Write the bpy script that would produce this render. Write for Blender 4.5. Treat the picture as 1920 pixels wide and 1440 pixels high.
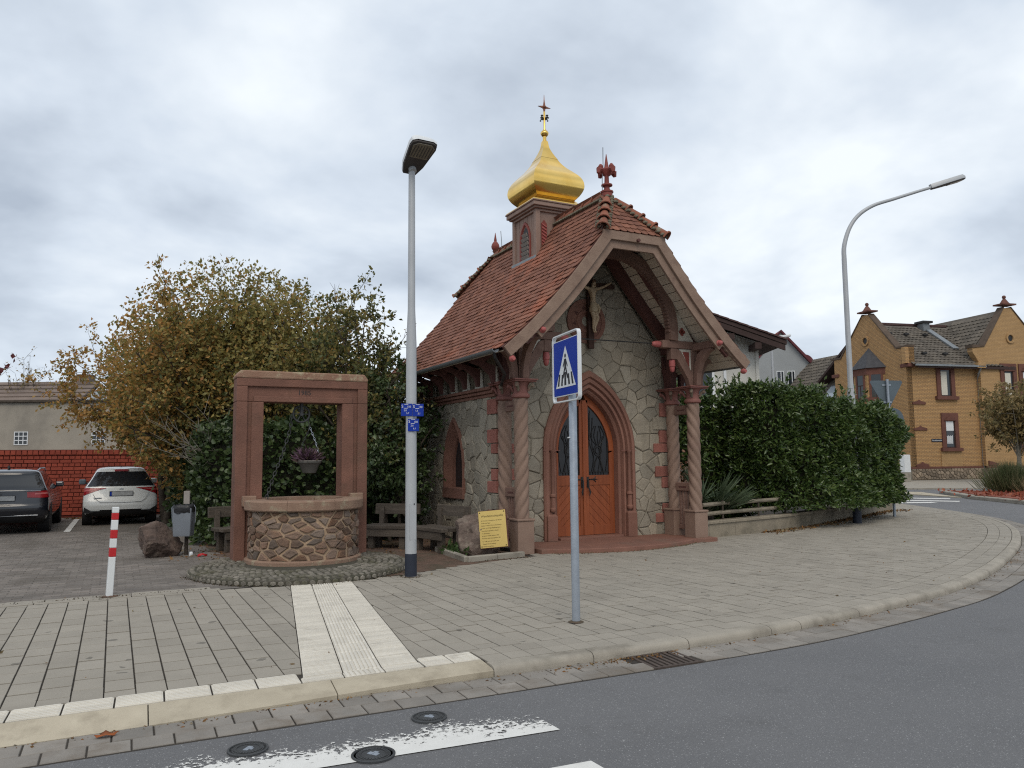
import bpy, bmesh, math, random
import numpy as np
from mathutils import Vector, Matrix, Euler
R_ = math.radians
PI = math.pi
sc = bpy.context.scene
for o in list(bpy.data.objects):
    bpy.data.objects.remove(o)
COL = sc.collection
rng = random.Random(7)
nrg = np.random.default_rng(7)

# ------------------------------------------------------------------ camera, sky, sun, exposure
# site frame: x along the chapel front, y into its depth, z up; the origin is under the porch
YAW = R_(27)
CAMPOS = Vector((-7.99, -11.83, 1.6))
cd = bpy.data.cameras.new('camera')
cam = bpy.data.objects.new('camera', cd)
COL.objects.link(cam)
cd.sensor_width = 36.0
cd.lens = 1460 / 1920 * 36
cd.clip_start = 0.05
cd.clip_end = 3000
cam.matrix_world = (Matrix.Translation(CAMPOS) @ Matrix.Rotation(-YAW, 4, 'Z') @ Matrix.Rotation(R_(90 + 5.4), 4, 'X')
                    @ Matrix.Rotation(R_(-0.55), 4, 'Z'))
sc.camera = cam
sc.view_settings.view_transform = 'Standard'
sc.view_settings.look = 'None'
sc.view_settings.exposure = 0.0
sc.view_settings.gamma = 1.0
sc.view_settings.use_curve_mapping = False
sc.cycles.filter_width = 1.15
sc.cycles.use_denoising = False

world = bpy.data.worlds.new('World')
sc.world = world
world.use_nodes = True
wt = world.node_tree
wt.nodes.clear()
def wn(t, **k):
    n = wt.nodes.new(t)
    for a, b in k.items():
        setattr(n, a, b)
    return n
SUN_EL, SUN_AZ = R_(48), R_(205)
w_out = wn('ShaderNodeOutputWorld')
w_bg = wn('ShaderNodeBackground')
w_sky = wn('ShaderNodeTexSky', sky_type='NISHITA', sun_disc=False, sun_elevation=SUN_EL, sun_rotation=SUN_AZ)
w_tc = wn('ShaderNodeTexCoord')
w_sep = wn('ShaderNodeSeparateXYZ')
wt.links.new(w_tc.outputs['Generated'], w_sep.inputs[0])
def wmath(op, a, b=None, c=None):
    n = wn('ShaderNodeMath', operation=op)
    for i, v in enumerate((a, b, c)):
        if v is None: continue
        if isinstance(v, (int, float)): n.inputs[i].default_value = v
        else: wt.links.new(v, n.inputs[i])
    return n.outputs[0]
zz = wmath('MAXIMUM', wmath('ADD', w_sep.outputs['Z'], 0.30), 0.08)
cx = wmath('DIVIDE', w_sep.outputs['X'], zz)
cy = wmath('DIVIDE', w_sep.outputs['Y'], zz)
w_cmb = wn('ShaderNodeCombineXYZ')
wt.links.new(cx, w_cmb.inputs[0]); wt.links.new(cy, w_cmb.inputs[1])
def wnoise(scale, detail, rough, dist=0.0, off=(0, 0, 0)):
    mp = wn('ShaderNodeMapping')
    mp.inputs['Location'].default_value = off
    mp.inputs['Scale'].default_value = (1, 1.0, 1)
    wt.links.new(w_cmb.outputs[0], mp.inputs[0])
    n = wn('ShaderNodeTexNoise')
    n.inputs['Scale'].default_value = scale
    n.inputs['Detail'].default_value = detail
    n.inputs['Roughness'].default_value = rough
    n.inputs['Distortion'].default_value = dist
    wt.links.new(mp.outputs[0], n.inputs['Vector'])
    return n.outputs['Fac']
nA = wnoise(1.25, 5, 0.52, 0.2, (3.1, 1.7, 0))
nB = wnoise(2.1, 6, 0.55, 0.2, (9.3, 4.2, 0))
mixn = wmath('ADD', wmath('MULTIPLY', nA, 0.66), wmath('MULTIPLY', nB, 0.34))
w_rmp = wn('ShaderNodeValToRGB')
cr = w_rmp.color_ramp
cr.elements[0].position = 0.385; cr.elements[0].color = (0.98, 1.04, 1.09, 1)
cr.elements[1].position = 0.62; cr.elements[1].color = (0.48, 0.55, 0.65, 1)
e = cr.elements.new(0.50); e.color = (0.72, 0.80, 0.90, 1)
wt.links.new(mixn, w_rmp.inputs[0])
# overcast: the cloud deck hides nearly all of the blue sky
w_skys = wn('ShaderNodeMixRGB', blend_type='MULTIPLY')
w_skys.inputs[0].default_value = 1
w_skys.inputs[2].default_value = (0.10, 0.10, 0.10, 1)
wt.links.new(w_sky.outputs[0], w_skys.inputs[1])
w_mix = wn('ShaderNodeMixRGB')
w_mix.inputs[0].default_value = 0.94
wt.links.new(w_skys.outputs[0], w_mix.inputs[1])
wt.links.new(w_rmp.outputs[0], w_mix.inputs[2])
wt.links.new(w_mix.outputs[0], w_bg.inputs['Color'])
w_bg.inputs['Strength'].default_value = 1.0
wt.links.new(w_bg.outputs[0], w_out.inputs[0])

sl = bpy.data.lights.new('sun', 'SUN')
sl.energy = 1.35
sl.angle = R_(35)
sl.color = (1.0, 0.90, 0.76)
sun = bpy.data.objects.new('sun', sl)
COL.objects.link(sun)
sun.rotation_euler = (R_(90) - SUN_EL, 0, R_(-25))

# ------------------------------------------------------------------ helpers
def wpt(X, Y, Z=0.0):
    """metres right of and in front of the camera's foot -> site frame"""
    c, s = math.cos(YAW), math.sin(YAW)
    dx, dy = X - 1.75, Y - 14.17
    return Vector((dx * c + dy * s, -dx * s + dy * c, Z))

class NT:
    def __init__(self, name):
        self.m = bpy.data.materials.new(name)
        self.m.use_nodes = True
        self.t = self.m.node_tree
        self.t.nodes.clear()
        self.out = self.n('ShaderNodeOutputMaterial')
    def n(self, t, **k):
        x = self.t.nodes.new(t)
        for a, b in k.items(): setattr(x, a, b)
        return x
    def l(self, a, b): self.t.links.new(a, b)
    def val(self, sock, v):
        if isinstance(v, (int, float)): sock.default_value = v
        elif isinstance(v, tuple): sock.default_value = v if len(v) == 4 else (*v, 1)
        else: self.l(v, sock)
    def math(self, op, a, b=0.0, clamp=False):
        x = self.n('ShaderNodeMath', operation=op, use_clamp=clamp)
        self.val(x.inputs[0], a); self.val(x.inputs[1], b)
        return x.outputs[0]
    def mix(self, f, a, b, mode='MIX'):
        x = self.n('ShaderNodeMixRGB', blend_type=mode)
        self.val(x.inputs[0], f); self.val(x.inputs[1], a); self.val(x.inputs[2], b)
        return x.outputs[0]
    def noise(self, vec, scale, detail=4, rough=0.55):
        x = self.n('ShaderNodeTexNoise')
        x.inputs['Scale'].default_value = scale
        x.inputs['Detail'].default_value = detail
        x.inputs['Roughness'].default_value = rough
        if vec is not None: self.l(vec, x.inputs['Vector'])
        return x.outputs['Fac']
    def ramp(self, f, p0, p1, c0=(0, 0, 0), c1=(1, 1, 1)):
        x = self.n('ShaderNodeValToRGB')
        x.color_ramp.elements[0].position = p0; x.color_ramp.elements[0].color = (*c0, 1)
        x.color_ramp.elements[1].position = p1; x.color_ramp.elements[1].color = (*c1, 1)
        self.l(f, x.inputs[0])
        return x.outputs[0]
    def rand(self):
        a = self.n('ShaderNodeObjectInfo').outputs['Random']
        b = self.n('ShaderNodeNewGeometry').outputs['Random Per Island']
        return self.math('FRACT', self.math('ADD', a, b))

def M(name, c1, c2=None, sc_=3.0, rough=0.8, bump=0.0, bsc=40.0, var=0.0, metal=0.0, dirt=None, spec=0.35,
      stretch=None, coat=0.0, hue=None, speck=None):
    """procedural surface: two colours mottled by noise, a tint per piece, optional stains and grain"""
    t = NT(name)
    geo = t.n('ShaderNodeNewGeometry')
    pos = geo.outputs['Position']
    if stretch:
        tc = t.n('ShaderNodeTexCoord')
        mp = t.n('ShaderNodeMapping'); mp.inputs['Scale'].default_value = stretch
        t.l(tc.outputs['Object'], mp.inputs[0]); pos = mp.outputs[0]
    c2 = c2 or tuple(x * 0.75 for x in c1)
    f = t.ramp(t.noise(pos, sc_, 6, 0.6), 0.32, 0.68)
    col = t.mix(f, c1, c2)
    if var or hue:
        r = t.rand()
        if hue:
            col = t.mix(t.math('MULTIPLY', r, 0.85), col, hue)
            r = t.math('FRACT', t.math('MULTIPLY', r, 7.31))
        if var:
            g = t.math('ADD', t.math('MULTIPLY', r, 2 * var), 1 - var)
            cmb = t.n('ShaderNodeCombineXYZ')
            for i in range(3): t.l(g, cmb.inputs[i])
            col = t.mix(1.0, col, cmb.outputs[0], 'MULTIPLY')
    if dirt:
        dc, dsc, lo, hi = dirt
        d = t.ramp(t.noise(geo.outputs['Position'], dsc, 7, 0.65), lo, hi)
        col = t.mix(d, col, dc)
    if speck:
        scol, ssc, thr = speck
        v = t.n('ShaderNodeTexVoronoi'); v.inputs['Scale'].default_value = ssc
        t.l(geo.outputs['Position'], v.inputs['Vector'])
        sp = t.n('ShaderNodeSeparateColor'); t.l(v.outputs['Color'], sp.inputs[0])
        col = t.mix(t.math('GREATER_THAN', sp.outputs[0], thr), col, scol)
    b = t.n('ShaderNodeBsdfPrincipled')
    t.val(b.inputs['Base Color'], col)
    rn = t.math('ADD', t.math('MULTIPLY', f, 0.16), rough - 0.08)
    t.l(rn, b.inputs['Roughness'])
    b.inputs['Metallic'].default_value = metal
    b.inputs['Specular IOR Level'].default_value = spec
    if coat:
        b.inputs['Coat Weight'].default_value = coat
        b.inputs['Coat Roughness'].default_value = 0.05
    if bump:
        bn = t.n('ShaderNodeBump')
        bn.inputs['Strength'].default_value = bump
        bn.inputs['Distance'].default_value = 0.02
        t.l(t.noise(pos, bsc, 5, 0.65), bn.inputs['Height'])
        t.l(bn.outputs[0], b.inputs['Normal'])
    t.l(b.outputs[0], t.out.inputs[0])
    return t.m

def leafmat(name, cols, trans=0.25, rough=0.55, spec=0.35):
    t = NT(name)
    r = t.rand()
    x = t.n('ShaderNodeValToRGB')
    cr = x.color_ramp
    for i, c in enumerate(cols):
        p = i / max(1, len(cols) - 1)
        e = cr.elements[i] if i < 2 else cr.elements.new(p)
        e.position = p; e.color = (*c, 1)
    if len(cols) > 2:
        cr.elements[1].position = 1 / (len(cols) - 1)
    for i, c in enumerate(cols):
        cr.elements[i].position = i / max(1, len(cols) - 1); cr.elements[i].color = (*c, 1)
    t.l(r, x.inputs[0])
    b = t.n('ShaderNodeBsdfPrincipled')
    t.l(x.outputs[0], b.inputs['Base Color'])
    b.inputs['Roughness'].default_value = rough
    b.inputs['Specular IOR Level'].default_value = spec
    tr = t.n('ShaderNodeBsdfTranslucent')
    t.l(x.outputs[0], tr.inputs[0])
    mx = t.n('ShaderNodeMixShader'); mx.inputs[0].default_value = trans
    t.l(b.outputs[0], mx.inputs[1]); t.l(tr.outputs[0], mx.inputs[2])
    t.l(mx.outputs[0], t.out.inputs[0])
    return t.m

def glassmat(name, tint=(0.02, 0.025, 0.03), rough=0.05):
    t = NT(name)
    b = t.n('ShaderNodeBsdfPrincipled')
    b.inputs['Base Color'].default_value = (*tint, 1)
    b.inputs['Roughness'].default_value = rough
    b.inputs['Specular IOR Level'].default_value = 0.6
    t.l(b.outputs[0], t.out.inputs[0])
    return t.m

def brickmat(name, c1, c2, mortar, bw, bh, swap, mort=0.012, bump=0.4, var=0.0):
    """far brickwork whose bricks are a few pixels: courses in the object's own frame (swap: which axis runs along)"""
    t = NT(name)
    tc = t.n('ShaderNodeTexCoord')
    sp = t.n('ShaderNodeSeparateXYZ'); t.l(tc.outputs['Object'], sp.inputs[0])
    cm = t.n('ShaderNodeCombineXYZ')
    t.l(sp.outputs[swap], cm.inputs[0]); t.l(sp.outputs[2], cm.inputs[1])
    b = t.n('ShaderNodeTexBrick')
    b.inputs['Color1'].default_value = (*c1, 1); b.inputs['Color2'].default_value = (*c2, 1)
    b.inputs['Mortar'].default_value = (*mortar, 1)
    b.inputs['Scale'].default_value = 1
    b.inputs['Mortar Size'].default_value = mort
    b.inputs['Brick Width'].default_value = bw
    b.inputs['Row Height'].default_value = bh
    t.l(cm.outputs[0], b.inputs['Vector'])
    nz = t.ramp(t.noise(tc.outputs['Object'], 1.3, 6), 0.35, 0.7)
    col = t.mix(t.math('MULTIPLY', nz, 0.35), b.outputs['Color'], tuple(x * 0.6 for x in c1))
    p = t.n('ShaderNodeBsdfPrincipled')
    t.l(col, p.inputs['Base Color'])
    p.inputs['Roughness'].default_value = 0.85
    bn = t.n('ShaderNodeBump'); bn.inputs['Strength'].default_value = bump; bn.inputs['Distance'].default_value = 0.01
    t.l(t.math('SUBTRACT', 1.0, b.outputs['Fac']), bn.inputs['Height'])
    t.l(bn.outputs[0], p.inputs['Normal'])
    t.l(p.outputs[0], t.out.inputs[0])
    return t.m

class MB:
    """collects boxes, prisms, tubes and lathes; build() links them as ONE mesh object"""
    def __init__(self):
        self.v = []; self.f = []
    def add(self, vs, fs):
        k = len(self.v)
        self.v += [tuple(p) for p in vs]
        self.f += [tuple(i + k for i in f) for f in fs]
        return self
    def box(self, x0, x1, y0, y1, z0, z1, mtx=None):
        vs = [Vector((x, y, z)) for z in (z0, z1) for y in (y0, y1) for x in (x0, x1)]
        if mtx is not None: vs = [mtx @ p for p in vs]
        return self.add(vs, [(0, 2, 3, 1), (4, 5, 7, 6), (0, 1, 5, 4), (2, 6, 7, 3), (0, 4, 6, 2), (1, 3, 7, 5)])
    def cbox(self, x0, x1, y0, y1, z0, z1, ch, mtx=None):
        """box with the upper edges chamfered"""
        vs = []
        for (a, z) in ((0, z0), (0, z1 - ch), (ch, z1)):
            for (x, y) in ((x0 + a, y0 + a), (x1 - a, y0 + a), (x1 - a, y1 - a), (x0 + a, y1 - a)):
                vs.append(Vector((x, y, z)))
        if mtx is not None: vs = [mtx @ p for p in vs]
        fs = [(8, 9, 10, 11)]
        for r in (0, 4):
            for i in range(4):
                j = (i + 1) % 4
                fs.append((r + i, r + j, r + 4 + j, r + 4 + i))
        return self.add(vs, fs)
    def prism(self, pts, fn0, fn1, caps=(True, True)):
        """closed outline swept between two placements: fn(p) -> 3d point"""
        n = len(pts)
        vs = [fn0(p) for p in pts] + [fn1(p) for p in pts]
        fs = [(i, (i + 1) % n, n + (i + 1) % n, n + i) for i in range(n)]
        if caps[0]: fs.append(tuple(range(n - 1, -1, -1)))
        if caps[1]: fs.append(tuple(range(n, 2 * n)))
        return self.add(vs, fs)
    def xz(self, pts, y0, y1):
        return self.prism(pts, lambda p: (p[0], y0, p[1]), lambda p: (p[0], y1, p[1]))
    def yz(self, pts, x0, x1):
        return self.prism(pts, lambda p: (x0, p[0], p[1]), lambda p: (x1, p[0], p[1]))
    def xy(self, pts, z0, z1):
        return self.prism(pts, lambda p: (p[0], p[1], z0), lambda p: (p[0], p[1], z1))
    def tube(self, path, r, n=8, cap=True):
        path = [Vector(p) for p in path]
        rs = r if isinstance(r, (list, tuple)) else [r] * len(path)
        k = len(self.v)
        up = None
        for i, p in enumerate(path):
            d = (path[min(i + 1, len(path) - 1)] - path[max(i - 1, 0)])
            d = d.normalized() if d.length > 1e-9 else Vector((0, 0, 1))
            if up is None:
                up = Vector((0, 0, 1)) if abs(d.z) < 0.9 else Vector((1, 0, 0))
            a = d.cross(up)
            if a.length < 1e-6: a = d.cross(Vector((0, 1, 0.1)))
            a.normalize(); b = d.cross(a).normalized(); up = a.cross(d)
            for j in range(n):
                t = 2 * PI * j / n
                self.v.append(tuple(p + (a * math.cos(t) + b * math.sin(t)) * rs[i]))
        for i in range(len(path) - 1):
            for j in range(n):
                j2 = (j + 1) % n
                self.f.append((k + i * n + j, k + i * n + j2, k + (i + 1) * n + j2, k + (i + 1) * n + j))
        if cap:
            self.f.append(tuple(k + j for j in range(n - 1, -1, -1)))
            self.f.append(tuple(k + (len(path) - 1) * n + j for j in range(n)))
        return self
    def lathe(self, prof, n=16, mtx=None, square=False):
        """profile (radius, height) about z; square=True gives four flat sides"""
        k = len(self.v)
        if square: n = 4
        for (r, z) in prof:
            for j in range(n):
                t = 2 * PI * (j + (0.5 if square else 0)) / n
                rr = r * (math.sqrt(2) if square else 1)
                p = Vector((rr * math.cos(t), rr * math.sin(t), z))
                if mtx is not None: p = mtx @ p
                self.v.append(tuple(p))
        for i in range(len(prof) - 1):
            for j in range(n):
                j2 = (j + 1) % n
                self.f.append((k + i * n + j, k + i * n + j2, k + (i + 1) * n + j2, k + (i + 1) * n + j))
        self.f.append(tuple(k + j for j in range(n - 1, -1, -1)))
        self.f.append(tuple(k + (len(prof) - 1) * n + j for j in range(n)))
        return self
    def grid(self, rows, closed=False):
        """rows of points -> quads"""
        k = len(self.v); n = len(rows[0])
        for r in rows: self.v += [tuple(p) for p in r]
        for i in range(len(rows) - 1):
            for j in range(n if closed else n - 1):
                j2 = (j + 1) % n
                self.f.append((k + i * n + j, k + i * n + j2, k + (i + 1) * n + j2, k + (i + 1) * n + j))
        return self
    def mesh(self, name, mat, smooth=False, fix=True):
        me = bpy.data.meshes.new(name)
        me.from_pydata(self.v, [], self.f)
        if fix and len(self.f) < 60000:
            bm = bmesh.new(); bm.from_mesh(me)
            bmesh.ops.recalc_face_normals(bm, faces=bm.faces)
            bm.to_mesh(me); bm.free()
        me.materials.append(mat)
        if smooth:
            me.polygons.foreach_set('use_smooth', [True] * len(me.polygons))
            if smooth != 'all':
                try: me.set_sharp_from_angle(angle=R_(smooth if smooth is not True else 40))
                except Exception: pass
        me.update()
        return me
    def build(self, name, mat, parent=None, smooth=False, bev=0.0, fix=True):
        return link(name, self.mesh(name, mat, smooth, fix), parent, bev)

def link(name, me, parent=None, bev=0.0, mtx=None):
    o = bpy.data.objects.new(name, me)
    COL.objects.link(o)
    if parent is not None: o.parent = parent
    if mtx is not None: o.matrix_local = mtx
    if bev:
        b = o.modifiers.new('bevel', 'BEVEL'); b.width = bev; b.segments = 2; b.limit_method = 'ANGLE'; b.angle_limit = R_(40)
    return o

def tag(o, label=None, cat=None, group=None, kind=None):
    if label: o['label'] = label
    if cat: o['category'] = cat
    if group: o['group'] = group
    if kind: o['kind'] = kind
    return o

def thing(name, label, cat, loc=(0, 0, 0), rz=0.0, group=None):
    o = bpy.data.objects.new(name, None)
    o.empty_display_size = 0.2
    COL.objects.link(o)
    o.location = loc
    o.rotation_euler = (0, 0, rz)
    return tag(o, label, cat, group)

def text_obj(name, s, size, mat, parent, mtx, align='CENTER', ext=0.0015, spacing=1.0):
    cu = bpy.data.curves.new(name, 'FONT')
    cu.body = s; cu.size = size; cu.extrude = ext; cu.align_x = align; cu.space_character = spacing
    cu.materials.append(mat)
    o = bpy.data.objects.new(name, cu)
    COL.objects.link(o); o.parent = parent; o.matrix_local = mtx
    return o

def frame(xa, ya, za, p):
    m = Matrix((tuple(xa) + (0,), tuple(ya) + (0,), tuple(za) + (0,), (0, 0, 0, 1))).transposed()
    m.translation = p
    return m

def clip_half(poly, a, b, c):
    """keep a*x+b*y<=c"""
    out = []
    for i in range(len(poly)):
        p, q = poly[i], poly[(i + 1) % len(poly)]
        dp, dq = a * p[0] + b * p[1] - c, a * q[0] + b * q[1] - c
        if dp <= 0: out.append(p)
        if (dp < 0 < dq) or (dq < 0 < dp):
            t = dp / (dp - dq)
            out.append((p[0] + (q[0] - p[0]) * t, p[1] + (q[1] - p[1]) * t))
    return out

def area(p):
    return 0.5 * sum(p[i][0] * p[(i + 1) % len(p)][1] - p[(i + 1) % len(p)][0] * p[i][1] for i in range(len(p)))

def clip_convex(poly, reg):
    s = 1 if area(reg) > 0 else -1
    for i in range(len(reg)):
        p, q = reg[i], reg[(i + 1) % len(reg)]
        a, b = (q[1] - p[1]) * s, -(q[0] - p[0]) * s
        poly = clip_half(poly, a, b, a * p[0] + b * p[1])
        if len(poly) < 3: return []
    return poly

def voronoi(seeds, region, gap):
    cells = []
    for i, s in enumerate(seeds):
        poly = list(region)
        for j, t in enumerate(seeds):
            if i == j: continue
            dx, dy = t[0] - s[0], t[1] - s[1]
            d = math.hypot(dx, dy)
            if d > 1.6 or d < 1e-6: continue
            a, b = dx / d, dy / d
            poly = clip_half(poly, a, b, a * (s[0] + t[0]) / 2 + b * (s[1] + t[1]) / 2 - gap * (0.6 + 0.8 * ((i * 7 + j * 7) % 5) / 5) / 2)
            if len(poly) < 3: break
        if len(poly) >= 3: cells.append(poly)
    return cells

def dedupe(poly, eps=0.012):
    out = []
    for p in poly:
        if not out or math.hypot(p[0] - out[-1][0], p[1] - out[-1][1]) > eps: out.append(p)
    if len(out) > 2 and math.hypot(out[0][0] - out[-1][0], out[0][1] - out[-1][1]) < eps: out.pop()
    return out

def inset(poly, d):
    cx = sum(p[0] for p in poly) / len(poly); cy = sum(p[1] for p in poly) / len(poly)
    out = []
    for p in poly:
        l = math.hypot(p[0] - cx, p[1] - cy)
        k = max(0.3, 1 - d / max(l, 1e-4) * 1.25)
        out.append((cx + (p[0] - cx) * k, cy + (p[1] - cy) * k))
    return out

def stone_piece(poly, fn, depth, ch):
    """a stone with chamfered rim; fn((a,b), d) -> 3d point d proud of the wall"""
    poly = dedupe(poly)
    if len(poly) < 3: return None
    n = len(poly)
    ins = inset(poly, ch)
    m = MB()
    vs = [fn(p, -0.02) for p in poly] + [fn(p, depth * 0.55) for p in poly] + [fn(p, depth) for p in ins]
    fs = [tuple(range(2 * n, 3 * n))]
    for r in (0, n):
        for i in range(n):
            fs.append((r + i, r + (i + 1) % n, r + n + (i + 1) % n, r + n + i))
    m.add(vs, fs)
    return m

def poisson(rg, x0, x1, y0, y1, dmin, n, ok=lambda x, y: True, dy=1.0):
    pts = []
    for _ in range(n):
        x, y = rg.uniform(x0, x1), rg.uniform(y0, y1)
        if not ok(x, y): continue
        if all(((x - a) ** 2 + ((y - b) * dy) ** 2) > dmin * dmin for a, b in pts): pts.append((x, y))
    return pts

def arch(w, spring, rise, z0, n=12):
    """outline of a pointed arch from the left foot over the apex to the right foot: (x, z)"""
    Rr = (w * w + rise * rise) / (2 * w)
    a1 = math.atan2(rise, Rr - w)
    right = []
    for i in range(n + 1):
        t = a1 * i / n
        right.append((w - Rr + Rr * math.cos(t), spring + Rr * math.sin(t)))
    return [(-w, z0)] + [(-x, z) for x, z in right] + [(x, z) for x, z in reversed(right[:-1])] + [(w, z0)]

def catmull(pts, n=8):
    out = []
    P = [pts[0]] + list(pts) + [pts[-1]]
    for i in range(1, len(P) - 2):
        p0, p1, p2, p3 = [np.array(P[k], float) for k in (i - 1, i, i + 1, i + 2)]
        for j in range(n):
            t = j / n
            out.append(tuple(0.5 * (2 * p1 + (p2 - p0) * t + (2 * p0 - 5 * p1 + 4 * p2 - p3) * t * t + (3 * p1 - p0 - 3 * p2 + p3) * t ** 3)))
    out.append(tuple(np.array(pts[-1], float)))
    return out

def resample(pts, step):
    P = np.array(pts, float)
    d = np.concatenate([[0], np.cumsum(np.linalg.norm(np.diff(P, axis=0), axis=1))])
    s = np.arange(0, d[-1], step)
    return [tuple(np.interp(x, d, P[:, k]) for k in range(P.shape[1])) for x in s] + [tuple(P[-1])]

def leaves_mesh(name, pos, dirs, size, mat, aspect=0.55, fold=0.18, rg=None, hexa=False):
    """many small folded leaf blades in one mesh"""
    rg = rg or nrg
    pos = np.asarray(pos, float); n = len(pos)
    d = np.asarray(dirs, float); d = d / np.maximum(np.linalg.norm(d, axis=1, keepdims=True), 1e-6)
    rnd = rg.normal(size=(n, 3))
    side = np.cross(d, rnd); side /= np.maximum(np.linalg.norm(side, axis=1, keepdims=True), 1e-6)
    nor = np.cross(side, d)
    L = np.asarray(size, float).reshape(-1, 1)
    base = pos; tip = pos + d * L
    if hexa:
        pts = np.stack([base, pos + d * L * .3 + side * L * aspect * .5 + nor * L * fold, pos + d * L * .72 + side * L * aspect * .36 + nor * L * fold * .7,
                        tip, pos + d * L * .72 - side * L * aspect * .36 + nor * L * fold * .7, pos + d * L * .3 - side * L * aspect * .5 + nor * L * fold], axis=1)
        k = 6; q = np.array([[0, 1, 2, 3], [0, 3, 4, 5]])
    else:
        mid = pos + d * L * .45
        pts = np.stack([base, mid + side * L * aspect * .5 + nor * L * fold, tip, mid - side * L * aspect * .5 + nor * L * fold], axis=1)
        k = 4; q = np.array([[0, 1, 2], [0, 2, 3]])
    co = pts.reshape(-1, 3)
    idx = (np.arange(n)[:, None, None] * k + q[None]).reshape(-1, q.shape[1])
    me = bpy.data.meshes.new(name)
    me.vertices.add(len(co)); me.vertices.foreach_set('co', co.astype(np.float32).ravel())
    me.loops.add(idx.size); me.loops.foreach_set('vertex_index', idx.astype(np.int32).ravel())
    me.polygons.add(len(idx))
    me.polygons.foreach_set('loop_start', np.arange(0, idx.size, q.shape[1], dtype=np.int32))
    me.polygons.foreach_set('loop_total', np.full(len(idx), q.shape[1], dtype=np.int32))
    me.materials.append(mat)
    me.update(calc_edges=True)
    return me

CAM_INV = cam.matrix_world.inverted()
def in_view(p, m=1.06):
    q = CAM_INV @ Vector(p)
    if q.z > -0.2: return False
    k = 1460 / -q.z
    return abs(q.x * k) < 960 * m and abs(q.y * k) < 720 * m
def cam_dist(p): return (Vector(p) - CAMPOS).length

class Pieces:
    """like pieces: those that show largest become objects sharing mesh data, the rest one joined part"""
    def __init__(self): self.items = []
    def add(self, mb, mtx=None):
        self.items.append((mb, mtx or Matrix.Identity(4)))
    def centre(self, it):
        mb, m = it
        c = Vector((0, 0, 0))
        for p in mb.v: c += Vector(p)
        return m @ (c / len(mb.v))
    def finish(self, name, mat, parent, base=None, limit=300, rest=None, smooth=False):
        base = base or Matrix.Identity(4)
        keyed = []
        for it in self.items:
            c = base @ self.centre(it)
            keyed.append((0 if in_view(c) else 1, cam_dist(c), len(keyed), it))
        keyed.sort(key=lambda k: k[:3])
        cache = {}
        for _, _, _, (mb, m) in keyed[:limit]:
            if id(mb) not in cache: cache[id(mb)] = mb.mesh(name, mat, smooth)
            link(name, cache[id(mb)], parent, 0, m)
        if len(keyed) > limit:
            big = MB()
            for _, _, _, (mb, m) in keyed[limit:]:
                big.add([m @ Vector(p) for p in mb.v], mb.f)
            o = big.build(rest or name + '_field', mat, parent, smooth, fix=False)
            o['kind'] = 'stuff'
        return len(keyed)

# ------------------------------------------------------------------ materials
def asphalt():
    t = NT('asphalt')
    pos = t.n('ShaderNodeNewGeometry').outputs['Position']
    big = t.ramp(t.noise(pos, .55, 4, .6), .3, .7)
    col = t.mix(big, (0.145, 0.145, 0.149), (0.18, 0.179, 0.182))
    mp = t.n('ShaderNodeMapping'); mp.inputs['Rotation'].default_value = (0, 0, R_(-4)); mp.inputs['Scale'].default_value = (.10, 1.5, 1)
    t.l(pos, mp.inputs[0])
    col = t.mix(t.math('MULTIPLY', t.ramp(t.noise(mp.outputs[0], 1.0, 3, .5), .5, .72), .35), col, (0.115, 0.115, 0.118))
    col = t.mix(t.math('MULTIPLY', t.ramp(t.noise(pos, 2.3, 6, .7), .56, .72), .5), col, (0.11, 0.108, 0.106))
    fine = t.noise(pos, 110, 3, .7)
    col = t.mix(t.math('MULTIPLY', t.ramp(fine, .35, .7), .55), col, (0.095, 0.096, 0.10))
    v = t.n('ShaderNodeTexVoronoi'); v.inputs['Scale'].default_value = 170; t.l(pos, v.inputs['Vector'])
    sp = t.n('ShaderNodeSeparateColor'); t.l(v.outputs['Color'], sp.inputs[0])
    col = t.mix(t.math('GREATER_THAN', sp.outputs[0], .955), col, t.mix(sp.outputs[1], (0.17, 0.17, 0.17), (0.33, 0.33, 0.33)))
    # a few hairline cracks
    wv = t.n('ShaderNodeTexNoise'); wv.inputs['Scale'].default_value = 1.6; wv.inputs['Detail'].default_value = 5; t.l(pos, wv.inputs['Vector'])
    pw = t.mix(.22, pos, wv.outputs['Color'])
    c = t.n('ShaderNodeTexVoronoi', feature='DISTANCE_TO_EDGE'); c.inputs['Scale'].default_value = .55; t.l(pw, c.inputs['Vector'])
    crk = t.math('MULTIPLY', t.math('LESS_THAN', c.outputs[0], .0022), t.math('GREATER_THAN', t.noise(pos, .35, 2), .54))
    b = t.n('ShaderNodeBsdfPrincipled'); t.l(col, b.inputs['Base Color'])
    t.l(t.math('ADD', t.math('MULTIPLY', big, .15), .68), b.inputs['Roughness']); b.inputs['Specular IOR Level'].default_value = .3
    bn = t.n('ShaderNodeBump'); bn.inputs['Strength'].default_value = .7; bn.inputs['Distance'].default_value = .01
    t.l(fine, bn.inputs['Height']); t.l(bn.outputs[0], b.inputs['Normal'])
    t.l(b.outputs[0], t.out.inputs[0])
    return t.m
m_asphalt = asphalt()
m_joint = M('joint_sand', (0.032, 0.027, 0.022), (0.055, 0.047, 0.038), 9, 0.95, 0.5, 60)
m_paver = M('paver_concrete', (0.322, 0.293, 0.245), (0.282, 0.256, 0.214), 2.2, 0.85, 0.25, 140, var=0.06, dirt=((0.19, 0.17, 0.14), 0.8, 0.55, 0.85), speck=((0.17, 0.155, 0.13), 16, 0.993))
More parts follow.
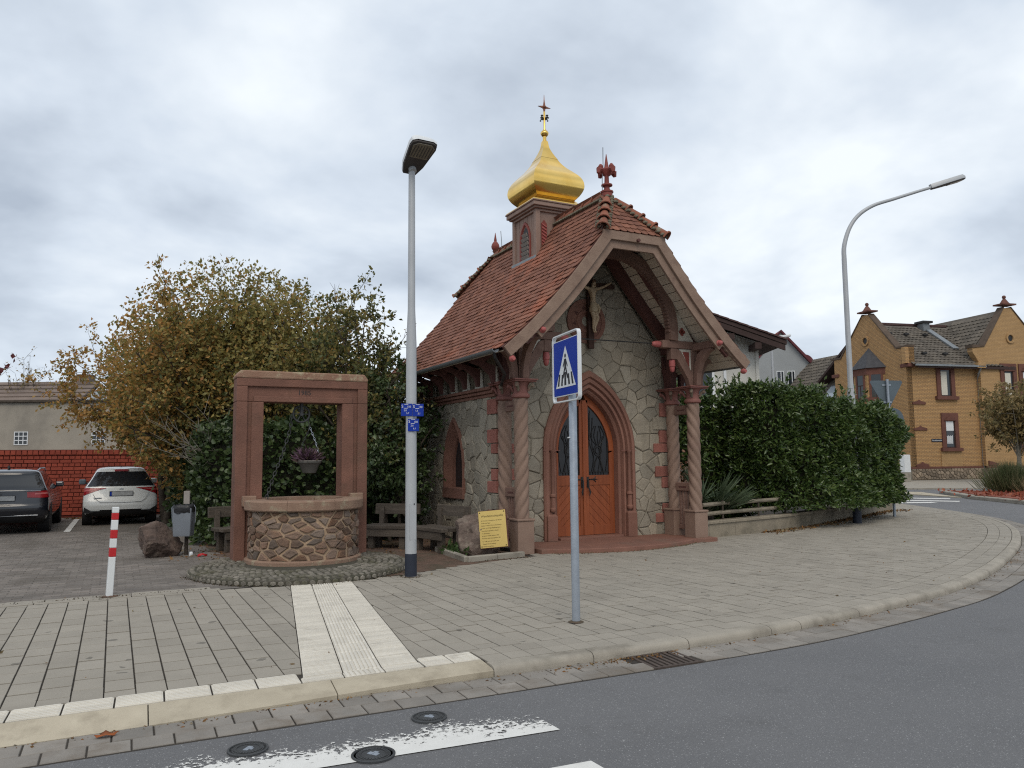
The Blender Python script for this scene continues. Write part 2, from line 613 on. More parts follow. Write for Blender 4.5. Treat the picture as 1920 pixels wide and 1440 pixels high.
m_gutterp = M('gutter_paver', (0.27, 0.245, 0.215), (0.20, 0.185, 0.165), 3, 0.85, 0.3, 100, var=0.14, dirt=((0.15, 0.12, 0.09), 1.7, 0.5, 0.7))
m_kerb = M('kerb_concrete', (0.36, 0.325, 0.27), (0.29, 0.265, 0.22), 4, 0.85, 0.35, 120, var=0.06, dirt=((0.17, 0.15, 0.12), 2.2, 0.5, 0.75))
m_kerbw = M('kerb_light', (0.47, 0.415, 0.315), (0.40, 0.35, 0.265), 5, 0.85, 0.3, 120, var=0.05, dirt=((0.27, 0.23, 0.17), 3, 0.5, 0.75))
m_tactile = M('tactile_white', (0.66, 0.62, 0.54), (0.57, 0.535, 0.465), 3, 0.8, 0.2, 120, var=0.07, dirt=((0.36, 0.33, 0.28), 3.2, 0.58, 0.8))
m_cobble = M('lot_block', (0.20, 0.175, 0.155), (0.15, 0.135, 0.12), 1.2, 0.9, 0.4, 70, var=0.2, dirt=((0.11, 0.095, 0.08), 0.7, 0.5, 0.72))
m_soil = M('soil', (0.10, 0.066, 0.047), (0.16, 0.10, 0.072), 5, 0.97, 0.9, 30, dirt=((0.07, 0.065, 0.04), 1.3, 0.5, 0.7))
m_white_line = M('road_paint', (0.72, 0.71, 0.67), (0.62, 0.61, 0.58), 8, 0.7, 0.2, 90)
m_sand = M('red_sandstone', (0.25, 0.122, 0.088), (0.195, 0.096, 0.071), 2.5, 0.85, 0.35, 60, var=0.1, dirt=((0.17, 0.12, 0.09), 1.5, 0.55, 0.8))
m_sandport = M('portal_sandstone', (0.212, 0.102, 0.072), (0.15, 0.076, 0.056), 2.6, 0.88, 0.6, 45, dirt=((0.115, 0.072, 0.05), 2.1, 0.52, 0.8))
m_lichen = M('lichen_sandstone', (0.30, 0.19, 0.13), (0.24, 0.13, 0.09), 3, 0.92, 0.6, 45, dirt=((0.42, 0.36, 0.24), 7, 0.52, 0.66))
m_cope = M('coping_stone', (0.29, 0.19, 0.135), (0.22, 0.14, 0.10), 4, 0.9, 0.5, 50, dirt=((0.33, 0.29, 0.20), 5, 0.55, 0.7))
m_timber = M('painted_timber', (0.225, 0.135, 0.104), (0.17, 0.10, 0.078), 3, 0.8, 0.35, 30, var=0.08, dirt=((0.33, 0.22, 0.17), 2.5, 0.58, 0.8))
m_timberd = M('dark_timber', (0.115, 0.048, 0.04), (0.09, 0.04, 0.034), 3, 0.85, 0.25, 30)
m_timberl = M('barge_timber', (0.275, 0.19, 0.142), (0.215, 0.143, 0.108), 4, 0.85, 0.4, 35, dirt=((0.17, 0.11, 0.085), 3.3, 0.55, 0.75))
m_peg = M('red_peg', (0.42, 0.12, 0.11), (0.34, 0.09, 0.085), 5, 0.6, 0.2, 40)
m_pillar = M('column_paint', (0.268, 0.18, 0.136), (0.215, 0.142, 0.108), 3, 0.75, 0.3, 60, dirt=((0.21, 0.125, 0.10), 2.8, 0.56, 0.8))
m_capital = M('capital_red', (0.24, 0.10, 0.082), (0.19, 0.082, 0.068), 4, 0.7, 0.25, 50)
m_cream = M('cream_panel', (0.62, 0.585, 0.50), (0.54, 0.51, 0.44), 4, 0.75, 0.1, 50)
m_soffit = M('soffit_board', (0.62, 0.54, 0.44), (0.54, 0.47, 0.38), 5, 0.85, 0.2, 40, var=0.06)
m_stone = M('rubble_stone', (0.375, 0.325, 0.25), (0.265, 0.23, 0.178), 5, 0.9, 0.9, 16, var=0.19, dirt=((0.22, 0.195, 0.155), 2.4, 0.54, 0.76), hue=(0.31, 0.28, 0.225))
m_mortar = M('wall_mortar', (0.27, 0.235, 0.18), (0.19, 0.163, 0.125), 6, 0.95, 0.5, 40)
m_wellstone = M('well_stone', (0.25, 0.135, 0.078), (0.145, 0.088, 0.063), 8, 0.9, 1.0, 26, var=0.38, hue=(0.19, 0.158, 0.132))
m_wellmort = M('well_mortar', (0.44, 0.315, 0.21), (0.36, 0.255, 0.17), 7, 0.95, 0.5, 50)
m_quoin = M('quoin_stone', (0.34, 0.135, 0.105), (0.27, 0.11, 0.085), 5, 0.9, 0.7, 35, var=0.18)
m_tile = M('roof_tile', (0.212, 0.086, 0.054), (0.155, 0.067, 0.047), 1.1, 0.85, 0.3, 60, var=0.16, hue=(0.24, 0.10, 0.06), dirt=((0.33, 0.105, 0.055), 0.75, 0.56, 0.7))
m_ridge = M('ridge_tile', (0.30, 0.105, 0.06), (0.22, 0.085, 0.055), 4, 0.85, 0.3, 60, var=0.15, dirt=((0.24, 0.215, 0.15), 8, 0.55, 0.66))
m_bed = M('mortar_bed', (0.20, 0.18, 0.13), (0.12, 0.11, 0.08), 12, 0.95, 0.8, 30)
m_finial = M('finial_red', (0.25, 0.062, 0.048), (0.20, 0.05, 0.04), 6, 0.6, 0.2, 50)
m_gold = M('gold_leaf', (0.92, 0.62, 0.19), (0.80, 0.50, 0.12), 3, 0.18, 0.02, 4, metal=1.0)
m_zinc = M('zinc', (0.27, 0.29, 0.30), (0.22, 0.235, 0.245), 3, 0.5, 0.05, 40, metal=0.6)
m_dark = M('black_metal', (0.03, 0.028, 0.028), (0.02, 0.02, 0.02), 5, 0.5, 0.1, 40)
m_iron = M('cast_iron', (0.055, 0.058, 0.06), (0.04, 0.042, 0.044), 9, 0.6, 0.4, 80)
m_door = M('door_oak', (0.30, 0.082, 0.028), (0.215, 0.057, 0.021), 1.0, 0.5, 0.15, 8, var=0.1, stretch=(14, 14, 1.2))
m_glass = glassmat('dark_glass')
m_leadglass = glassmat('door_glass', (0.012, 0.012, 0.014), 0.3)
m_louver = M('louver_grey', (0.33, 0.30, 0.27), (0.27, 0.245, 0.22), 5, 0.8)
m_tower = M('tower_boards', (0.30, 0.205, 0.165), (0.245, 0.165, 0.135), 4, 0.8, 0.2, 30)
m_plaque = M('brass_plaque', (0.62, 0.46, 0.15), (0.56, 0.41, 0.13), 3, 0.45, 0.05, 60, metal=0.15)
m_ink = M('dark_print', (0.10, 0.07, 0.02), (0.10, 0.07, 0.02), 3, 0.7)
m_boulder = M('boulder_rock', (0.22, 0.165, 0.135), (0.11, 0.083, 0.07), 6, 0.95, 1.0, 22, dirt=((0.30, 0.25, 0.20), 5, 0.52, 0.7))
m_rockdark = M('dark_rock', (0.15, 0.105, 0.085), (0.075, 0.056, 0.048), 7, 0.95, 1.0, 24, dirt=((0.20, 0.16, 0.125), 6, 0.55, 0.7))
m_bench = M('weathered_wood', (0.118, 0.096, 0.075), (0.07, 0.057, 0.046), 2, 0.9, 0.5, 14, var=0.15, stretch=(1.5, 14, 14))
m_galv = M('galvanised', (0.36, 0.40, 0.45), (0.29, 0.325, 0.37), 14, 0.45, 0.1, 60, metal=0.45)
m_lampgrey = M('lamp_grey', (0.44, 0.455, 0.47), (0.39, 0.405, 0.42), 2, 0.5, 0.05, 40, metal=0.2)
m_lampdark = M('lamp_underside', (0.062, 0.055, 0.052), (0.05, 0.045, 0.043), 4, 0.6)
m_lamplens = M('lamp_lens', (0.20, 0.175, 0.13), (0.15, 0.13, 0.10), 18, 0.25)
m_band = M('navy_band', (0.022, 0.028, 0.045), (0.018, 0.022, 0.035), 6, 0.6)
m_signblue = M('sign_blue', (0.006, 0.034, 0.31), (0.006, 0.03, 0.28), 2, 0.55, spec=0.2)
m_signwhite = M('sign_white', (0.70, 0.72, 0.73), (0.64, 0.66, 0.67), 5, 0.45)
m_signblack = M('sign_black', (0.015, 0.015, 0.02), (0.015, 0.015, 0.02), 5, 0.5)
m_signback = M('sign_back', (0.115, 0.145, 0.165), (0.10, 0.125, 0.145), 3, 0.55, metal=0.2)
m_red = M('reflective_red', (0.46, 0.018, 0.022), (0.40, 0.014, 0.018), 5, 0.5)
m_postwhite = M('post_white', (0.68, 0.70, 0.70), (0.62, 0.64, 0.64), 3, 0.5, dirt=((0.45, 0.46, 0.45), 4, 0.6, 0.8))
m_bin = M('bin_grey', (0.215, 0.235, 0.265), (0.18, 0.20, 0.225), 4, 0.5, metal=0.2)
m_bag = M('bin_bag', (0.015, 0.015, 0.016), (0.02, 0.02, 0.022), 6, 0.3, 0.5, 20)
m_bark = M('bark', (0.085, 0.068, 0.052), (0.05, 0.04, 0.032), 9, 0.95, 0.6, 30)
m_barkpale = M('pale_bark', (0.20, 0.18, 0.145), (0.14, 0.125, 0.10), 9, 0.95, 0.4, 30)

# ------------------------------------------------------------------ the ground
g = MB(); g.box(-300, 400, -300, 500, -0.30, -0.16)
tag(g.build('ground', M('meadow', (0.085, 0.10, 0.045), (0.12, 0.11, 0.06), 0.5, 0.95)), kind='structure')
g = MB(); g.add([(-120, -60, -0.08), (120, -60, -0.08), (120, 60, -0.08), (-120, 60, -0.08)], [(0, 1, 2, 3)])
tag(g.build('road', m_asphalt, fix=False), kind='structure')

KP = catmull([(-16, -6.2), (-12, -6.2), (-8.5, -6.2), (-5.3, -6.26), (-2.8, -6.28), (-1.4, -6.15), (0, -5.92), (1.4, -5.58), (3.7, -4.7),
              (7.04, -3.05), (10.0, -1.15), (12.2, 1.0), (13.9, 3.6), (15.4, 6.3), (17.2, 10.0), (20, 16)], 10)
KP = resample(KP, 0.1)
KA = np.array(KP)
KT = np.gradient(KA, axis=0); KT /= np.linalg.norm(KT, axis=1, keepdims=True)
KN = np.stack([-KT[:, 1], KT[:, 0]], axis=1)          # towards the pavement
KS = np.concatenate([[0], np.cumsum(np.linalg.norm(np.diff(KA, axis=0), axis=1))])
def kerb_at(s, off, z=0.0):
    return Vector((np.interp(s, KS, KA[:, 0] + KN[:, 0] * off), np.interp(s, KS, KA[:, 1] + KN[:, 1] * off), z))
def kerb_off(x, y):
    """distance inside the kerb line and the local normal"""
    d = KA - (x, y)
    i = int(np.argmin((d ** 2).sum(1)))
    return float(-(d[i] @ KN[i])), KN[i], KA[i]
def s_of_x(x): return float(np.interp(x, KA[:, 0], KS))

# base under the paving: one sheet from the kerb to the plots behind
base_pts = [tuple(p) for p in (KA + KN * 0.225)[::3]] + [(20, 60), (-60, 60), (-60, -5.97)]
bm = bmesh.new()
f = bm.faces.new([bm.verts.new((x, y, -0.010)) for x, y in base_pts])
bm.normal_update()
bmesh.ops.triangulate(bm, faces=[f])
me = bpy.data.meshes.new('pavement'); bm.to_mesh(me); bm.free(); me.materials.append(m_joint)
pavement = tag(link('pavement', me), kind='structure')

S_DROP = s_of_x(-5.33)
# kerb stones: wide dropped stones by the crossing, rounded ones round the bend
kerb = tag(thing('kerb', None, None), kind='structure')
def sweep(s0, s1, sect, n):
    """section points (offset, z) swept along the kerb line"""
    m = MB(); rows = []
    for i in range(n + 1):
        s = s0 + (s1 - s0) * i / n
        rows.append([kerb_at(s, o, z(s) if callable(z) else z) for o, z in sect])
    m.grid(rows, closed=True)
    k = len(sect)
    m.f.append(tuple(range(k - 1, -1, -1))); m.f.append(tuple(range(n * k, n * k + k)))
    return m
lowz = lambda s: -0.03 - 0.043 * min(1, max(0, (S_DROP - s - 0.3) / 2.2))
s = s_of_x(-15)
marks = []
x = -14.97
while x < -5.4:
    marks.append(s_of_x(x)); x += 1.205
marks[-1] = S_DROP if abs(marks[-1] - S_DROP) < 0.3 else marks[-1]
if marks[-1] < S_DROP: marks.append(S_DROP)
for a, b in zip(marks[:-1], marks[1:]):
    a2, b2 = a + 0.004, b - 0.004
    sweep(a2, b2, [(0, -0.16), (0, lowz), (0.03, lambda s: lowz(s) + 0.012), (0.23, 0.0), (0.24, -0.01), (0.24, -0.16)], 6).build('kerb_stone', m_kerbw, kerb, 35)
s = S_DROP
lens = [0.9, 0.98, 1.0, 0.42, 0.98, 1.0, 0.98, 1.0, 0.98] + [0.5] * 60
for L in lens:
    if s + L > KS[-1] - 0.3: break
    sweep(s + 0.004, s + L - 0.004, [(0, -0.16), (0.0, -0.045), (0.008, -0.022), (0.028, -0.006), (0.06, 0.0), (0.145, 0.002), (0.15, -0.01), (0.15, -0.16)], 5).build('kerb_stone', m_kerb, kerb, 50)
    s += L
# gutter: two rows of blocks outside the kerb
gutter = tag(sweep(0.5, KS[-1] - 0.5, [(-0.42, -0.09), (-0.42, -0.079), (-0.002, -0.079), (-0.002, -0.09)], 200).build('gutter', m_joint, None), kind='structure')
P = Pieces()
s = s_of_x(-11)
row = 0
S_GR0, S_GR1 = s_of_x(-4.12), s_of_x(-3.64)
for row, (o0, o1) in enumerate(((-0.205, -0.008), (-0.40, -0.212))):
    s = s_of_x(-11) + 0.11 * row
    while s < KS[-1] - 2:
        L = 0.235
        if not (S_GR0 - 0.1 < s < S_GR1 - 0.1):
            zt = -0.072 + rng.uniform(-0.003, 0.003)
            m = MB()
            a = [kerb_at(s + 0.005, o0), kerb_at(s + L - 0.005, o0), kerb_at(s + L - 0.005, o1), kerb_at(s + 0.005, o1)]
            ctr = sum(a, Vector()) / 4
            top = [ctr + (p - ctr) * 0.965 for p in a]
            m.add([p + Vector((0, 0, -0.095)) for p in a] + [p + Vector((0, 0, zt - 0.005)) for p in a] + [p + Vector((0, 0, zt)) for p in top],
                  [(8, 9, 10, 11)] + [(i, (i + 1) % 4, 4 + (i + 1) % 4, 4 + i) for i in range(4)] + [(4 + i, 4 + (i + 1) % 4, 8 + (i + 1) % 4, 8 + i) for i in range(4)])
            P.add(m)
        s += L
P.finish('gutter_block', m_gutterp, gutter, limit=150)

# tactile strip (white ribbed slabs): across the pavement and along the dropped kerb
TS = [(-5.92, -1.44), (-5.13, -1.44), (-5.80, -5.86), (-6.70, -5.86)]      # far left, far right, near right, near left
def ts_x(t, k):
    """x of the strip's edge (k=0 left, 1 right) at depth t"""
    f_ = (t + 1.44) / (-5.86 + 1.44)
    l, r = TS[0][0] + (TS[3][0] - TS[0][0]) * f_, TS[1][0] + (TS[2][0] - TS[1][0]) * f_
    return l + (r - l) * k
tact = tag(thing('tactile_strip', None, None), kind='structure')
def slab(q, ribs, along, zt=0.004):
    """white slab with raised ribs; q = four corners, ribs run along side 0-1 or 1-2"""
    q = [Vector((p[0], p[1], 0)) for p in q]
    c = sum(q, Vector()) / 4
    q = [c + (p - c) * 0.966 for p in q]
    m = MB()
    m.add([p + Vector((0, 0, -0.05)) for p in q] + [p + Vector((0, 0, zt - 0.004)) for p in q],
          [(4, 5, 6, 7)] + [(i, (i + 1) % 4, 4 + (i + 1) % 4, 4 + i) for i in range(4)])
    e0, e1 = (q[0], q[1]), (q[3], q[2])
    if along == 1: e0, e1 = (q[0], q[3]), (q[1], q[2])
    up = Vector((0, 0, 1))
    for i in range(ribs):
        a, b = (i + 0.18) / ribs, (i + 0.82) / ribs
        pa = [e0[0].lerp(e1[0], a), e0[1].lerp(e1[1], a), e0[1].lerp(e1[1], b), e0[0].lerp(e1[0], b)]
        cc = sum(pa, Vector()) / 4
        tp = [cc + (p - cc) * 0.9 for p in pa]
        m.add([p + up * (zt - 0.0045) for p in pa] + [p + up * (zt + 0.003) for p in tp], [(4, 5, 6, 7)] + [(k, (k + 1) % 4, 4 + (k + 1) % 4, 4 + k) for k in range(4)])
    return m
P = Pieces()
nrow = 15
for i in range(nrow):
    t0, t1 = -1.44 - (4.42) * i / nrow, -1.44 - 4.42 * (i + 1) / nrow
    for k in range(3):
        q = [(ts_x(t1, k / 3), t1), (ts_x(t1, (k + 1) / 3), t1), (ts_x(t0, (k + 1) / 3), t0), (ts_x(t0, k / 3), t0)]
        P.add(slab(q, 9, 1 if k == 1 else 0))
def kerb_slab(x, w):
    a = kerb_at(s_of_x(x), 0.245); b = kerb_at(s_of_x(x + w), 0.245)
    P.add(slab([(a.x, a.y), (b.x, b.y), (b.x + 0.01, b.y + 0.255), (a.x + 0.01, a.y + 0.255)], 7, 0))
for k in range(18): kerb_slab(-7.035 - 0.302 * k, 0.3)
for k in range(2): kerb_slab(-5.795 + 0.235 * k, 0.233)
for k in range(3):
    xa, xb = -6.73 + 0.31 * k, -6.73 + 0.31 * (k + 1)
    ya = kerb_at(s_of_x(xa), 0.245).y
    P.add(slab([(xa, ya), (xb, ya), (xb + .01, -5.87), (xa + .01, -5.87)], 8, 1 if k == 1 else 0))
P.finish('tactile_slab', m_tactile, tact)

# field of pavers
HW = [(2.2, 0.02), (2.6, 0.2), (4.0, 0.42), (5.5, 0.80), (7.0, 1.35), (8.5, 1.98), (10.0, 2.6), (11.5, 3.2)]   # foot of the garden wall
def back_line(x):
    if x < -4.4: return -1.40
    if x < -3.15: return -1.40 + (x + 4.4) / 1.25 * 0.55
    if x < -1.9: return -0.78 + (x + 3.15) * 0.18
    if x < 2.2: return -0.2
    if x < 11.5: return float(np.interp(x, [p[0] for p in HW], [p[1] for p in HW])) + 0.05
    return 3.2 + (x - 11.5) * 4.0
P = Pieces()
proto = {}
def paver_proto(w, l):
    key = (round(w, 3), round(l, 3))
    if key not in proto:
        proto[key] = MB().cbox(-w / 2 + 0.006, w / 2 - 0.006, -l / 2 + 0.0105, l / 2 - 0.0105, -0.06, 0, 0.002)
    return proto[key]
def put_paver(x0, x1, y0, y1, clips):
    z = rng.uniform(-0.0025, 0.0025)
    if not clips:
        P.add(paver_proto(x1 - x0, y1 - y0), Matrix.Translation(((x0 + x1) / 2, (y0 + y1) / 2, z)) @ Matrix.Rotation(rng.uniform(-.004, .004), 4, 'Z') @ Matrix.Rotation(rng.uniform(-.006, .006), 4, 'X'))
        return
    g_ = 0.0045
    poly = [(x0 + g_, y0 + g_), (x1 - g_, y0 + g_), (x1 - g_, y1 - g_), (x0 + g_, y1 - g_)]
    for a, b, c in clips:
        poly = clip_half(poly, a, b, c)
        if len(poly) < 3: return
    poly = dedupe(poly, 0.004)
    if len(poly) < 3 or abs(area(poly)) < 0.002: return
    P.add(MB().xy(poly, -0.06, z))
BO = 0.15 + 0.006 + 0.41          # kerb + two border rows
col = 0
x = -12.4
while x < 17.5:
    col += 1
    x0, x1 = x, x + 0.2
    xc = x + 0.1
    yb = back_line(xc)
    y = -6.3 + (col % 2) * 0.15 + (0.08 if col % 5 == 0 else 0)
    while y < min(yb, 9):
        L = 0.3
        y0, y1 = y, y + L
        y += L
        yc = (y0 + y1) / 2
        off, nn, kp = kerb_off(xc, yc)
        bo = 0.503 if xc < -5.3 else BO
        if off < bo - 0.2 or off > 60: continue
        clips = []
        if off < bo + 0.26:
            clips.append((-nn[0], -nn[1], -(nn[0] * kp[0] + nn[1] * kp[1]) - bo - 0.004))
        if y1 > yb:
            clips.append((0, 1, yb))
        if -5.9 < yc < -1.38:
            xl, xr = ts_x(yc, 0), ts_x(yc, 1)
            if xl - 0.2 < xc < xr + 0.2:
                mid = (xl + xr) / 2
                k = 0 if xc < mid else 1
                pa, pb = ((ts_x(-1.44, k), -1.44), (ts_x(-5.86, k), -5.86))
                dx, dy = pb[0] - pa[0], pb[1] - pa[1]
                l = math.hypot(dx, dy); nx, ny = -dy / l, dx / l           # points to +x
                c = nx * pa[0] + ny * pa[1]
                clips.append((nx, ny, c - 0.004) if k == 0 else (-nx, -ny, -c - 0.004))
        elif yc <= -5.86 and -6.95 < xc < -5.55: continue
        d_ = math.hypot(xc + 5.45, yc + 0.1)
        if d_ < 1.42: continue
        put_paver(x0, x1, y0, y1, clips)
    x += 0.2
# two border rows along the bent kerb
for r in range(2):
    s = S_DROP + 0.02
    while s < KS[-1] - 3:
        o0, o1 = 0.156 + 0.205 * r, 0.156 + 0.205 * r + 0.199
        a = [kerb_at(s + 0.003, o0), kerb_at(s + 0.199, o0), kerb_at(s + 0.199, o1), kerb_at(s + 0.003, o1)]
        P.add(MB().xy([(p.x, p.y) for p in a], -0.06, rng.uniform(-0.002, 0.002)))
        s += 0.202
n_pav = P.finish('paver', m_paver, pavement)

# parking lot of small blocks, with an edging row
lot = MB().add([(-40, -1.30, -0.006), (-6.35, -1.30, -0.006), (-6.0, 3.2, -0.006), (-6.3, 14.2, -0.006), (-40, 14.2, -0.006)], [(0, 1, 2, 3, 4)]).build(
    'parking_lot', M('lot_surface', (0.185, 0.165, 0.145), (0.14, 0.125, 0.11), 1.3, 0.9, 0.5, 50, dirt=((0.10, 0.085, 0.07), 0.6, 0.5, 0.7)), fix=False)
tag(lot, kind='structure')
P = Pieces()
bp = MB().cbox(-0.097, 0.097, -0.047, 0.047, -0.03, 0, 0.007)
def lot_edge(y): return -6.42 + (0.1 if y < 3 else -0.1) - 0.06 * math.sin(y * 3)
r = 0
y = -1.05
while y < 9.0:
    x = -13.5 + (r % 2) * 0.1
    while x < lot_edge(y):
        if math.hypot(x + 5.45, y + 0.1) > 1.52 and not (x < -8.6 - (y + 1) * 0.55 - 3.4):
            P.add(bp, Matrix.Translation((x, y, rng.uniform(-0.005, 0.004))) @ Matrix.Rotation(rng.uniform(-.05, .05), 4, 'Z') @ Matrix.Rotation(rng.uniform(-.02, .02), 4, 'X'))
        x += 0.2
    y += 0.1; r += 1
P.finish('paving_block', m_cobble, lot)
P = Pieces()
eb = MB().cbox(-0.245, 0.245, -0.05, 0.05, -0.06, 0.004, 0.005)
eb2 = MB().cbox(-0.145, 0.145, -0.09, 0.09, -0.06, 0.002, 0.005)
x = -13
while x < -6.9:
    P.add(eb, Matrix.Translation((x, -1.31 - 0.0, rng.uniform(-.002, .003)))); x += 0.5
x = -13
while x < -6.9:
    P.add(eb2, Matrix.Translation((x, -1.17, rng.uniform(-.002, .003)))); x += 0.3
P.finish('edging_slab', m_paver, lot)
# painted bay line
bl = MB(); bl.add([(-8.97, 8.9, -0.0), (-8.84, 8.9, 0.0), (-8.80, 13.3, 0.0), (-8.93, 13.3, 0.0)], [(0, 1, 2, 3)])
b_ = bl.build('bay_line', m_white_line, None, fix=False); b_.location.z = 0.006
tag(b_, 'white painted parking bay line between the dark and the white car', 'road marking', kind='thing')

# soil bed behind the well and benches
sb_ = MB().add([(-6.35, -1.2, 0.0), (-4.4, -1.36, 0), (-3.1, -0.86, 0.0), (-1.95, -0.5, 0.0), (-1.95, 9, 0.0), (-6.5, 9, 0.0)], [(0, 1, 2, 3, 4, 5)])
o = sb_.build('soil_bed', m_soil, fix=False); o.location.z = 0.0; tag(o, kind='structure')

# zebra crossing bars, worn at the edge near the kerb
def worn_paint():
    t = NT('worn_paint')
    geo = t.n('ShaderNodeNewGeometry')
    tc = t.n('ShaderNodeTexCoord')
    sp = t.n('ShaderNodeSeparateXYZ'); t.l(tc.outputs['Generated'], sp.inputs[0])
    sp2 = t.n('ShaderNodeSeparateXYZ'); t.l(geo.outputs['Position'], sp2.inputs[0])
    n1 = t.noise(geo.outputs['Position'], 1.7, 3, 0.5)
    n2 = t.noise(geo.outputs['Position'], 30, 6, 0.75)
    a = t.math('ADD', t.math('MULTIPLY', n1, 1.5), t.math('MULTIPLY', n2, 2.2))
    rel = t.math('MULTIPLY', t.math('ADD', sp2.outputs[1], t.math('ADD', t.math('MULTIPLY', sp2.outputs[0], .0748), 7.92)), 2.05)
    thr = t.math('ADD', t.math('MULTIPLY', rel, 0.95), 1.38)
    keep = t.math('GREATER_THAN', a, thr)
    b = t.n('ShaderNodeBsdfPrincipled')
    col = t.mix(t.noise(geo.outputs['Position'], 9, 5), (0.60, 0.59, 0.56), (0.74, 0.735, 0.70))
    t.val(b.inputs['Base Color'], col); b.inputs['Roughness'].default_value = 0.7
    tr = t.n('ShaderNodeBsdfTransparent')
    mx = t.n('ShaderNodeMixShader')
    t.l(keep, mx.inputs[0]); t.l(tr.outputs[0], mx.inputs[1]); t.l(b.outputs[0], mx.inputs[2])
    t.l(mx.outputs[0], t.out.inputs[0])
    return t.m
m_worn = worn_paint()
def bar(pts, mat, label):
    o = MB().add([(x, y, 0) for x, y in pts], [(0, 1, 2, 3)]).build('crossing_bar', mat, None, fix=False)
    o.location.z = -0.074
    return tag(o, label, 'road marking', 'painted bars of the pedestrian crossings')
bar([(-11.5, -7.06), (-5.48, -7.51), (-5.49, -7.03), (-11.5, -6.58)], m_worn, 'worn white crossing bar on the near road, flaking around the hydrant covers')
bar([(-11.5, -8.10), (-5.56, -8.52), (-5.58, -8.02), (-11.5, -7.60)], m_white_line, 'solid white crossing bar cut by the bottom edge of the photo')
for i, (a, b) in enumerate((((15.6, 6.6), (17.2, 5.7)), ((17.0, 8.0), (18.45, 5.62)), ((18.0, 9.6), (19.7, 6.8)))):
    d = Vector((b[0] - a[0], b[1] - a[1], 0)).normalized(); n_ = Vector((-d.y, d.x, 0)) * 0.27
    a, b = Vector((*a, 0)) - d * 1.5, Vector((*b, 0))
    bar([((a - n_).x, (a - n_).y), ((b - n_).x, (b - n_).y), ((b + n_).x, (b + n_).y), ((a + n_).x, (a + n_).y)], m_white_line,
        ('white crossing bar nearest to the hedge corner on the far road', 'longest white crossing bar on the far road beyond the hedge', 'farthest white crossing bar in front of the far kerb')[i])

# covers and the gully
def cover(x, y, r, label):
    t = thing('hydrant_cover', label, 'manhole cover', (x, y, -0.08), rng.uniform(0, 3), 'round iron covers in the road')
    MB().lathe([(r, 0.0), (r, 0.012), (r * 0.9, 0.014), (r * 0.88, 0.006), (r * 0.8, 0.006)], 36).build('frame', m_iron, t, 30)
    l = MB().lathe([(r * 0.79, 0.001), (r * 0.79, 0.009), (r * 0.77, 0.011)], 36).build('lid', m_iron, t, 30)
    k = MB()
    for i in range(28):
        a = 2 * PI * i / 28
        k.box(-0.006, 0.006, r * 0.55, r * 0.72, 0.010, 0.015, Matrix.Rotation(a, 4, 'Z'))
    k.build('rib_ring', m_iron, l)
    p = MB(); s_ = r * 0.13
    for sx in (-1, 1):
        p.box(sx * s_ * 1.1 - s_, sx * s_ * 1.1 + s_, -s_, s_, 0.011, 0.0135)
    p.box(-s_ * .9, s_ * .9, -s_ * 2.2, -s_ * 1.05, 0.011, 0.0135)
    p.build('centre_plate', m_galv, l)
cover(-6.11, -6.91, 0.115, 'round iron cover in the asphalt nearest to the kerb')
cover(-7.24, -6.93, 0.115, 'round iron cover in the asphalt farthest left')
cover(-6.62, -7.36, 0.125, 'largest round iron cover, lying in the worn crossing bar')
m_rust = M('rusty_iron', (0.095, 0.072, 0.06), (0.065, 0.05, 0.043), 9, 0.85, 0.5, 60)
t = thing('road_gully', 'rusty iron gully grate in the gutter below the crossing sign', 'drain grate', (0, 0, 0))
fm_ = None
def gp(s, o, z): return kerb_at(s, o, z)
for (o0, o1) in ((-0.41, -0.385), (-0.03, -0.008)):
    MB().add([gp(S_GR0, o0, -0.09), gp(S_GR1, o0, -0.09), gp(S_GR1, o1, -0.09), gp(S_GR0, o1, -0.09), gp(S_GR0, o0, -0.068), gp(S_GR1, o0, -0.068), gp(S_GR1, o1, -0.068), gp(S_GR0, o1, -0.068)],
           [(4, 5, 6, 7), (0, 1, 5, 4), (1, 2, 6, 5), (2, 3, 7, 6), (3, 0, 4, 7)]).build('frame_bar', m_rust, t)
n_ = 9
for i in range(n_):
    s0 = S_GR0 + (S_GR1 - S_GR0) * (i + 0.1) / n_; s1 = s0 + (S_GR1 - S_GR0) / n_ * 0.5
    sk = 0.03
    MB().add([gp(s0, -0.385, -0.1), gp(s1, -0.385, -0.1), gp(s1 + sk, -0.03, -0.1), gp(s0 + sk, -0.03, -0.1), gp(s0, -0.385, -0.07), gp(s1, -0.385, -0.07), gp(s1 + sk, -0.03, -0.07), gp(s0 + sk, -0.03, -0.07)],
             [(4, 5, 6, 7), (0, 1, 5, 4), (1, 2, 6, 5), (2, 3, 7, 6), (3, 0, 4, 7)]).build('grate_bar', m_rust, t)

# ------------------------------------------------------------------ the chapel
ch = thing('chapel', 'small rubble-stone chapel with red tiled roof, timber porch and golden onion dome', 'chapel')
PR = np.array([(0, 6.42), (.31, 5.955), (.62, 5.50), (.98, 5.04), (1.43, 4.50), (1.96, 3.93), (2.30, 3.60), (2.60, 3.34)])
_c = np.array(catmull([tuple(p) for p in PR], 8))
PS = np.concatenate([[0], np.cumsum(np.linalg.norm(np.diff(_c, axis=0), axis=1))])
SLEN = float(PS[-1])
def prof(s):
    a = np.interp(s, PS, _c[:, 0]); z = np.interp(s, PS, _c[:, 1])
    e_ = 0.03
    da = np.interp(s + e_, PS, _c[:, 0]) - np.interp(s - e_, PS, _c[:, 0])
    dz = np.interp(s + e_, PS, _c[:, 1]) - np.interp(s - e_, PS, _c[:, 1])
    l = math.hypot(da, dz) or 1
    return float(a), float(z), float(da / l), float(dz / l)
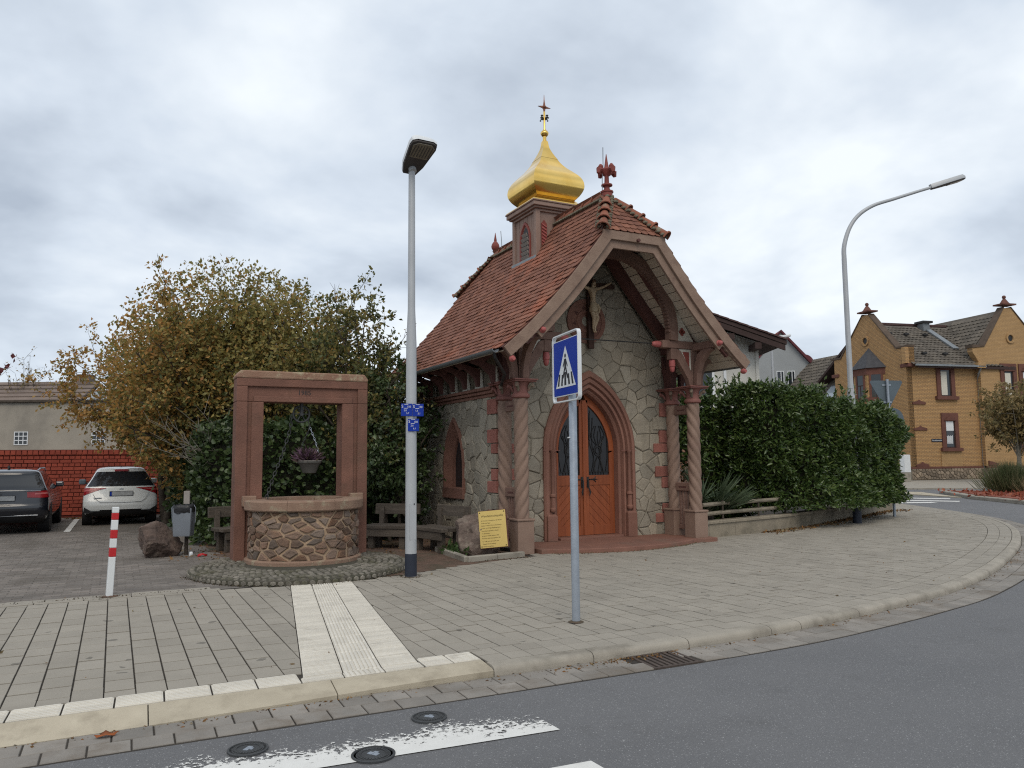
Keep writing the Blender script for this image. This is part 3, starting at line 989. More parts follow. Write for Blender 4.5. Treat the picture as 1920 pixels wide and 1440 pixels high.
def off_pt(s, o):
    a, z, da, dz = prof(s)
    return a + dz * o, z - da * o          # o below the roof line
def s_at_z(z): return float(np.interp(-z, -_c[:, 1], PS))
S_HIP = s_at_z(5.50)
V0, V1, RV0, RV1 = -0.92, 5.47, -0.11, 4.66
TOPZ = 6.42
def v_lim(s):
    z = prof(s)[1]
    if z <= 5.5: return V0, V1
    f_ = (z - 5.5) / (TOPZ - 5.5)
    return V0 + f_ * (RV0 - V0), V1 + f_ * (RV1 - V1)
def strip(sgn, v0, v1, o0, o1, s0, s1, n=14):
    """board that follows the roof slope: between depths o0..o1 below the roof line"""
    m = MB(); rows = []
    for i in range(n + 1):
        s = s0 + (s1 - s0) * i / n
        (a0, z0), (a1, z1) = off_pt(s, o0), off_pt(s, o1)
        rows.append([(sgn * a0, v0, z0), (sgn * a0, v1, z0), (sgn * a1, v1, z1), (sgn * a1, v0, z1)])
    m.grid(rows, closed=True)
    m.f.append((3, 2, 1, 0)); k = n * 4; m.f.append((k, k + 1, k + 2, k + 3))
    return m

# walls with openings
WU, WF, WB = 1.9, 0.75, 5.2
gable_top = [(WU, 3.32), (1.98 - .1, 3.6), (1.30, 4.35), (.85, 4.9), (.5, 5.35), (-.5, 5.35), (-.85, 4.9), (-1.30, 4.35), (-1.88, 3.6), (-WU, 3.32)]
DW, DSP, DR = 0.68, 1.72, 1.09
door_in = arch(0.80, DSP, 1.24, 0.0)
wl = MB()
poly = [(-WU, 0.0)] + [(x + 0.05, z) for x, z in door_in] + [(WU, 0.0)] + gable_top
bm = bmesh.new()
def face_prism(poly, fa, fb, name, mat, parent):
    """outline (may be concave) as a slab"""
    bm = bmesh.new()
    va = [bm.verts.new(fa(p)) for p in poly]; vb = [bm.verts.new(fb(p)) for p in poly]
    f1 = bm.faces.new(va); f2 = bm.faces.new(list(reversed(vb)))
    bm.normal_update()
    n = len(poly)
    for i in range(n): bm.faces.new((va[i], vb[i], vb[(i + 1) % n], va[(i + 1) % n]))
    bmesh.ops.triangulate(bm, faces=[f1, f2])
    bmesh.ops.recalc_face_normals(bm, faces=bm.faces)
    me = bpy.data.meshes.new(name); bm.to_mesh(me); bm.free(); me.materials.append(mat)
    return link(name, me, parent)
bm.free()
fw = face_prism(poly, lambda p: (p[0], WF, p[1]), lambda p: (p[0], WF + 0.4, p[1]), 'front_wall', m_mortar, ch)
WC, WW, WSP, WRI, WSILL = 2.68, 0.46, 1.42, 0.91, 0.95
win_in = arch(WW, WSP, WRI, WSILL)
poly = [(WF + 0.001, 0), (WB, 0), (WB, 3.3), (WF + 0.001, 3.3)]
up = [(WF + 0.4, WSILL)] + [(x + WC, z) for x, z in win_in] + [(WB, WSILL), (WB, 3.3), (WF + 0.4, 3.3)]
sw = face_prism(up, lambda p: (-WU, p[0], p[1]), lambda p: (-WU + 0.4, p[0], p[1]), 'side_wall', m_mortar, ch)
MB().box(-WU, -WU + .4, WF + .4, WB, 0, WSILL).build('wall_base', m_mortar, sw)
MB().box(WU - .4, WU, WF + .4, WB, 0, 3.3).build('far_side_wall', m_stone, ch)
MB().xz([(-WU + .4, 0), (WU - .4, 0), (WU - .4, 3.3), (.6, 5.3), (-.6, 5.3), (-WU + .4, 3.3)], WB - .3, WB - 0.002).build('rear_wall', m_stone, ch)
MB().box(-WU + .41, WU - .41, WF + .41, WB - .31, 0.02, 0.06).build('floor_slab', m_sand, ch)

# rubble stones on the front and the left side
rs = random.Random(11)
reg = [(-1.72, 0.06), (1.72, 0.06), (1.86, 3.3), (1.30, 4.3), (.85, 4.86), (.5, 5.3), (-.5, 5.3), (-.85, 4.86), (-1.30, 4.3), (-1.86, 3.3)]
reg = [(-1.80, 0.06), (1.80, 0.06), (1.80, 3.62), (1.05, 4.62), (.5, 5.3), (-.5, 5.3), (-1.05, 4.62), (-1.80, 3.62)]
mid = arch(0.92, DSP, 1.38, 0.0, 14)
def in_arch(x, z, w, sp, ri):
    if z <= sp: return abs(x) < w
    Rr = (w * w + ri * ri) / (2 * w)
    return math.hypot(abs(x) + Rr - w, z - sp) < Rr
def push_arch(p, w, sp, ri, cx=0.0, zs=None):
    x, z = p[0] - cx, p[1]
    if zs is not None and z < zs: return p
    if not in_arch(x, z, w, sp, ri): return p
    sg = 1 if x >= 0 else -1
    if z <= sp: return (cx + sg * w, z)
    Rr = (w * w + ri * ri) / (2 * w)
    ox = sg * (w - Rr)
    dx, dz = x - ox, z - sp
    l = math.hypot(dx, dz) or 1
    nx = ox + dx / l * Rr
    if nx * sg < 0: return (cx, sp + ri)
    return (cx + nx, sp + dz / l * Rr)
def densify(poly, d=0.09):
    out = []
    for i in range(len(poly)):
        p, q = poly[i], poly[(i + 1) % len(poly)]
        n = max(1, int(math.hypot(q[0] - p[0], q[1] - p[1]) / d))
        for k in range(n): out.append((p[0] + (q[0] - p[0]) * k / n, p[1] + (q[1] - p[1]) * k / n))
    return out
def mixed(rg, x0, x1, y0, y1, d0, d1, n):
    pts = []
    for _ in range(n):
        x, y = rg.uniform(x0, x1), rg.uniform(y0, y1)
        d = d0 + (d1 - d0) * rg.random() ** 1.1
        if all((x - a) ** 2 + (y - b) ** 2 > (.5 * (d + e)) ** 2 for a, b, e in pts): pts.append((x, y, d))
    return [(a, b) for a, b, _ in pts]
def wall_stones(seeds, reg, fn, parent, test, push, seed):
    r_ = random.Random(seed)
    P = Pieces()
    for poly in voronoi(seeds, reg, 0.010):
        c = (sum(p[0] for p in poly) / len(poly), sum(p[1] for p in poly) / len(poly))
        if test(*c): continue
        poly = dedupe(poly, 0.02)
        if len(poly) < 3: continue
        d2 = densify(poly, 0.10)
        if any(test(*p) for p in d2):
            poly = dedupe([push(p) for p in d2], 0.015)
            if len(poly) < 3 or abs(area(poly)) < 0.003: continue
        j = [(p[0] + r_.uniform(-.008, .008), p[1] + r_.uniform(-.008, .008)) for p in poly]
        m = stone_piece(j, fn, r_.uniform(0.012, 0.034), r_.uniform(0.012, 0.022))
        if m: P.add(m)
    return P.finish('stone', m_stone, parent, limit=300)
seeds = mixed(rs, -1.95, 1.95, -0.1, 5.4, 0.11, 0.36, 2400)
wall_stones(seeds, reg, lambda p, d: (p[0], WF - d, p[1]), fw,
            lambda x, z: in_arch(x - 0.05, z, 0.90, DSP, 1.36), lambda p: push_arch(p, 0.91, DSP, 1.37, 0.05), 3)
seeds = mixed(rs, 0.6, 5.3, -0.1, 2.9, 0.11, 0.33, 2000)
wall_stones(seeds, [(0.95, 0.03), (5.15, 0.03), (5.15, 2.75), (0.95, 2.75)], lambda p, d: (-WU - d, p[0], p[1]), sw,
            lambda y, z: in_arch(y - WC, z, 0.48, WSP, 0.94) and z > 0.8, lambda p: push_arch(p, 0.49, WSP, 0.95, WC, 0.8), 5)
# quoins
def quoin(z0, z1, w, side, k):
    if side == 'fl': m = MB().cbox(-w, 0.02, -0.035, 0.03, 0, z1 - z0 - 0.02, 0.012)
    return m
z = 0.05; i = 0
while z < 2.66:
    h = rs.choice((0.19, 0.22, 0.26, 0.29))
    wa, wb = (0.36, 0.17) if i % 2 else (0.19, 0.33)
    wa += rs.uniform(-.03, .03)
    for sg in (-1, 1):
        x0, x1 = (-WU - 0.035, -WU + wa) if sg < 0 else (WU - wa, WU + 0.035)
        MB().cbox(x0, x1, WF - 0.05, WF + wb, z, z + h - 0.018, 0.012).build('quoin', m_quoin if (i % 3) else m_stone, fw)
    z += h; i += 1

# door surround: moulding swept round the pointed arch
U0 = 0.05
def surround(prof_pts, spring, z0, fn, name, mat, parent):
    rows = []
    for w, ri, d in prof_pts:
        rows.append([fn(x, z, d) for x, z in arch(w, spring, ri, z0, 14)])
    return MB().grid(rows).build(name, mat, parent, 35)
DP = [(1.02, 1.53, 0.78), (1.02, 1.53, 0.69), (0.985, 1.48, 0.66), (0.93, 1.41, 0.655), (0.915, 1.39, 0.70), (0.885, 1.355, 0.675), (0.845, 1.30, 0.675), (0.83, 1.28, 0.73),
      (0.80, 1.245, 0.705), (0.765, 1.20, 0.71), (0.75, 1.18, 0.78), (0.72, 1.14, 0.76), (0.69, 1.10, 0.80), (0.685, 1.095, 0.98)]
ds = surround(DP, DSP, 0.08, lambda x, z, d: (x + U0, d, z), 'door_surround', m_sand, ch)
for sg in (-1, 1):
    MB().cbox(U0 + sg * 0.885 - 0.105, U0 + sg * 0.885 + 0.105, 0.615, 0.80, 0.08, 0.56, 0.03).build('jamb_base', m_sand, ds, bev=0.01)
    c = MB().lathe([(0.045, 0.6), (0.06, 0.63), (0.06, 0.66), (0.042, 0.68), (0.042, 0.86), (0.06, 0.88), (0.06, 0.91), (0.036, 0.93), (0.036, 1.68), (0.05, 1.70), (0.05, 1.73)], 10,
                   Matrix.Translation((U0 + sg * 0.855, 0.665, 0)))
    c.build('colonnette', m_sand, ds, 35)
    MB().box(U0 + sg * 0.86 - 0.175, U0 + sg * 0.86 + 0.175, 0.667, 0.68, 1.715, 1.724).build('joint_line', m_capital, ds)
# threshold and step platform
st = MB()
pl = [(-1.62, 0.74), (-1.62, -0.36)] + [(-1.5 + 3.1 * i / 16, -0.36 - 0.42 * math.sin(PI * i / 16) ** 0.8) for i in range(17)] + [(2.16, -0.36), (2.16, 0.74)]
st.xy(pl, -0.02, 0.075).build('porch_step', m_sand, ch, bev=0.012)
MB().box(U0 - 0.70, U0 + 0.70, 0.66, 1.1, 0.07, 0.115).build('threshold', m_sand, ch, bev=0.008)

# door leaves
DV = 0.93
leaf_out = arch(0.684, DSP, 1.093, 0.12, 12)
for sg in (-1, 1):
    dl = thing('door', None, None); dl.parent = ch
    half = [p for p in leaf_out if p[0] * sg >= -1e-6]
    half = [(0.006 * sg, 0.12)] + ([p for p in half] if sg > 0 else list(reversed(half)))
    half = [(max(0.006, abs(x)) * sg, z) for x, z in half]
    half = dedupe(half, 0.003)
    # frame with the glazed opening: build as stiles, rails and an arched head
    def ub(x0, x1, z0, z1, v0=DV, v1=DV + 0.05):
        a, b = sorted((sg * x0 + U0, sg * x1 + U0))
        return MB().box(a, b, v0, v1, z0, z1)
    fr = ub(0.006, 0.10, 0.12, 2.70)
    k = ub(0.575, 0.684, 0.12, DSP); fr.add(k.v, k.f)
    k = ub(0.10, 0.575, 0.12, 0.30); fr.add(k.v, k.f)
    k = ub(0.10, 0.575, 1.06, 1.25); fr.add(k.v, k.f)
    outer = [(x, z) for x, z in arch(0.684, DSP, 1.093, DSP, 14) if x * sg >= 0]
    inner = [(x, z) for x, z in arch(0.575, DSP, 0.93, DSP, 14) if x * sg >= 0]
    rows = []
    for po, pi in zip(outer, inner):
        cx_ = max(abs(pi[0]), 0.09) * sg
        rows.append([(po[0] + U0, DV, po[1]), (cx_ + U0, DV, min(pi[1], po[1] - .05)), (cx_ + U0, DV + .05, min(pi[1], po[1] - .05)), (po[0] + U0, DV + .05, po[1])])
    fr.grid(rows, closed=True)
    fr.build('door_frame', m_door, dl, bev=0.004)
    # cover strip at the meeting of the leaves
    if sg > 0: MB().box(U0 - 0.035, U0 + 0.035, DV - 0.022, DV - 0.001, 0.12, 2.68).build('cover_strip', m_door, dl, bev=0.006)
    rect = [(0.10, 0.30), (0.575, 0.30), (0.575, 1.06), (0.10, 1.06)]
    MB().box(*sorted((U0 + sg * .10, U0 + sg * .575)), DV + .028, DV + .045, 0.30, 1.06).build('panel_backing', m_door, dl)
    for i in range(-8, 12):
        w = 0.105
        n_ = (math.cos(R_(45)), math.sin(R_(45)))
        c0 = 0.25 + i * w
        pc = clip_half(clip_half(rect, n_[0], n_[1], c0 + w - 0.006), -n_[0], -n_[1], -c0)
        if len(pc) < 3 or abs(area(pc)) < .0008: continue
        MB().xz([(U0 + sg * x, z) for x, z in pc], DV + 0.012, DV + 0.03).build('plank', m_door, dl)
    g_ = [(0.10, 1.25)] + [(0.575, 1.25)] + [(abs(x), z) for x, z in (inner if sg > 0 else list(reversed(inner)))][::-1]
    gl = [(0.09, 1.24), (0.585, 1.24)] + [(max(abs(x), .09), z) for x, z in sorted(inner, key=lambda p: p[1])]
    gl = dedupe(gl + [(0.09, 2.62)], 0.004)
    MB().xz([(U0 + sg * x, z) for x, z in gl], DV + 0.03, DV + 0.036).build('glass_pane', m_leadglass, dl)
    gr = MB()
    def line(pts, r=0.006): gr.tube([(U0 + sg * x, DV + 0.018, z) for x, z in pts], r, 5)
    for bx in (0.15, 0.21, 0.27, 0.335, 0.40, 0.46, 0.52):
        if bx < 0.5: line([(bx, 1.25), (bx, 1.32)])
    for i, (xa, xb, zt) in enumerate(((0.12, 0.14, 2.5), (0.18, 0.13, 2.45), (0.26, 0.20, 2.36), (0.33, 0.33, 2.1), (0.42, 0.44, 2.0), (0.50, 0.54, 1.86))):
        line(catmull([(xa, 1.30), (xa + (.05 if i % 2 else -.03), 1.6), (xb, 1.95), (xb + .02, zt)], 5))
    for cx_, cz, r1 in ((0.33, 1.72, 0.09), (0.33, 1.72, 0.055)):
        line([(cx_ + r1 * math.cos(2 * PI * i / 14), cz + r1 * 1.15 * math.sin(2 * PI * i / 14)) for i in range(15)], 0.008)
    line([(0.22, 1.28), (0.27, 1.5), (0.33, 1.62), (0.40, 1.5), (0.46, 1.28)], 0.010)
    line([(0.10, 1.31), (0.575, 1.31)], 0.007)
    for dx in (-.16, -.08, .08, .16):
        line(catmull([(0.33 + dx * .2, 1.82), (0.33 + dx, 2.0), (0.33 + dx * .4, 2.2)], 5))
    gr.build('grille', m_dark, dl)
    hd = MB()
    hd.box(*sorted((U0 + sg * .035, U0 + sg * .085)), DV - .02, DV - .004, 1.02, 1.22)
    hd.tube([(U0 + sg * .06, DV - .05, 1.15), (U0 + sg * .06, DV - .055, 1.02), (U0 + sg * .09, DV - .06, .93), (U0 + sg * .075, DV - .06, .86)], [.014, .014, .018, .008], 7)
    hd.tube([(U0 + sg * .06, DV - .01, 1.15), (U0 + sg * .06, DV - .05, 1.15)], .012, 6)
    hd.build('handle', m_dark, dl, 40)
    hg = MB()
    hg.tube([(U0 + sg * .10, DV - .006, 1.17), (U0 + sg * .20, DV - .006, 1.17)], .012, 5)
    for a in (-50, 0, 50):
        c_, s_ = math.cos(R_(a)), math.sin(R_(a))
        hg.tube([(U0 + sg * .20, DV - .006, 1.17), (U0 + sg * (.20 + .09 * c_), DV - .006, 1.17 + .07 * s_)], [.014, .006], 5)
    hg.build('strap_ornament', m_dark, dl)

# side window
wsur = surround([(0.52, 1.0, 0.0), (0.52, 1.0, 0.045), (0.47, 0.93, 0.05), (0.455, 0.905, 0.02), (0.345, 0.745, -0.11), (0.34, 0.735, -0.09), (0.305, 0.68, -0.10), (0.30, 0.67, -0.16)], WSP, 0.85,
                lambda x, z, d: (-WU - d, x + WC, z), 'window_surround', m_sand, ch)
MB().box(-WU - .06, -WU + .3, WC - .53, WC + .53, 0.80, 1.02).build('window_sill', m_sand, wsur, bev=0.015)
MB().yz([(x + WC, z) for x, z in arch(0.305, WSP, 0.675, 1.02)], -WU + .145, -WU + .155).build('window_pane', m_glass, wsur)
MB().box(-WU + .13, -WU + .143, WC - .01, WC + .01, 1.02, 2.0).build('mullion', m_dark, wsur)

# cornice along the side wall
for name, o, z0, z1 in (('cornice_moulding', .05, 2.70, 2.76), ('cornice_moulding', .10, 2.762, 2.82), ('cornice_moulding', .15, 2.822, 2.88)):
    for sg in (-1, 1):
        a, b = sorted((sg * WU, sg * (WU + o)))
        MB().box(a, b, WF - .02, WB, z0, z1).build(name, m_sand, ch, bev=0.012)

# roof deck
for sg in (-1, 1):
    rows = []
    n = 22
    for i in range(n + 1):
        s = SLEN * i / n
        v0, v1 = v_lim(s)
        a, z, da, dz = prof(s)
        rows.append([(sg * a, v0, z), (sg * a, v1, z), (sg * (a + dz * .055), v1 - .02, z - da * .055), (sg * (a + dz * .055), v0 + .02, z - da * .055)])
    MB().grid(rows, closed=True).build('roof_deck', m_timberd, ch, fix=True)
for v_e, v_r in ((V0, RV0), (V1, RV1)):
    sg = 1 if v_r > v_e else -1
    MB().add([(-.66, v_e, 5.49), (.66, v_e, 5.49), (0, v_r, TOPZ), (-.66, v_e + sg * .1, 5.44), (.66, v_e + sg * .1, 5.44), (0, v_r + sg * .1, TOPZ - .06)],
             [(0, 1, 2), (5, 4, 3), (0, 3, 4, 1), (1, 4, 5, 2), (2, 5, 3, 0)]).build('half_hip_deck', m_timberd, ch)

# plain tiles with rounded ends
def tile_mb(w, seed):
    r_ = random.Random(seed)
    w2 = w / 2 - 0.002
    pts = [(-w2, .045), (-w2 * .72, .018), (-w2 * .35, .004), (0, 0), (w2 * .35, .004), (w2 * .72, .018), (w2, .045), (w2, .27), (-w2, .27)]
    t = 0.012
    zf = lambda y: 0.030 - y * 0.112
    m = MB(); n = len(pts)
    tw = r_.uniform(-.004, .004)
    m.add([(x, y, zf(y) - t + tw * x / w2) for x, y in pts] + [(x, y, zf(y) + tw * x / w2) for x, y in pts],
          [tuple(range(n, 2 * n)), tuple(range(n - 1, -1, -1))] + [(i, (i + 1) % n, n + (i + 1) % n, n + i) for i in range(n)])
    return m
TW, TE = 0.150, 0.136
tiles = [tile_mb(TW, i) for i in range(4)]
rt = random.Random(4)
P = Pieces(); PH = Pieces()
for sg in (-1, 1):
    i = 0
    s = SLEN + 0.035
    row = 0
    while s > 0.12:
        s_mid = max(0.02, s - TE / 2)
        a, z, da, dz = prof(min(s, SLEN) - 0.0001)
        ex = s - min(s, SLEN)
        a, z = a + da * ex, z + dz * ex
        a2, z2, da2, dz2 = prof(s_mid)
        v0, v1 = v_lim(max(0.0, s - 0.1))
        Y = Vector((-sg * da2, 0, -dz2)); Z = Vector((-sg * dz2, 0, da2)); X = Y.cross(Z)
        v = v0 + TW / 2 + (row % 2) * TW / 2 - TW / 2
        while v < v1 + 0.02:
            if v - TW / 2 > v0 - 0.05 and v + TW / 2 < v1 + 0.05:
                M_ = frame(X, Y, Z, Vector((sg * a, v, z)) + Z * rt.uniform(-.003, .004)) @ Matrix.Rotation(rt.uniform(-.012, .012), 4, 'Z') @ Matrix.Rotation(rt.uniform(-.008, .008), 4, 'X')
                P.add(rt.choice(tiles), M_)
            v += TW
        s -= TE; row += 1
HL = math.hypot(RV0 - V0, TOPZ - 5.5)
for v_e, v_r in ((V0, RV0), (V1, RV1)):
    hd_ = Vector((0, v_r - v_e, TOPZ - 5.5)).normalized()
    nrm = Vector((0, -(TOPZ - 5.5), v_r - v_e)).normalized() if v_r > v_e else Vector((0, (TOPZ - 5.5), v_e - v_r)).normalized()
    if nrm.z < 0: nrm = -nrm
    X = hd_.cross(nrm)
    row = 0; d = -0.035
    while d < HL - 0.1:
        f_ = max(0, d) / HL
        hw = 0.66 * (1 - f_)
        u = -hw + (row % 2) * TW / 2 - 0.02
        while u < hw + 0.02:
            if abs(u) + TW * .35 < hw + 0.03:
                P.add(rt.choice(tiles), frame(X, hd_, nrm, Vector((u, v_e, 5.5)) + hd_ * d + nrm * rt.uniform(0, .004)) @ Matrix.Rotation(rt.uniform(-.015, .015), 4, 'Z'))
            u += TW
        d += TE; row += 1
n_tiles = P.finish('roof_tile', m_tile, ch, limit=300)

# ridge and hip tiles
def cap_tile(L, r0, r1, lip):
    """half-round tile along +y, wider and lipped at y=0"""
    rows = []
    for y, r in ((0, r0 + lip), (0.03, r0 + lip), (0.045, r0), (L, r1), (L, r1 - .018), (0.0, r0 + lip - .02)):
        rows.append([(r * math.cos(PI * (j / 8 * 1.1 - .05)), y, r * math.sin(PI * (j / 8 * 1.1 - .05)) - .02) for j in range(9)])
    rows.append(rows[0])
    return MB().grid(rows)
rtile = cap_tile(0.40, 0.10, 0.078, 0.012).mesh('ridge_tile', m_ridge, 40)
htile = cap_tile(0.36, 0.10, 0.07, 0.028).mesh('hip_tile', m_ridge, 40)
v = RV0 + 0.05
while v < RV1 - 0.25:
    if not (1.72 < v + .17 < 2.68):
        link('ridge_tile', rtile, ch, 0, Matrix.Translation((0, v, TOPZ + 0.01 + rt.uniform(-.006, .006))) @ Matrix.Rotation(rt.uniform(-.03, .03), 4, 'Z'))
    v += 0.335
for v_e, v_r in ((V0, RV0), (V1, RV1)):
    for sg in (-1, 1):
        a = Vector((sg * .675, v_e - (.03 if v_r > v_e else -.03), 5.51)); b = Vector((0, v_r, TOPZ + .01))
        d = (b - a); L = d.length; d.normalize()
        Zv = (Vector((sg * .5, (-1 if v_r > v_e else 1) * .7, .9)))
        Zv = (Zv - d * Zv.dot(d)).normalized(); Xv = d.cross(Zv)
        mbed = MB()
        for k in range(4):
            link('hip_tile', htile, ch, 0, frame(Xv, d, Zv, a + d * (k * 0.30 - .02) + Zv * .01))
        for k in range(14):
            p = a + d * (L * (k + .5) / 14)
            for q in (-1, 1):
                c_ = p + Xv * q * .095 + Vector((0, 0, -.012))
                mbed.lathe([(0.0, -.03), (.05, -.01), (.045, .02), (.01, .035)], 5, Matrix.Translation(c_) @ Matrix.Rotation(rt.uniform(0, 3), 4, 'Z'))
        mbed.build('mortar_bed', m_bed, ch)['kind'] = 'stuff'
bedr = MB()
for k in range(60):
    v = RV0 + .1 + (RV1 - RV0 - .2) * k / 60
    if 1.70 < v < 2.70: continue
    for q in (-1, 1):
        bedr.lathe([(0.0, -.03), (.05, -.01), (.045, .015), (.01, .03)], 5, Matrix.Translation((q * .095, v, TOPZ - .055)) @ Matrix.Rotation(rt.uniform(0, 3), 4, 'Z'))
bedr.build('ridge_mortar', m_bed, ch)['kind'] = 'stuff'

# finials and lightning rods
fi = MB().lathe([(.10, TOPZ - .02), (.105, TOPZ + .05), (.12, TOPZ + .06), (.12, TOPZ + .085), (.06, TOPZ + .10), (.05, TOPZ + .17), (.105, TOPZ + .19), (.105, TOPZ + .215), (.045, TOPZ + .23), (.04, TOPZ + .40),
                    (.075, TOPZ + .46), (.09, TOPZ + .50), (.05, TOPZ + .53), (.04, TOPZ + .56), (.006, TOPZ + .80)], 12, Matrix.Translation((0, RV0, 0))).build('front_finial', m_finial, ch, 35)
for k in range(4):
    a = PI / 2 * k + .1
    cr = MB().tube([(0.03 * math.cos(a), RV0 + .03 * math.sin(a), TOPZ + .40), (.11 * math.cos(a), RV0 + .11 * math.sin(a), TOPZ + .48), (.18 * math.cos(a), RV0 + .18 * math.sin(a), TOPZ + .47), (.20 * math.cos(a), RV0 + .20 * math.sin(a), TOPZ + .40)],
                   [.03, .05, .06, .03], 8)
    cr.lathe([(0, -.05), (.045, -.03), (.05, .01), (.02, .05)], 8, Matrix.Translation((.14 * math.cos(a), RV0 + .14 * math.sin(a), TOPZ + .53)))
    cr.build('crocket', m_finial, fi, 40)
MB().lathe([(.05, TOPZ - .05), (.045, TOPZ + .12), (.06, TOPZ + .13), (.09, TOPZ + .18), (.10, TOPZ + .23), (.085, TOPZ + .29), (.05, TOPZ + .34), (.03, TOPZ + .36), (.035, TOPZ + .38), (.005, TOPZ + .57)], 14,
           Matrix.Translation((0, RV1, 0))).build('rear_finial', m_finial, ch, 35)
MB().tube([(-.09, RV0 + .02, TOPZ + .02), (-.10, RV0, TOPZ + .3), (-.075, RV0, TOPZ + .5), (-.07, RV0, TOPZ + .92)], .008, 5).build('lightning_rod', m_zinc, ch)
MB().tube([(.02, RV1 - .32, TOPZ), (.0, RV1 - .34, TOPZ + .25), (-.02, RV1 - .34, TOPZ + .52)], .008, 5).build('lightning_rod', m_zinc, ch)

# barge boards
for sg in (-1, 1):
    strip(sg, V0 - .03, V0 + .02, .015, .20, S_HIP - .06, SLEN - .02).build('barge_board', m_timberl, ch, bev=0.006)
    strip(sg, V0 + .021, V0 + .07, .12, .34, S_HIP - .04, s_at_z(3.78)).build('barge_board', m_timberl, ch, bev=0.006)
    # scalloped lower end
    s0 = s_at_z(3.78)
    rows = []; m = MB(); n = 26
    for i in range(n + 1):
        s = s0 + (SLEN - .05 - s0) * i / n
        o1 = .235 - .022 * abs(math.sin(i / n * PI * 5)) - .01 * (i / n) ** 2
        (a0, z0), (a1, z1) = off_pt(s, .12), off_pt(s, o1)
        rows.append([(sg * a0, V0 + .021, z0), (sg * a0, V0 + .07, z0), (sg * a1, V0 + .07, z1), (sg * a1, V0 + .021, z1)])
    m.grid(rows, closed=True); m.f.append((3, 2, 1, 0)); k = n * 4; m.f.append((k, k + 1, k + 2, k + 3))
    m.build('barge_board', m_timberl, ch)
    a_, z_ = off_pt(SLEN - .02, .25)
    MB().lathe([(.035, -.05), (.05, -.02), (.05, .02), (.03, .06)], 10, Matrix.Translation((sg * a_, V0, z_)) @ Matrix.Rotation(R_(90), 4, 'X')).build('peg', m_peg, ch, 40)
    strip(sg, V1 - .02, V1 + .03, .015, .20, S_HIP - .06, SLEN - .02).build('barge_board', m_timberl, ch)
a1, z1 = off_pt(S_HIP, .015)
MB().box(-.66, .66, V0 - .032, V0 + .018, 5.33, 5.485).build('hip_fascia', m_timberl, ch, bev=0.006)
MB().box(-.54, .54, V0 + .022, V0 + .072, 5.19, 5.36).build('hip_fascia', m_timberl, ch, bev=0.006)
MB().lathe([(.022, -.06), (.03, -.03), (.03, .03)], 10, Matrix.Translation((.05, V0 - .05, 5.36)) @ Matrix.Rotation(R_(90), 4, 'X')).build('peg', m_timberd, ch, 40)

# soffit boards, rafters
for sg in (-1, 1):
    s = 0.25
    while s < SLEN - .15:
        strip(sg, V0 + .08 if s > S_HIP else v_lim(s)[0] + .18, V1 - .1 if s > S_HIP else v_lim(s)[1] - .18, .058, .078, s, s + .176, 2).build('soffit_board', m_soffit, ch)
        s += .19
    for v0, v1, mt in ((V0 + .071, V0 + .14, m_timberd), (-.13, -.03, m_timberd), (.42, .58, m_timberd), (1.3, 1.42, m_timberd), (2.1, 2.22, m_timberd), (2.9, 3.02, m_timberd), (3.7, 3.82, m_timberd), (4.5, 4.62, m_timberd)):
        strip(sg, v0, v1, .08, .27 if v0 > .3 else .27 if v0 < -.5 else .205, .1 if v0 > .3 else S_HIP + .02 if v0 < -.5 else .55, SLEN - (.42 if v0 < .1 else .12)).build('rafter', mt, ch, bev=0.006)
# gutter and its downpipe
for sg in (-1, 1):
    m = MB(); rows = []
    for v in (V0 + .12, V1 - .05):
        rows.append([(sg * (2.655 + .06 * math.cos(PI + PI * j / 8)), v, 3.325 + .06 * math.sin(PI + PI * j / 8)) for j in range(9)] +
                    [(sg * (2.655 + .052 * math.cos(2 * PI - PI * j / 8)), v, 3.325 + .052 * math.sin(2 * PI - PI * j / 8)) for j in range(9)])
    m.grid(rows, closed=True); m.f.append(tuple(range(17, -1, -1))); m.f.append(tuple(range(18, 36)))
    m.build('gutter', m_zinc, ch, 30)
    MB().tube([(sg * 2.65, V0 + .2, 3.29), (sg * 2.62, V0 + .22, 3.2), (sg * 2.25, -.3, 2.98), (sg * 2.02, .3, 2.86)], .026, 8).build('downpipe', m_dark, ch, 40) if sg < 0 else None

# bell tower
TV = 2.2
tw_ = thing('bell_tower', None, None); tw_.parent = ch
hb = .48
MB().box(-hb, hb, TV - hb, TV + hb, 5.35, 6.63).build('tower_body', m_tower, tw_, bev=0.006)
for sg in (-1, 1):
    for sv in (-1, 1):
        MB().box(sg * hb - .05, sg * hb + .05, TV + sv * hb - .05, TV + sv * hb + .05, 5.36, 6.62).build('corner_board', m_tower, tw_, bev=0.006)
    # boards
    for k in range(5):
        y = TV - .36 + k * .18
        MB().box(*sorted((sg * (hb + .001), sg * (hb + .006))), y - .082, y + .082, 5.37, 6.61).build('tower_plank', m_tower, tw_)
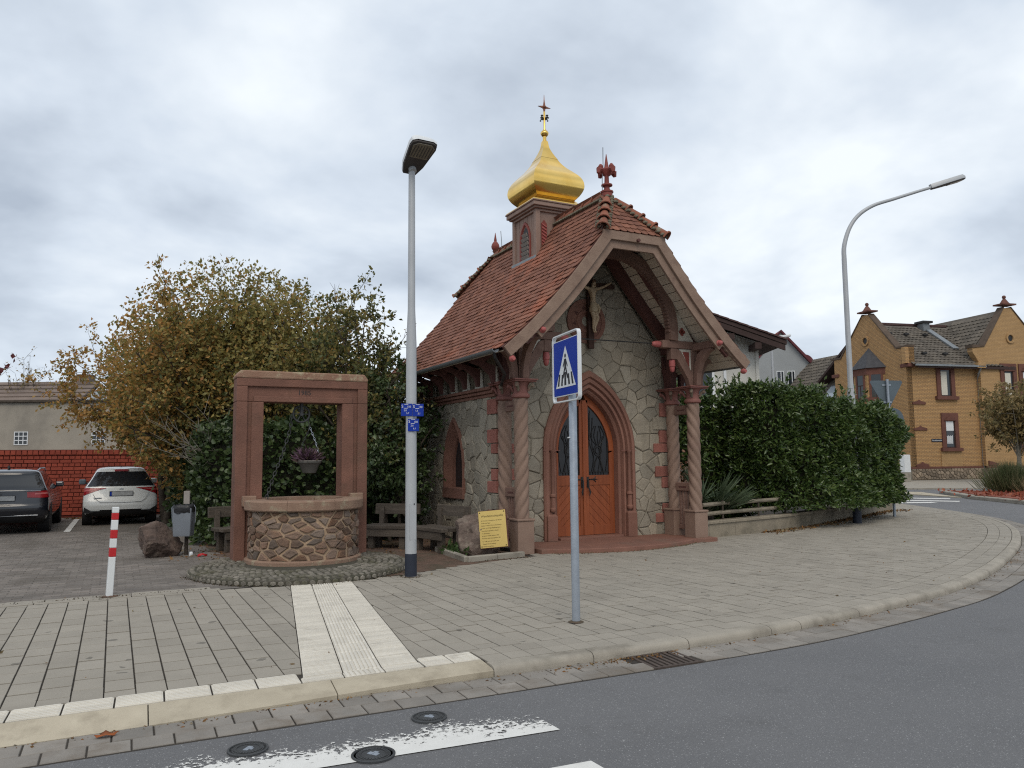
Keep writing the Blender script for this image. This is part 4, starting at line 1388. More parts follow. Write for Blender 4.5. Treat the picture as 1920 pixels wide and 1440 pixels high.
# lancet with louvers on the left and right faces, on the front a red shutter niche
for sg in (-1, 1):
    rows = []
    for w, ri, d in ((.23, .40, .006), (.23, .40, .035), (.195, .345, .04), (.15, .27, -.03)):
        rows.append([(sg * (hb + d), TV + x, z) for x, z in arch(w, 6.10, ri, 5.70, 8)])
    MB().grid(rows).build('lancet_frame', m_finial, tw_, 35)
    MB().yz([(TV + x, z) for x, z in arch(.16, 6.10, .285, 5.70, 8)], *sorted((sg * (hb + .0065), sg * (hb + .009)))).build('lancet_opening', m_dark, tw_)
    for k in range(6):
        z = 5.74 + k * .095
        w = .15 if z < 6.1 else .15 - (z - 6.1) * .45
        MB().box(-.012, .012, -w, w, -.035, .035, Matrix.Translation((sg * (hb + .03), TV, z)) @ Matrix.Rotation(sg * R_(35), 4, 'Y')).build('louver', m_louver, tw_)
    a_, z_ = prof(s_at_z(5.72))[0:2]
    MB().box(*sorted((sg * (hb + .002), sg * (hb + .075))), TV - hb - .04, TV + hb + .06, 5.58, 5.68, None).build('flashing', m_zinc, tw_, bev=0.01)
niche = [(-hb + .16 + x, z) for x, z in ((-.065, 5.86), (.065, 5.80), (.065, 6.36), (0, 6.44), (-.065, 6.36))]
MB().xz(niche, TV - hb - .012, TV - hb - .003).build('shutter', m_finial, tw_)
for k in range(7):
    z = 5.90 + k * .07
    MB().box(-.06, .06, -.008, .008, -.012, .012, Matrix.Translation((-hb + .16, TV - hb - .018, z)) @ Matrix.Rotation(R_(28), 4, 'Y')).build('shutter_slat', m_peg, tw_)
for h0, h1, o in ((6.60, 6.65, .05), (6.651, 6.69, .10), (6.691, 6.775, .145), (6.776, 6.81, .165)):
    MB().box(-hb - o, hb + o, TV - hb - o, TV + hb + o, h0, h1).build('tower_cornice', m_tower, tw_, bev=0.012)
dome = thing('onion_dome', None, None); dome.parent = tw_
def sq_dome(prof_pts, name):
    rows = []
    for w, z in prof_pts:
        ring = []
        for k in range(4):
            a0 = PI / 4 + PI / 2 * k; a1 = a0 + PI / 2
            p0 = Vector((w * math.sqrt(2) * math.cos(a0), w * math.sqrt(2) * math.sin(a0), 0)); p1 = Vector((w * math.sqrt(2) * math.cos(a1), w * math.sqrt(2) * math.sin(a1), 0))
            for j in range(6):
                p = p0.lerp(p1, j / 6)
                l = 1 + .0 * math.sin(PI * j / 6)
                ring.append((p.x * l, TV + p.y * l, z))
        rows.append(ring)
    m = MB().grid(rows, closed=True)
    me = m.mesh(name, m_gold, 35)
    return me
cv = catmull([(.435, 6.945), (.455, 6.965), (.535, 7.06), (.59, 7.17), (.602, 7.27), (.58, 7.38), (.52, 7.49), (.43, 7.59), (.33, 7.695), (.245, 7.81), (.19, 7.92)], 6)
link('dome_shell', sq_dome(cv, 'dome_shell'), dome)
link('dome_tip', sq_dome(catmull([(.20, 7.905), (.145, 8.01), (.10, 8.11), (.07, 8.20), (.052, 8.33)], 5), 'dome_tip'), dome)
MB().lathe([(.63, 6.812), (.62, 6.835), (.50, 6.90), (.45, 6.95)], 4, Matrix.Translation((0, TV, 0)) @ Matrix.Rotation(0, 4, 'Z'), square=True).build('dome_flange', m_gold, dome)
spv = [(.05, 8.31), (.055, 8.33), (.055, 8.345), (.04, 8.36), (.04, 8.44), (.065, 8.46), (.088, 8.50), (.088, 8.53), (.06, 8.57), (.03, 8.59), (.022, 8.62), (.02, 9.0)]
MB().lathe(spv, 14, Matrix.Translation((0, TV, 0))).build('spire', m_gold, dome, 35)
crs = MB()
for k in range(4):
    a = PI / 2 * k + R_(20)
    d = Vector((math.cos(a), math.sin(a), 0))
    b0 = Vector((0, TV, 8.83))
    crs.tube([b0 + d * .02, b0 + d * .06 + Vector((0, 0, .02)), b0 + d * .10 + Vector((0, 0, .03))], [.014, .02, .012], 6)
    for q in ((.09, .06), (.11, .0), (.06, .07)):
        crs.lathe([(0, -.022), (.022, 0), (0, .022)], 6, Matrix.Translation(b0 + d * q[0] + Vector((0, 0, q[1]))))
crs.build('rosette', m_iron, dome)
m_copper = M('copper', (0.32, 0.135, 0.085), (0.22, 0.10, 0.07), 12, 0.45, metal=0.7)
star = MB()
ctr = Vector((0, TV, 9.10))
pts = []
for k in range(16):
    a = 2 * PI * k / 16
    r = {0: .155, 1: .055, 2: .045, 3: .055}[k % 4]
    pts.append((r * math.cos(a), r * math.sin(a) * (1.15 if k in (4, 12) else 1)))
star.xz([(x, z + 9.10) for x, z in pts], TV - .012, TV + .012)
star.lathe([(0, -.05), (.05, 0), (0, .05)], 10, Matrix.Translation(ctr))
star.tube([(0, TV, 9.2), (0, TV, 9.38)], [.014, .004], 6)
star.build('cross_star', m_copper, dome)

# porch columns
def twist_shaft(r0, z0, z1, hand, n=4, turn=.95):
    rows = []
    N = 48; K = 64
    for i in range(K + 1):
        z = z0 + (z1 - z0) * i / K
        row = []
        for j in range(N):
            a = 2 * PI * j / N
            ph = n / 2 * (a - hand * 2 * PI * z / turn)
            r = r0 * (0.70 + 0.33 * abs(math.cos(ph)) ** 0.42)
            row.append((r * math.cos(a), r * math.sin(a), z))
        rows.append(row)
    return MB().grid(rows, closed=True)
def column(x, y, hand, z0=0.0):
    c = thing('column', None, None, (x, y, 0)); c.parent = ch
    MB().box(-.152, .152, -.152, .152, z0, .545).build('base_block', m_pillar, c, bev=0.008)
    MB().box(-.168, .168, -.168, .168, .546, .585).build('base_cap', m_pillar, c, bev=0.012)
    twist_shaft(.122, .586, 2.63, hand).build('shaft', m_pillar, c, 60)
    cp = thing('capital', None, None); cp.parent = c
    MB().lathe([(.13, 2.60), (.155, 2.62), (.16, 2.65), (.145, 2.68), (.125, 2.69), (.12, 2.74), (.13, 2.82), (.165, 2.875)], 20).build('capital_bell', m_capital, cp, 40)
    MB().box(-.205, .205, -.205, .205, 2.876, 2.90).build('abacus', m_capital, cp, bev=0.006)
    MB().box(-.225, .225, -.225, .225, 2.901, 2.925).build('abacus_cap', m_capital, cp, bev=0.006)
    m_l = m_verd
    for k in range(4):
        a = PI / 4 + PI / 2 * k
        l = MB().tube([(.13 * math.cos(a), .13 * math.sin(a), 2.72), (.17 * math.cos(a), .17 * math.sin(a), 2.80), (.22 * math.cos(a), .22 * math.sin(a), 2.84), (.235 * math.cos(a), .235 * math.sin(a), 2.79)], [.022, .03, .036, .02], 7)
        l.lathe([(0, -.04), (.036, -.012), (.036, .014), (0, .034)], 8, Matrix.Translation((.205 * math.cos(a), .205 * math.sin(a), 2.815)))
        l.build('volute', m_l if k in (2, 3) else m_capital, cp, 40)
    return c
m_verd = M('verdigris_paint', (0.17, 0.165, 0.115), (0.17, 0.09, 0.07), 9, 0.7)
CU, CF, CB = 1.86, -.12, .50
for sg in (-1, 1):
    column(sg * CU, CF, -sg, .0 if sg < 0 else .07)
    column(sg * CU, CB, sg, .07)
    x0, x1 = sg * CU - .045, sg * CU + .045
    # connecting rails
    ur = MB().box(x0, x1, CF + .09, CB - .09, 2.40, 2.58).build('upper_rail', m_timber, ch, bev=0.012)
    for q in (-1, 1):
        MB().box(sg * CU + q * .0465 - .0012, sg * CU + q * .0465 + .0012, CF + .2, CB - .2, 2.475, 2.50).build('rail_groove', m_timberd, ur)
    lr = MB().box(x0 - .01, x1 + .01, CF + .09, CB - .09, .93, 1.09).build('lower_rail', m_timber, ch, bev=0.012)
    for q in (-1, 1):
        MB().box(sg * CU + q * .0565 - .0012, sg * CU + q * .0565 + .0012, CF + .2, CB - .2, .99, 1.02).build('rail_groove', m_timberd, lr)
    MB().box(x0, x1, CF + .15, CB - .15, .20, .29).build('bottom_rail', m_timber, ch, bev=0.01)
    for k in range(3):
        y = CF + .22 + k * .09
        MB().box(sg * CU - .025, sg * CU + .025, y, y + .055, .291, .928).build('baluster', m_timber, ch, bev=0.008)

# timber frame of the porch gable
FV = -.15
for sg in (-1, 1):
    X = lambda x: sg * x
    def tb(x0, x1, z0, z1, v0, v1, name, mat=m_timber, bev=0.01):
        return MB().box(*sorted((X(x0), X(x1))), v0, v1, z0, z1).build(name, mat, ch, bev=bev)
    tb(1.79, 1.93, 2.926, 3.63, FV - .07, FV + .07, 'post')
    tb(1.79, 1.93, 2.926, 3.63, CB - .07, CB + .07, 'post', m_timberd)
    tb(1.10, 1.96, 3.632, 3.775, FV - .08, FV + .08, 'tie_beam')
    tb(1.795, 1.925, 3.600, 3.736, -.82, FV - .081, 'plate_end')
    tb(1.80, 1.92, 3.633, 3.77, FV + .081, WB - .3, 'wall_plate', m_timberd)
    # turned red pegs
    def peg(p, d, L, r):
        q = Vector((0, 0, 1)).rotation_difference(Vector(d)).to_matrix().to_4x4()
        MB().lathe([(r * .55, -.005), (r * .9, .01), (r, L * .3), (r * .98, L * .55), (r * .78, L * .6), (r * .85, L * .68), (r * .62, L * .92), (r * .3, L)], 12, Matrix.Translation(p) @ q).build('red_peg', m_peg, ch, 40)
    peg((X(1.10), FV, 3.70), (-sg, 0, 0), .19, .062)
    peg((X(1.86), -.82, 3.665), (0, -1, 0), .17, .056)
    m = MB().yz([(a, b) for a, b in ((FV - .075, 2.93), (FV - .17, 2.93), (FV - .20, 3.16), (FV - .30, 3.36), (FV - .48, 3.52), (FV - .60, 3.56), (FV - .58, 3.599), (FV - .34, 3.599), (FV - .20, 3.52), (FV - .11, 3.30))], X(1.86) - .055, X(1.86) + .055)
    m.build('curved_brace', m_timber, ch, bev=0.01)
    tb(1.30, 1.44, 3.42, 3.630, FV - .07, FV + .07, 'pendant_block')
    peg((X(1.37), FV, 3.42), (0, 0, -1), .24, .062)
    # strut up to the pendant, curved brace out to the eave
    m = MB().xz([(X(a), b) for a, b in ((1.84, 2.93), (1.74, 2.93), (1.70, 3.06), (1.36, 3.56), (1.46, 3.63), (1.55, 3.58), (1.80, 3.18))], FV - .06, FV + .055)
    m.build('strut', m_timber, ch, bev=0.01)
    m = MB().xz([(X(a), b) for a, b in ((1.94, 2.93), (2.05, 2.93), (2.07, 3.12), (2.12, 3.26), (2.20, 3.36), (2.30, 3.40), (2.26, 3.46), (2.12, 3.47), (2.04, 3.40), (1.98, 3.28), (1.95, 3.12))], FV - .06, FV + .06)
    m.build('curved_brace', m_timber, ch, bev=0.01)
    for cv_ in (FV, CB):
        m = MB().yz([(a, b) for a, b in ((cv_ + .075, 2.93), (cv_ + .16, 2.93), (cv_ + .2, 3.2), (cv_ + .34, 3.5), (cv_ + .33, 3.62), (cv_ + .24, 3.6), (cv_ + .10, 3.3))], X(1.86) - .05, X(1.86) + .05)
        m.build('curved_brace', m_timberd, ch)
    # brace out sideways under the eave along the building
    for v in (CB, 1.15, 1.75, 2.35, 2.95, 3.55, 4.15, 4.75):
        m = MB().xz([(X(a), b) for a, b in ((WU + .155, 2.90), (WU + .155, 3.22), (2.50, 3.33), (2.52, 3.26), (2.30, 3.19), (2.14, 3.05), (2.10, 2.90))], v - .05, v + .05)
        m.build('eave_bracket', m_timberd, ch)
        MB().add([(X(WU + .01), v + .10, 2.89), (X(WU + .01), v + .46, 2.89), (X(WU + .01), v + .36, 3.24), (X(WU + .01), v + .16, 3.24),
                  (X(WU + .03), v + .10, 2.89), (X(WU + .03), v + .46, 2.89), (X(WU + .03), v + .36, 3.24), (X(WU + .03), v + .16, 3.24)],
                 [(4, 5, 6, 7), (3, 2, 1, 0), (0, 1, 5, 4), (1, 2, 6, 5), (2, 3, 7, 6), (3, 0, 4, 7)]).build('eave_panel', m_cream, ch)
    # arch brace
    Ra, Rb, zc = 1.26, 1.44, 3.93
    rows = []
    n = 26
    for i in range(n + 1):
        t = PI / 2 * i / n * 1.0
        t0 = math.asin((3.776 - zc) / Ra) if i == 0 else None
        a = -0.11 + (PI / 2 + 0.11) * i / n
        pt = (1 - abs(a) / (PI / 2)) * .0
        ri, ro = Ra, Rb
        rows.append([(X(max(0, ri * math.cos(a))), FV - .125, zc + ri * 1.05 * math.sin(a)), (X(max(0, ro * math.cos(a))), FV - .125, zc + ro * 1.04 * math.sin(a)),
                     (X(max(0, ro * math.cos(a))), FV + .05, zc + ro * 1.04 * math.sin(a)), (X(max(0, ri * math.cos(a))), FV + .05, zc + ri * 1.05 * math.sin(a))])
    m = MB().grid(rows, closed=True); m.f.append((0, 1, 2, 3)); k = n * 4; m.f.append((k, k + 1, k + 2, k + 3))
    m.build('arch_brace', m_timber, ch, 30)
    de = MB()
    for i in range(30):
        a = 0.02 + (PI / 2 - 0.05) * i / 29
        c_ = Vector((X((Ra - .012) * math.cos(a)), FV - .05, zc + (Ra - .012) * 1.05 * math.sin(a)))
        de.box(-.024, .024, -.06, .045, -.024, .024, Matrix.Translation(c_) @ Matrix.Rotation(sg * (PI / 4 - a), 4, 'Y'))
    de.build('dentil_moulding', m_timber, ch)
    # white spandrel panels
    pn = MB().xz([(X(a), b) for a, b in ((1.455, 3.777), (1.86, 3.777), (1.405, 4.48))], FV - .05, FV - .02).build('spandrel_panel', m_cream, ch)
    q = MB()
    for dx, dz in ((0, .042), (0, -.042), (.036, 0), (-.036, 0)):
        q.lathe([(.037, 0), (.037, .006)], 14, Matrix.Translation((X(1.585) + dx, FV - .051, 3.955 + dz)) @ Matrix.Rotation(R_(90), 4, 'X'))
    q.build('quatrefoil', m_finial, pn)
    tri = [(1.50, 3.625), (1.785, 3.625), (1.785, 3.04)]
    pn = MB().xz([(X(a), b) for a, b in tri], FV - .045, FV - .02).build('brace_panel', m_cream, ch)
    MB().xz([(X(a), b) for a, b in ((1.585, 3.575), (1.74, 3.575), (1.74, 3.26))], FV - .052, FV - .046).build('panel_inset', m_finial, pn)
    up_ = MB()
    T = [(.34, 5.36), (.66, 5.34), (.90, 5.02)]
    cc = (sum(p[0] for p in T) / 3, sum(p[1] for p in T) / 3)
    I = [(cc[0] + (p[0] - cc[0]) * .62, cc[1] + (p[1] - cc[1]) * .62) for p in T]
    rows = [[(X(p[0]), FV - .05, p[1]) for p in T], [(X(p[0]), FV - .05, p[1]) for p in I], [(X(p[0]), FV - .02, p[1]) for p in I], [(X(p[0]), FV - .02, p[1]) for p in T]]
    up_.grid(rows + [rows[0]], closed=True)
    up_.build('upper_panel', m_cream, ch)
MB().box(-.52, .52, FV - .06, FV + .06, 5.40, 5.55).build('collar_beam', m_timberd, ch, bev=0.008)
MB().tube([(-.94, FV, 3.695), (.94, FV, 3.705)], .012, 6).build('tie_rod', m_dark, ch)
MB().box(-.05, .05, RV0 + .3, 4.3, 6.10, 6.26).build('ridge_beam', m_timberd, ch)

# oculus relief
oc = MB()
for r0, r1, d0, d1, nm in ((.43, .36, .0, .045, None), (.36, .33, .045, .03, None), (.33, .22, .03, .03, None), (.22, .19, .03, .05, None), (.19, .12, .05, .05, None), (.12, .10, .05, .01, None), (.10, .0, .01, .01, None)):
    pass
oc.lathe([(.435, -.005), (.43, .05), (.35, .055), (.335, .035), (.23, .035), (.215, .055), (.17, .055), (.155, .035), (.10, .035), (.09, .015), (.0, .012)], 40,
         Matrix.Translation((.02, WF, 4.20)) @ Matrix.Rotation(R_(90), 4, 'X'))
ocu = oc.build('oculus', m_sand, ch, 25)
for k in range(8):
    a = 2 * PI * k / 8 + .2
    m = MB().prism([(-.04, .0), (.04, .0), (0, .07)], lambda p: (.02 + (p[0] * math.cos(a) - (p[1] + .245) * math.sin(a)), WF - .036, 4.20 + (p[0] * math.sin(a) + (p[1] + .245) * math.cos(a))),
                   lambda p: (.02 + (p[0] * math.cos(a) - (p[1] + .245) * math.sin(a)), WF - .039, 4.20 + (p[0] * math.sin(a) + (p[1] + .245) * math.cos(a))))
    m.build('oculus_piercing', m_timberd, ocu)

# ------------------------------------------------------------------ crucifix on the gable wall
cx_ = thing('crucifix', 'dark wooden crucifix with pale carved figure on the chapel gable above the door', 'crucifix', (.06, WF - .12, 0))
m_cross = M('cross_wood', (0.065, 0.033, 0.024), (0.045, 0.024, 0.018), 5, 0.8, 0.3, 30)
cb = MB(); cb.box(-.06, .06, -.03, .04, 3.66, 5.28); cb.box(-.56, .56, -.0301, .0399, 4.86, 4.95)
cb.box(-.03, .03, .03, .13, 3.8, 3.86); cb.box(-.03, .03, .03, .13, 5.1, 5.16)
cb.build('cross', m_cross, cx_, bev=0.006)
pl_ = MB().box(-.065, .065, -.045, -.031, 5.08, 5.22).build('title_plate', m_cream, cx_)
RX = Matrix.Rotation(R_(90), 4, 'X')
text_obj('lettering', 'IN\nRI', .075, m_signblack, pl_, Matrix.Translation((0, -.046, 5.165)) @ RX)
m_flesh = M('carved_figure', (0.50, 0.38, 0.25), (0.40, 0.295, 0.19), 6, 0.7, 0.2, 30)
def skin_body(name, joints, edges, mat, parent, root=0, sub=2):
    me = bpy.data.meshes.new(name)
    me.from_pydata([j[0] for j in joints], edges, [])
    me.materials.append(mat)
    o = link(name, me, parent)
    md = o.modifiers.new('skin', 'SKIN')
    me = o.data
    if not me.skin_vertices:
        bm = bmesh.new(); bm.from_mesh(me); bm.verts.layers.skin.verify(); bm.to_mesh(me); bm.free()
    for i, (p, r) in enumerate(joints):
        me.skin_vertices[0].data[i].radius = (r, r) if not isinstance(r, tuple) else r
        me.skin_vertices[0].data[i].use_root = (i == root)
    md.use_smooth_shade = True
    s2 = o.modifiers.new('sub', 'SUBSURF'); s2.levels = sub; s2.render_levels = sub
    return o
fy = -.085
J = [((.02, fy, 4.53), (.062, .048)), ((.01, fy, 4.63), (.055, .045)), ((.0, fy - .01, 4.74), (.078, .052)), ((.0, fy, 4.83), (.082, .046)), ((.0, fy - .01, 4.88), .026),
     ((.025, fy - .025, 4.935), (.040, .044)), ((.032, fy - .03, 4.99), (.036, .040)),
     ((-.10, fy, 4.845), .034), ((-.24, fy, 4.875), .026), ((-.36, fy + .01, 4.92), .022), ((-.43, fy + .03, 4.95), .018), ((-.47, fy + .035, 4.965), .015),
     ((.10, fy, 4.845), .034), ((.24, fy, 4.875), .026), ((.36, fy + .01, 4.92), .022), ((.43, fy + .03, 4.95), .018), ((.47, fy + .035, 4.965), .015),
     ((-.02, fy - .005, 4.45), .050), ((.0, fy - .05, 4.27), .040), ((.01, fy - .0, 4.12), .028), ((.005, fy - .02, 4.04), .020), ((.0, fy - .05, 4.005), .016),
     ((.06, fy - .005, 4.45), .050), ((.075, fy - .055, 4.27), .040), ((.03, fy - .02, 4.12), .028), ((.02, fy - .045, 4.04), .020), ((.018, fy - .075, 4.0), .016)]
E_ = [(0, 1), (1, 2), (2, 3), (3, 4), (4, 5), (5, 6), (3, 7), (7, 8), (8, 9), (9, 10), (10, 11), (3, 12), (12, 13), (13, 14), (14, 15), (15, 16),
      (0, 17), (17, 18), (18, 19), (19, 20), (20, 21), (0, 22), (22, 23), (23, 24), (24, 25), (25, 26)]
J = [((p[0], p[1], p[2] - (.05 if 7 > i or i > 16 else .05 - .06 * min(1, abs(p[0]) / .47))), r) for i, (p, r) in enumerate(J)]
fig = skin_body('carved_figure', J, E_, m_flesh, cx_)
# loincloth, hair and beard
rows = []
for z, r, k in ((4.575, .070, 0), (4.55, .076, 0), (4.47, .088, .006), (4.40, .082, .008)):
    rows.append([(.02 + (r + k * math.sin(5 * 2 * PI * j / 20)) * math.cos(2 * PI * j / 20), fy - .01 + (r * .8 + k) * math.sin(2 * PI * j / 20), z - .05) for j in range(20)])
lc = MB().grid(rows, closed=True); lc.tube([(.09, fy - .03, 4.50), (.13, fy - .04, 4.43), (.12, fy - .04, 4.33)], [.03, .028, .012], 7)
lc.build('loincloth', M('carved_cloth', (0.47, 0.37, 0.24), (0.36, 0.27, 0.17), 8, 0.7, 0.3, 40), fig, 40)
hr = MB().lathe([(.0, -.05), (.038, -.035), (.046, .0), (.042, .03), (.025, .05), (0, .055)], 12, Matrix.Translation((.035, fy - .012, 4.985)))
hr.tube([(.0, fy + .0, 4.96), (-.01, fy - .0, 4.90), (-.015, fy - .02, 4.87)], [.02, .018, .008], 6); hr.tube([(.07, fy - .0, 4.96), (.075, fy - .0, 4.90), (.07, fy - .02, 4.87)], [.02, .018, .008], 6)
hr.tube([(.028, fy - .055, 4.925), (.026, fy - .06, 4.895)], [.018, .008], 6)
hr.v = [(x, y, z - .05) for x, y, z in hr.v]
hr.build('hair', M('carved_hair', (0.16, 0.09, 0.05), (0.12, 0.065, 0.035), 8, 0.7), fig, 40)

# ------------------------------------------------------------------ draw well with sandstone portal
WX, WY = -5.35, .62
well = thing('draw_well', 'round rubble draw well under a red sandstone portal dated 1985', 'well', (WX, WY, 0))
def cyl(r, a, z): return Vector((r * math.cos(a), r * math.sin(a), z))
RC = .80
wr = thing('well_ring', None, None, (0, -.17, 0)); wr.parent = well
core = MB().lathe([(RC, 0.0), (RC, .84), (.58, .84), (.58, .1), (.0, .1)], 48)
core.build('well_core', m_wellmort, wr, 40)
MB().lathe([(.87, 0), (.87, .13), (.84, .15), (RC, .15)], 48).build('well_plinth', m_cope, wr, 35)
rw = random.Random(21)
P = Pieces()
HS = .68
seeds = [(a_, b_) for a_, b_ in mixed(rw, 0, 2 * PI * RC, 0, HS * 1.75, .09, .27, 3600)]
for poly in voronoi(seeds, [(0, 0), (2 * PI * RC, 0), (2 * PI * RC, HS * 1.75), (0, HS * 1.75)], .040):
    poly = dedupe(densify([(x, .155 + z / 1.75) for x, z in dedupe(poly, .03)], .12), .02)
    if len(poly) < 3: continue
    pp = [(x + rw.uniform(-.009, .009), z + rw.uniform(-.007, .007)) for x, z in poly]
    m = stone_piece(pp, lambda p, d: cyl(RC + d, p[0] / RC + PI / 2, p[1]), rw.uniform(.016, .034), .016)
    if m: P.add(m)
P.finish('stone', m_wellstone, wr, Matrix.Translation((WX, WY - .17, 0)))
# coping ring of segments
for k in range(8):
    a0, a1 = 2 * PI * k / 8 + .3, 2 * PI * (k + 1) / 8 + .3
    rows = []
    for i in range(9):
        a = a0 + .003 + (a1 - a0 - .006) * i / 8
        rows.append([cyl(.57, a, .85), cyl(.87, a, .85), cyl(.885, a, .87), cyl(.885, a, .985), cyl(.865, a, 1.005), cyl(.58, a, 1.005)])
    m = MB().grid(rows, closed=True); m.f.append(tuple(range(5, -1, -1))); m.f.append(tuple(range(48, 54)))
    m.build('coping_segment', m_cope, wr, 35)
# portal
PX0, PX1, PY0, PY1 = -1.0, 1.05, .06, .44
for sg, x0, x1 in ((-1, PX0, PX0 + .40), (1, PX1 - .41, PX1)):
    MB().box(x0, x1, PY0 + .03, PY1, 0.0, 2.50).build('portal_post', m_sandport, well, bev=0.012)
    xo = (x0, x0 + .16) if sg < 0 else (x1 - .16, x1)
    MB().box(xo[0] - .002, xo[1] + .002, PY0 - .012, PY0 + .029, 0.0, 2.499).build('post_fillet', m_sandport, well, bev=0.01)
    xi = (x0 + .225, x0 + .403) if sg < 0 else (x1 - .413, x1 - .225)
    MB().box(xi[0], xi[1], PY0 - .0, PY0 + .029, 1.0, 2.499).build('post_fillet', m_sandport, well, bev=0.01)
    MB().box(x0 + .1, x1 - .1, PY0 - .16, PY0 - .013, .90, 1.06).build('post_foot', m_cope, well, bev=0.015)
MB().box(PX0, PX1, PY0 + .03, PY1, 2.502, 2.86).build('lintel', m_sandport, well, bev=0.012)
MB().box(PX0 - .002, PX1 + .002, PY0 - .012, PY0 + .029, 2.74, 2.861).build('lintel_fillet', m_sandport, well, bev=0.01)
MB().box(PX0 - .002, PX0 + .16, PY0 - .0121, PY0 + .029, 2.502, 2.739).build('lintel_fillet', m_sandport, well, bev=0.01)
MB().box(PX1 - .16, PX1 + .002, PY0 - .0121, PY0 + .029, 2.502, 2.739).build('lintel_fillet', m_sandport, well, bev=0.01)
MB().box(PX0 + .25, PX1 - .25, PY0 - .0, PY0 + .029, 2.502, 2.59).build('lintel_fillet', m_sandport, well, bev=0.01)
MB().xz([(PX0 - .01, 2.862), (PX1 + .01, 2.862), (PX1 + .01, 2.90), (PX1 - .05, 2.985), (PX0 + .05, 2.985), (PX0 - .01, 2.90)], PY0 - .02, PY1 + .01).build('lintel_cap', m_lichen, well, bev=0.02)
text_obj('date', '1985', .105, m_dark, well, Matrix.Translation((.03, PY0 + .0285, 2.625)) @ RX, ext=.0015)
# pulley and chain
pu = thing('pulley', None, None, (.02, .25, 2.33)); pu.parent = well
wh = MB()
for i in range(24):
    pass
wh.tube([(.13 * math.cos(2 * PI * i / 24), 0, .13 * math.sin(2 * PI * i / 24)) for i in range(25)], .016, 7, cap=False)
for i in range(6):
    a = 2 * PI * i / 6
    wh.tube([(0, 0, 0), (.12 * math.cos(a), 0, .12 * math.sin(a))], .009, 5)
wh.lathe([(.03, -.04), (.03, .04)], 10, Matrix.Rotation(R_(90), 4, 'X'))
wh.build('wheel', m_iron, pu, 40)
MB().box(-.02, .02, -.045, -.03, -.03, .18).box(-.02, .02, .03, .045, -.03, .18).build('fork', m_iron, pu)
def chain(path, r, name, parent, mat):
    pts = resample(path, r * 3.1)
    m = MB()
    for i in range(len(pts) - 1):
        p, q = Vector(pts[i]), Vector(pts[i + 1])
        d = (q - p).normalized(); u = d.cross(Vector((.3, 1, .2))).normalized(); w = d.cross(u)
        if i % 2: u = w
        c = (p + q) / 2
        m.tube([c + d * r * 2.0 * math.cos(2 * PI * k / 8) + u * r * 1.0 * math.sin(2 * PI * k / 8) for k in range(9)], r * .34, 4, cap=False)
    return m.build(name, mat, parent, 60)
chain([(-.12, .25, 2.33), (-.16, .25, 2.05), (-.28, .25, 1.65), (-.42, .2, 1.30), (-.52, .12, 1.02)], .022, 'chain', well, m_iron)
# hanging basket with heather
hb_ = thing('hanging_basket', 'flower bowl of pink heather hanging on chains inside the well portal', 'flower basket', (WX + .16, WY + .25, 1.56))
hb_.scale = (.8, .8, .9)
MB().lathe([(.10, -.20), (.13, -.19), (.19, -.05), (.235, -.01), (.235, .015), (.20, .015), (.17, -.03)], 24).build('bowl', M('bowl_grey', (0.10, 0.095, 0.085), (0.07, 0.068, 0.06), 6, 0.7), hb_, 35)
MB().lathe([(.236, .016), (.24, .03), (.20, .03)], 24).build('rim', m_louver, hb_, 35)
chain([(-.05, 0, .78), (.0, 0, .62)], .016, 'chain', hb_, m_iron)
chain([(.0, 0, .62), (.12, 0, .35), (.22, 0, .03)], .016, 'chain', hb_, m_galv)
chain([(.0, 0, .62), (-.12, .05, .35), (-.22, .05, .03)], .016, 'chain', hb_, m_iron)
m_heath = leafmat('heather', [(0.24, 0.13, 0.20), (0.33, 0.21, 0.29), (0.16, 0.085, 0.125), (0.12, 0.095, 0.07), (0.09, 0.08, 0.05)], .2)
n = 420
a = nrg.uniform(0, 2 * PI, n); el = nrg.uniform(.12, 1.25, n)
d = np.stack([np.cos(a) * np.cos(el), np.sin(a) * np.cos(el), np.sin(el)], 1)
p0 = d * nrg.uniform(.02, .10, (n, 1)) * [1.3, 1.3, .3] + [-.04, 0, .02]
link('heather', leaves_mesh('heather', p0, d, nrg.uniform(.12, .30, n), m_heath, .09), hb_)
n = 160
a = nrg.uniform(-1.2, 1.2, n)
d = np.stack([np.cos(a), np.sin(a), nrg.uniform(-.2, .8, n)], 1)
p0 = np.stack([nrg.uniform(.02, .2, n), nrg.uniform(-.12, .12, n), nrg.uniform(0, .1, n)], 1)
link('foliage', leaves_mesh('foliage', p0, d, nrg.uniform(.05, .10, n), leafmat('basket_leaf', [(0.10, 0.065, 0.05), (0.06, 0.055, 0.03)], .2), .5), hb_)

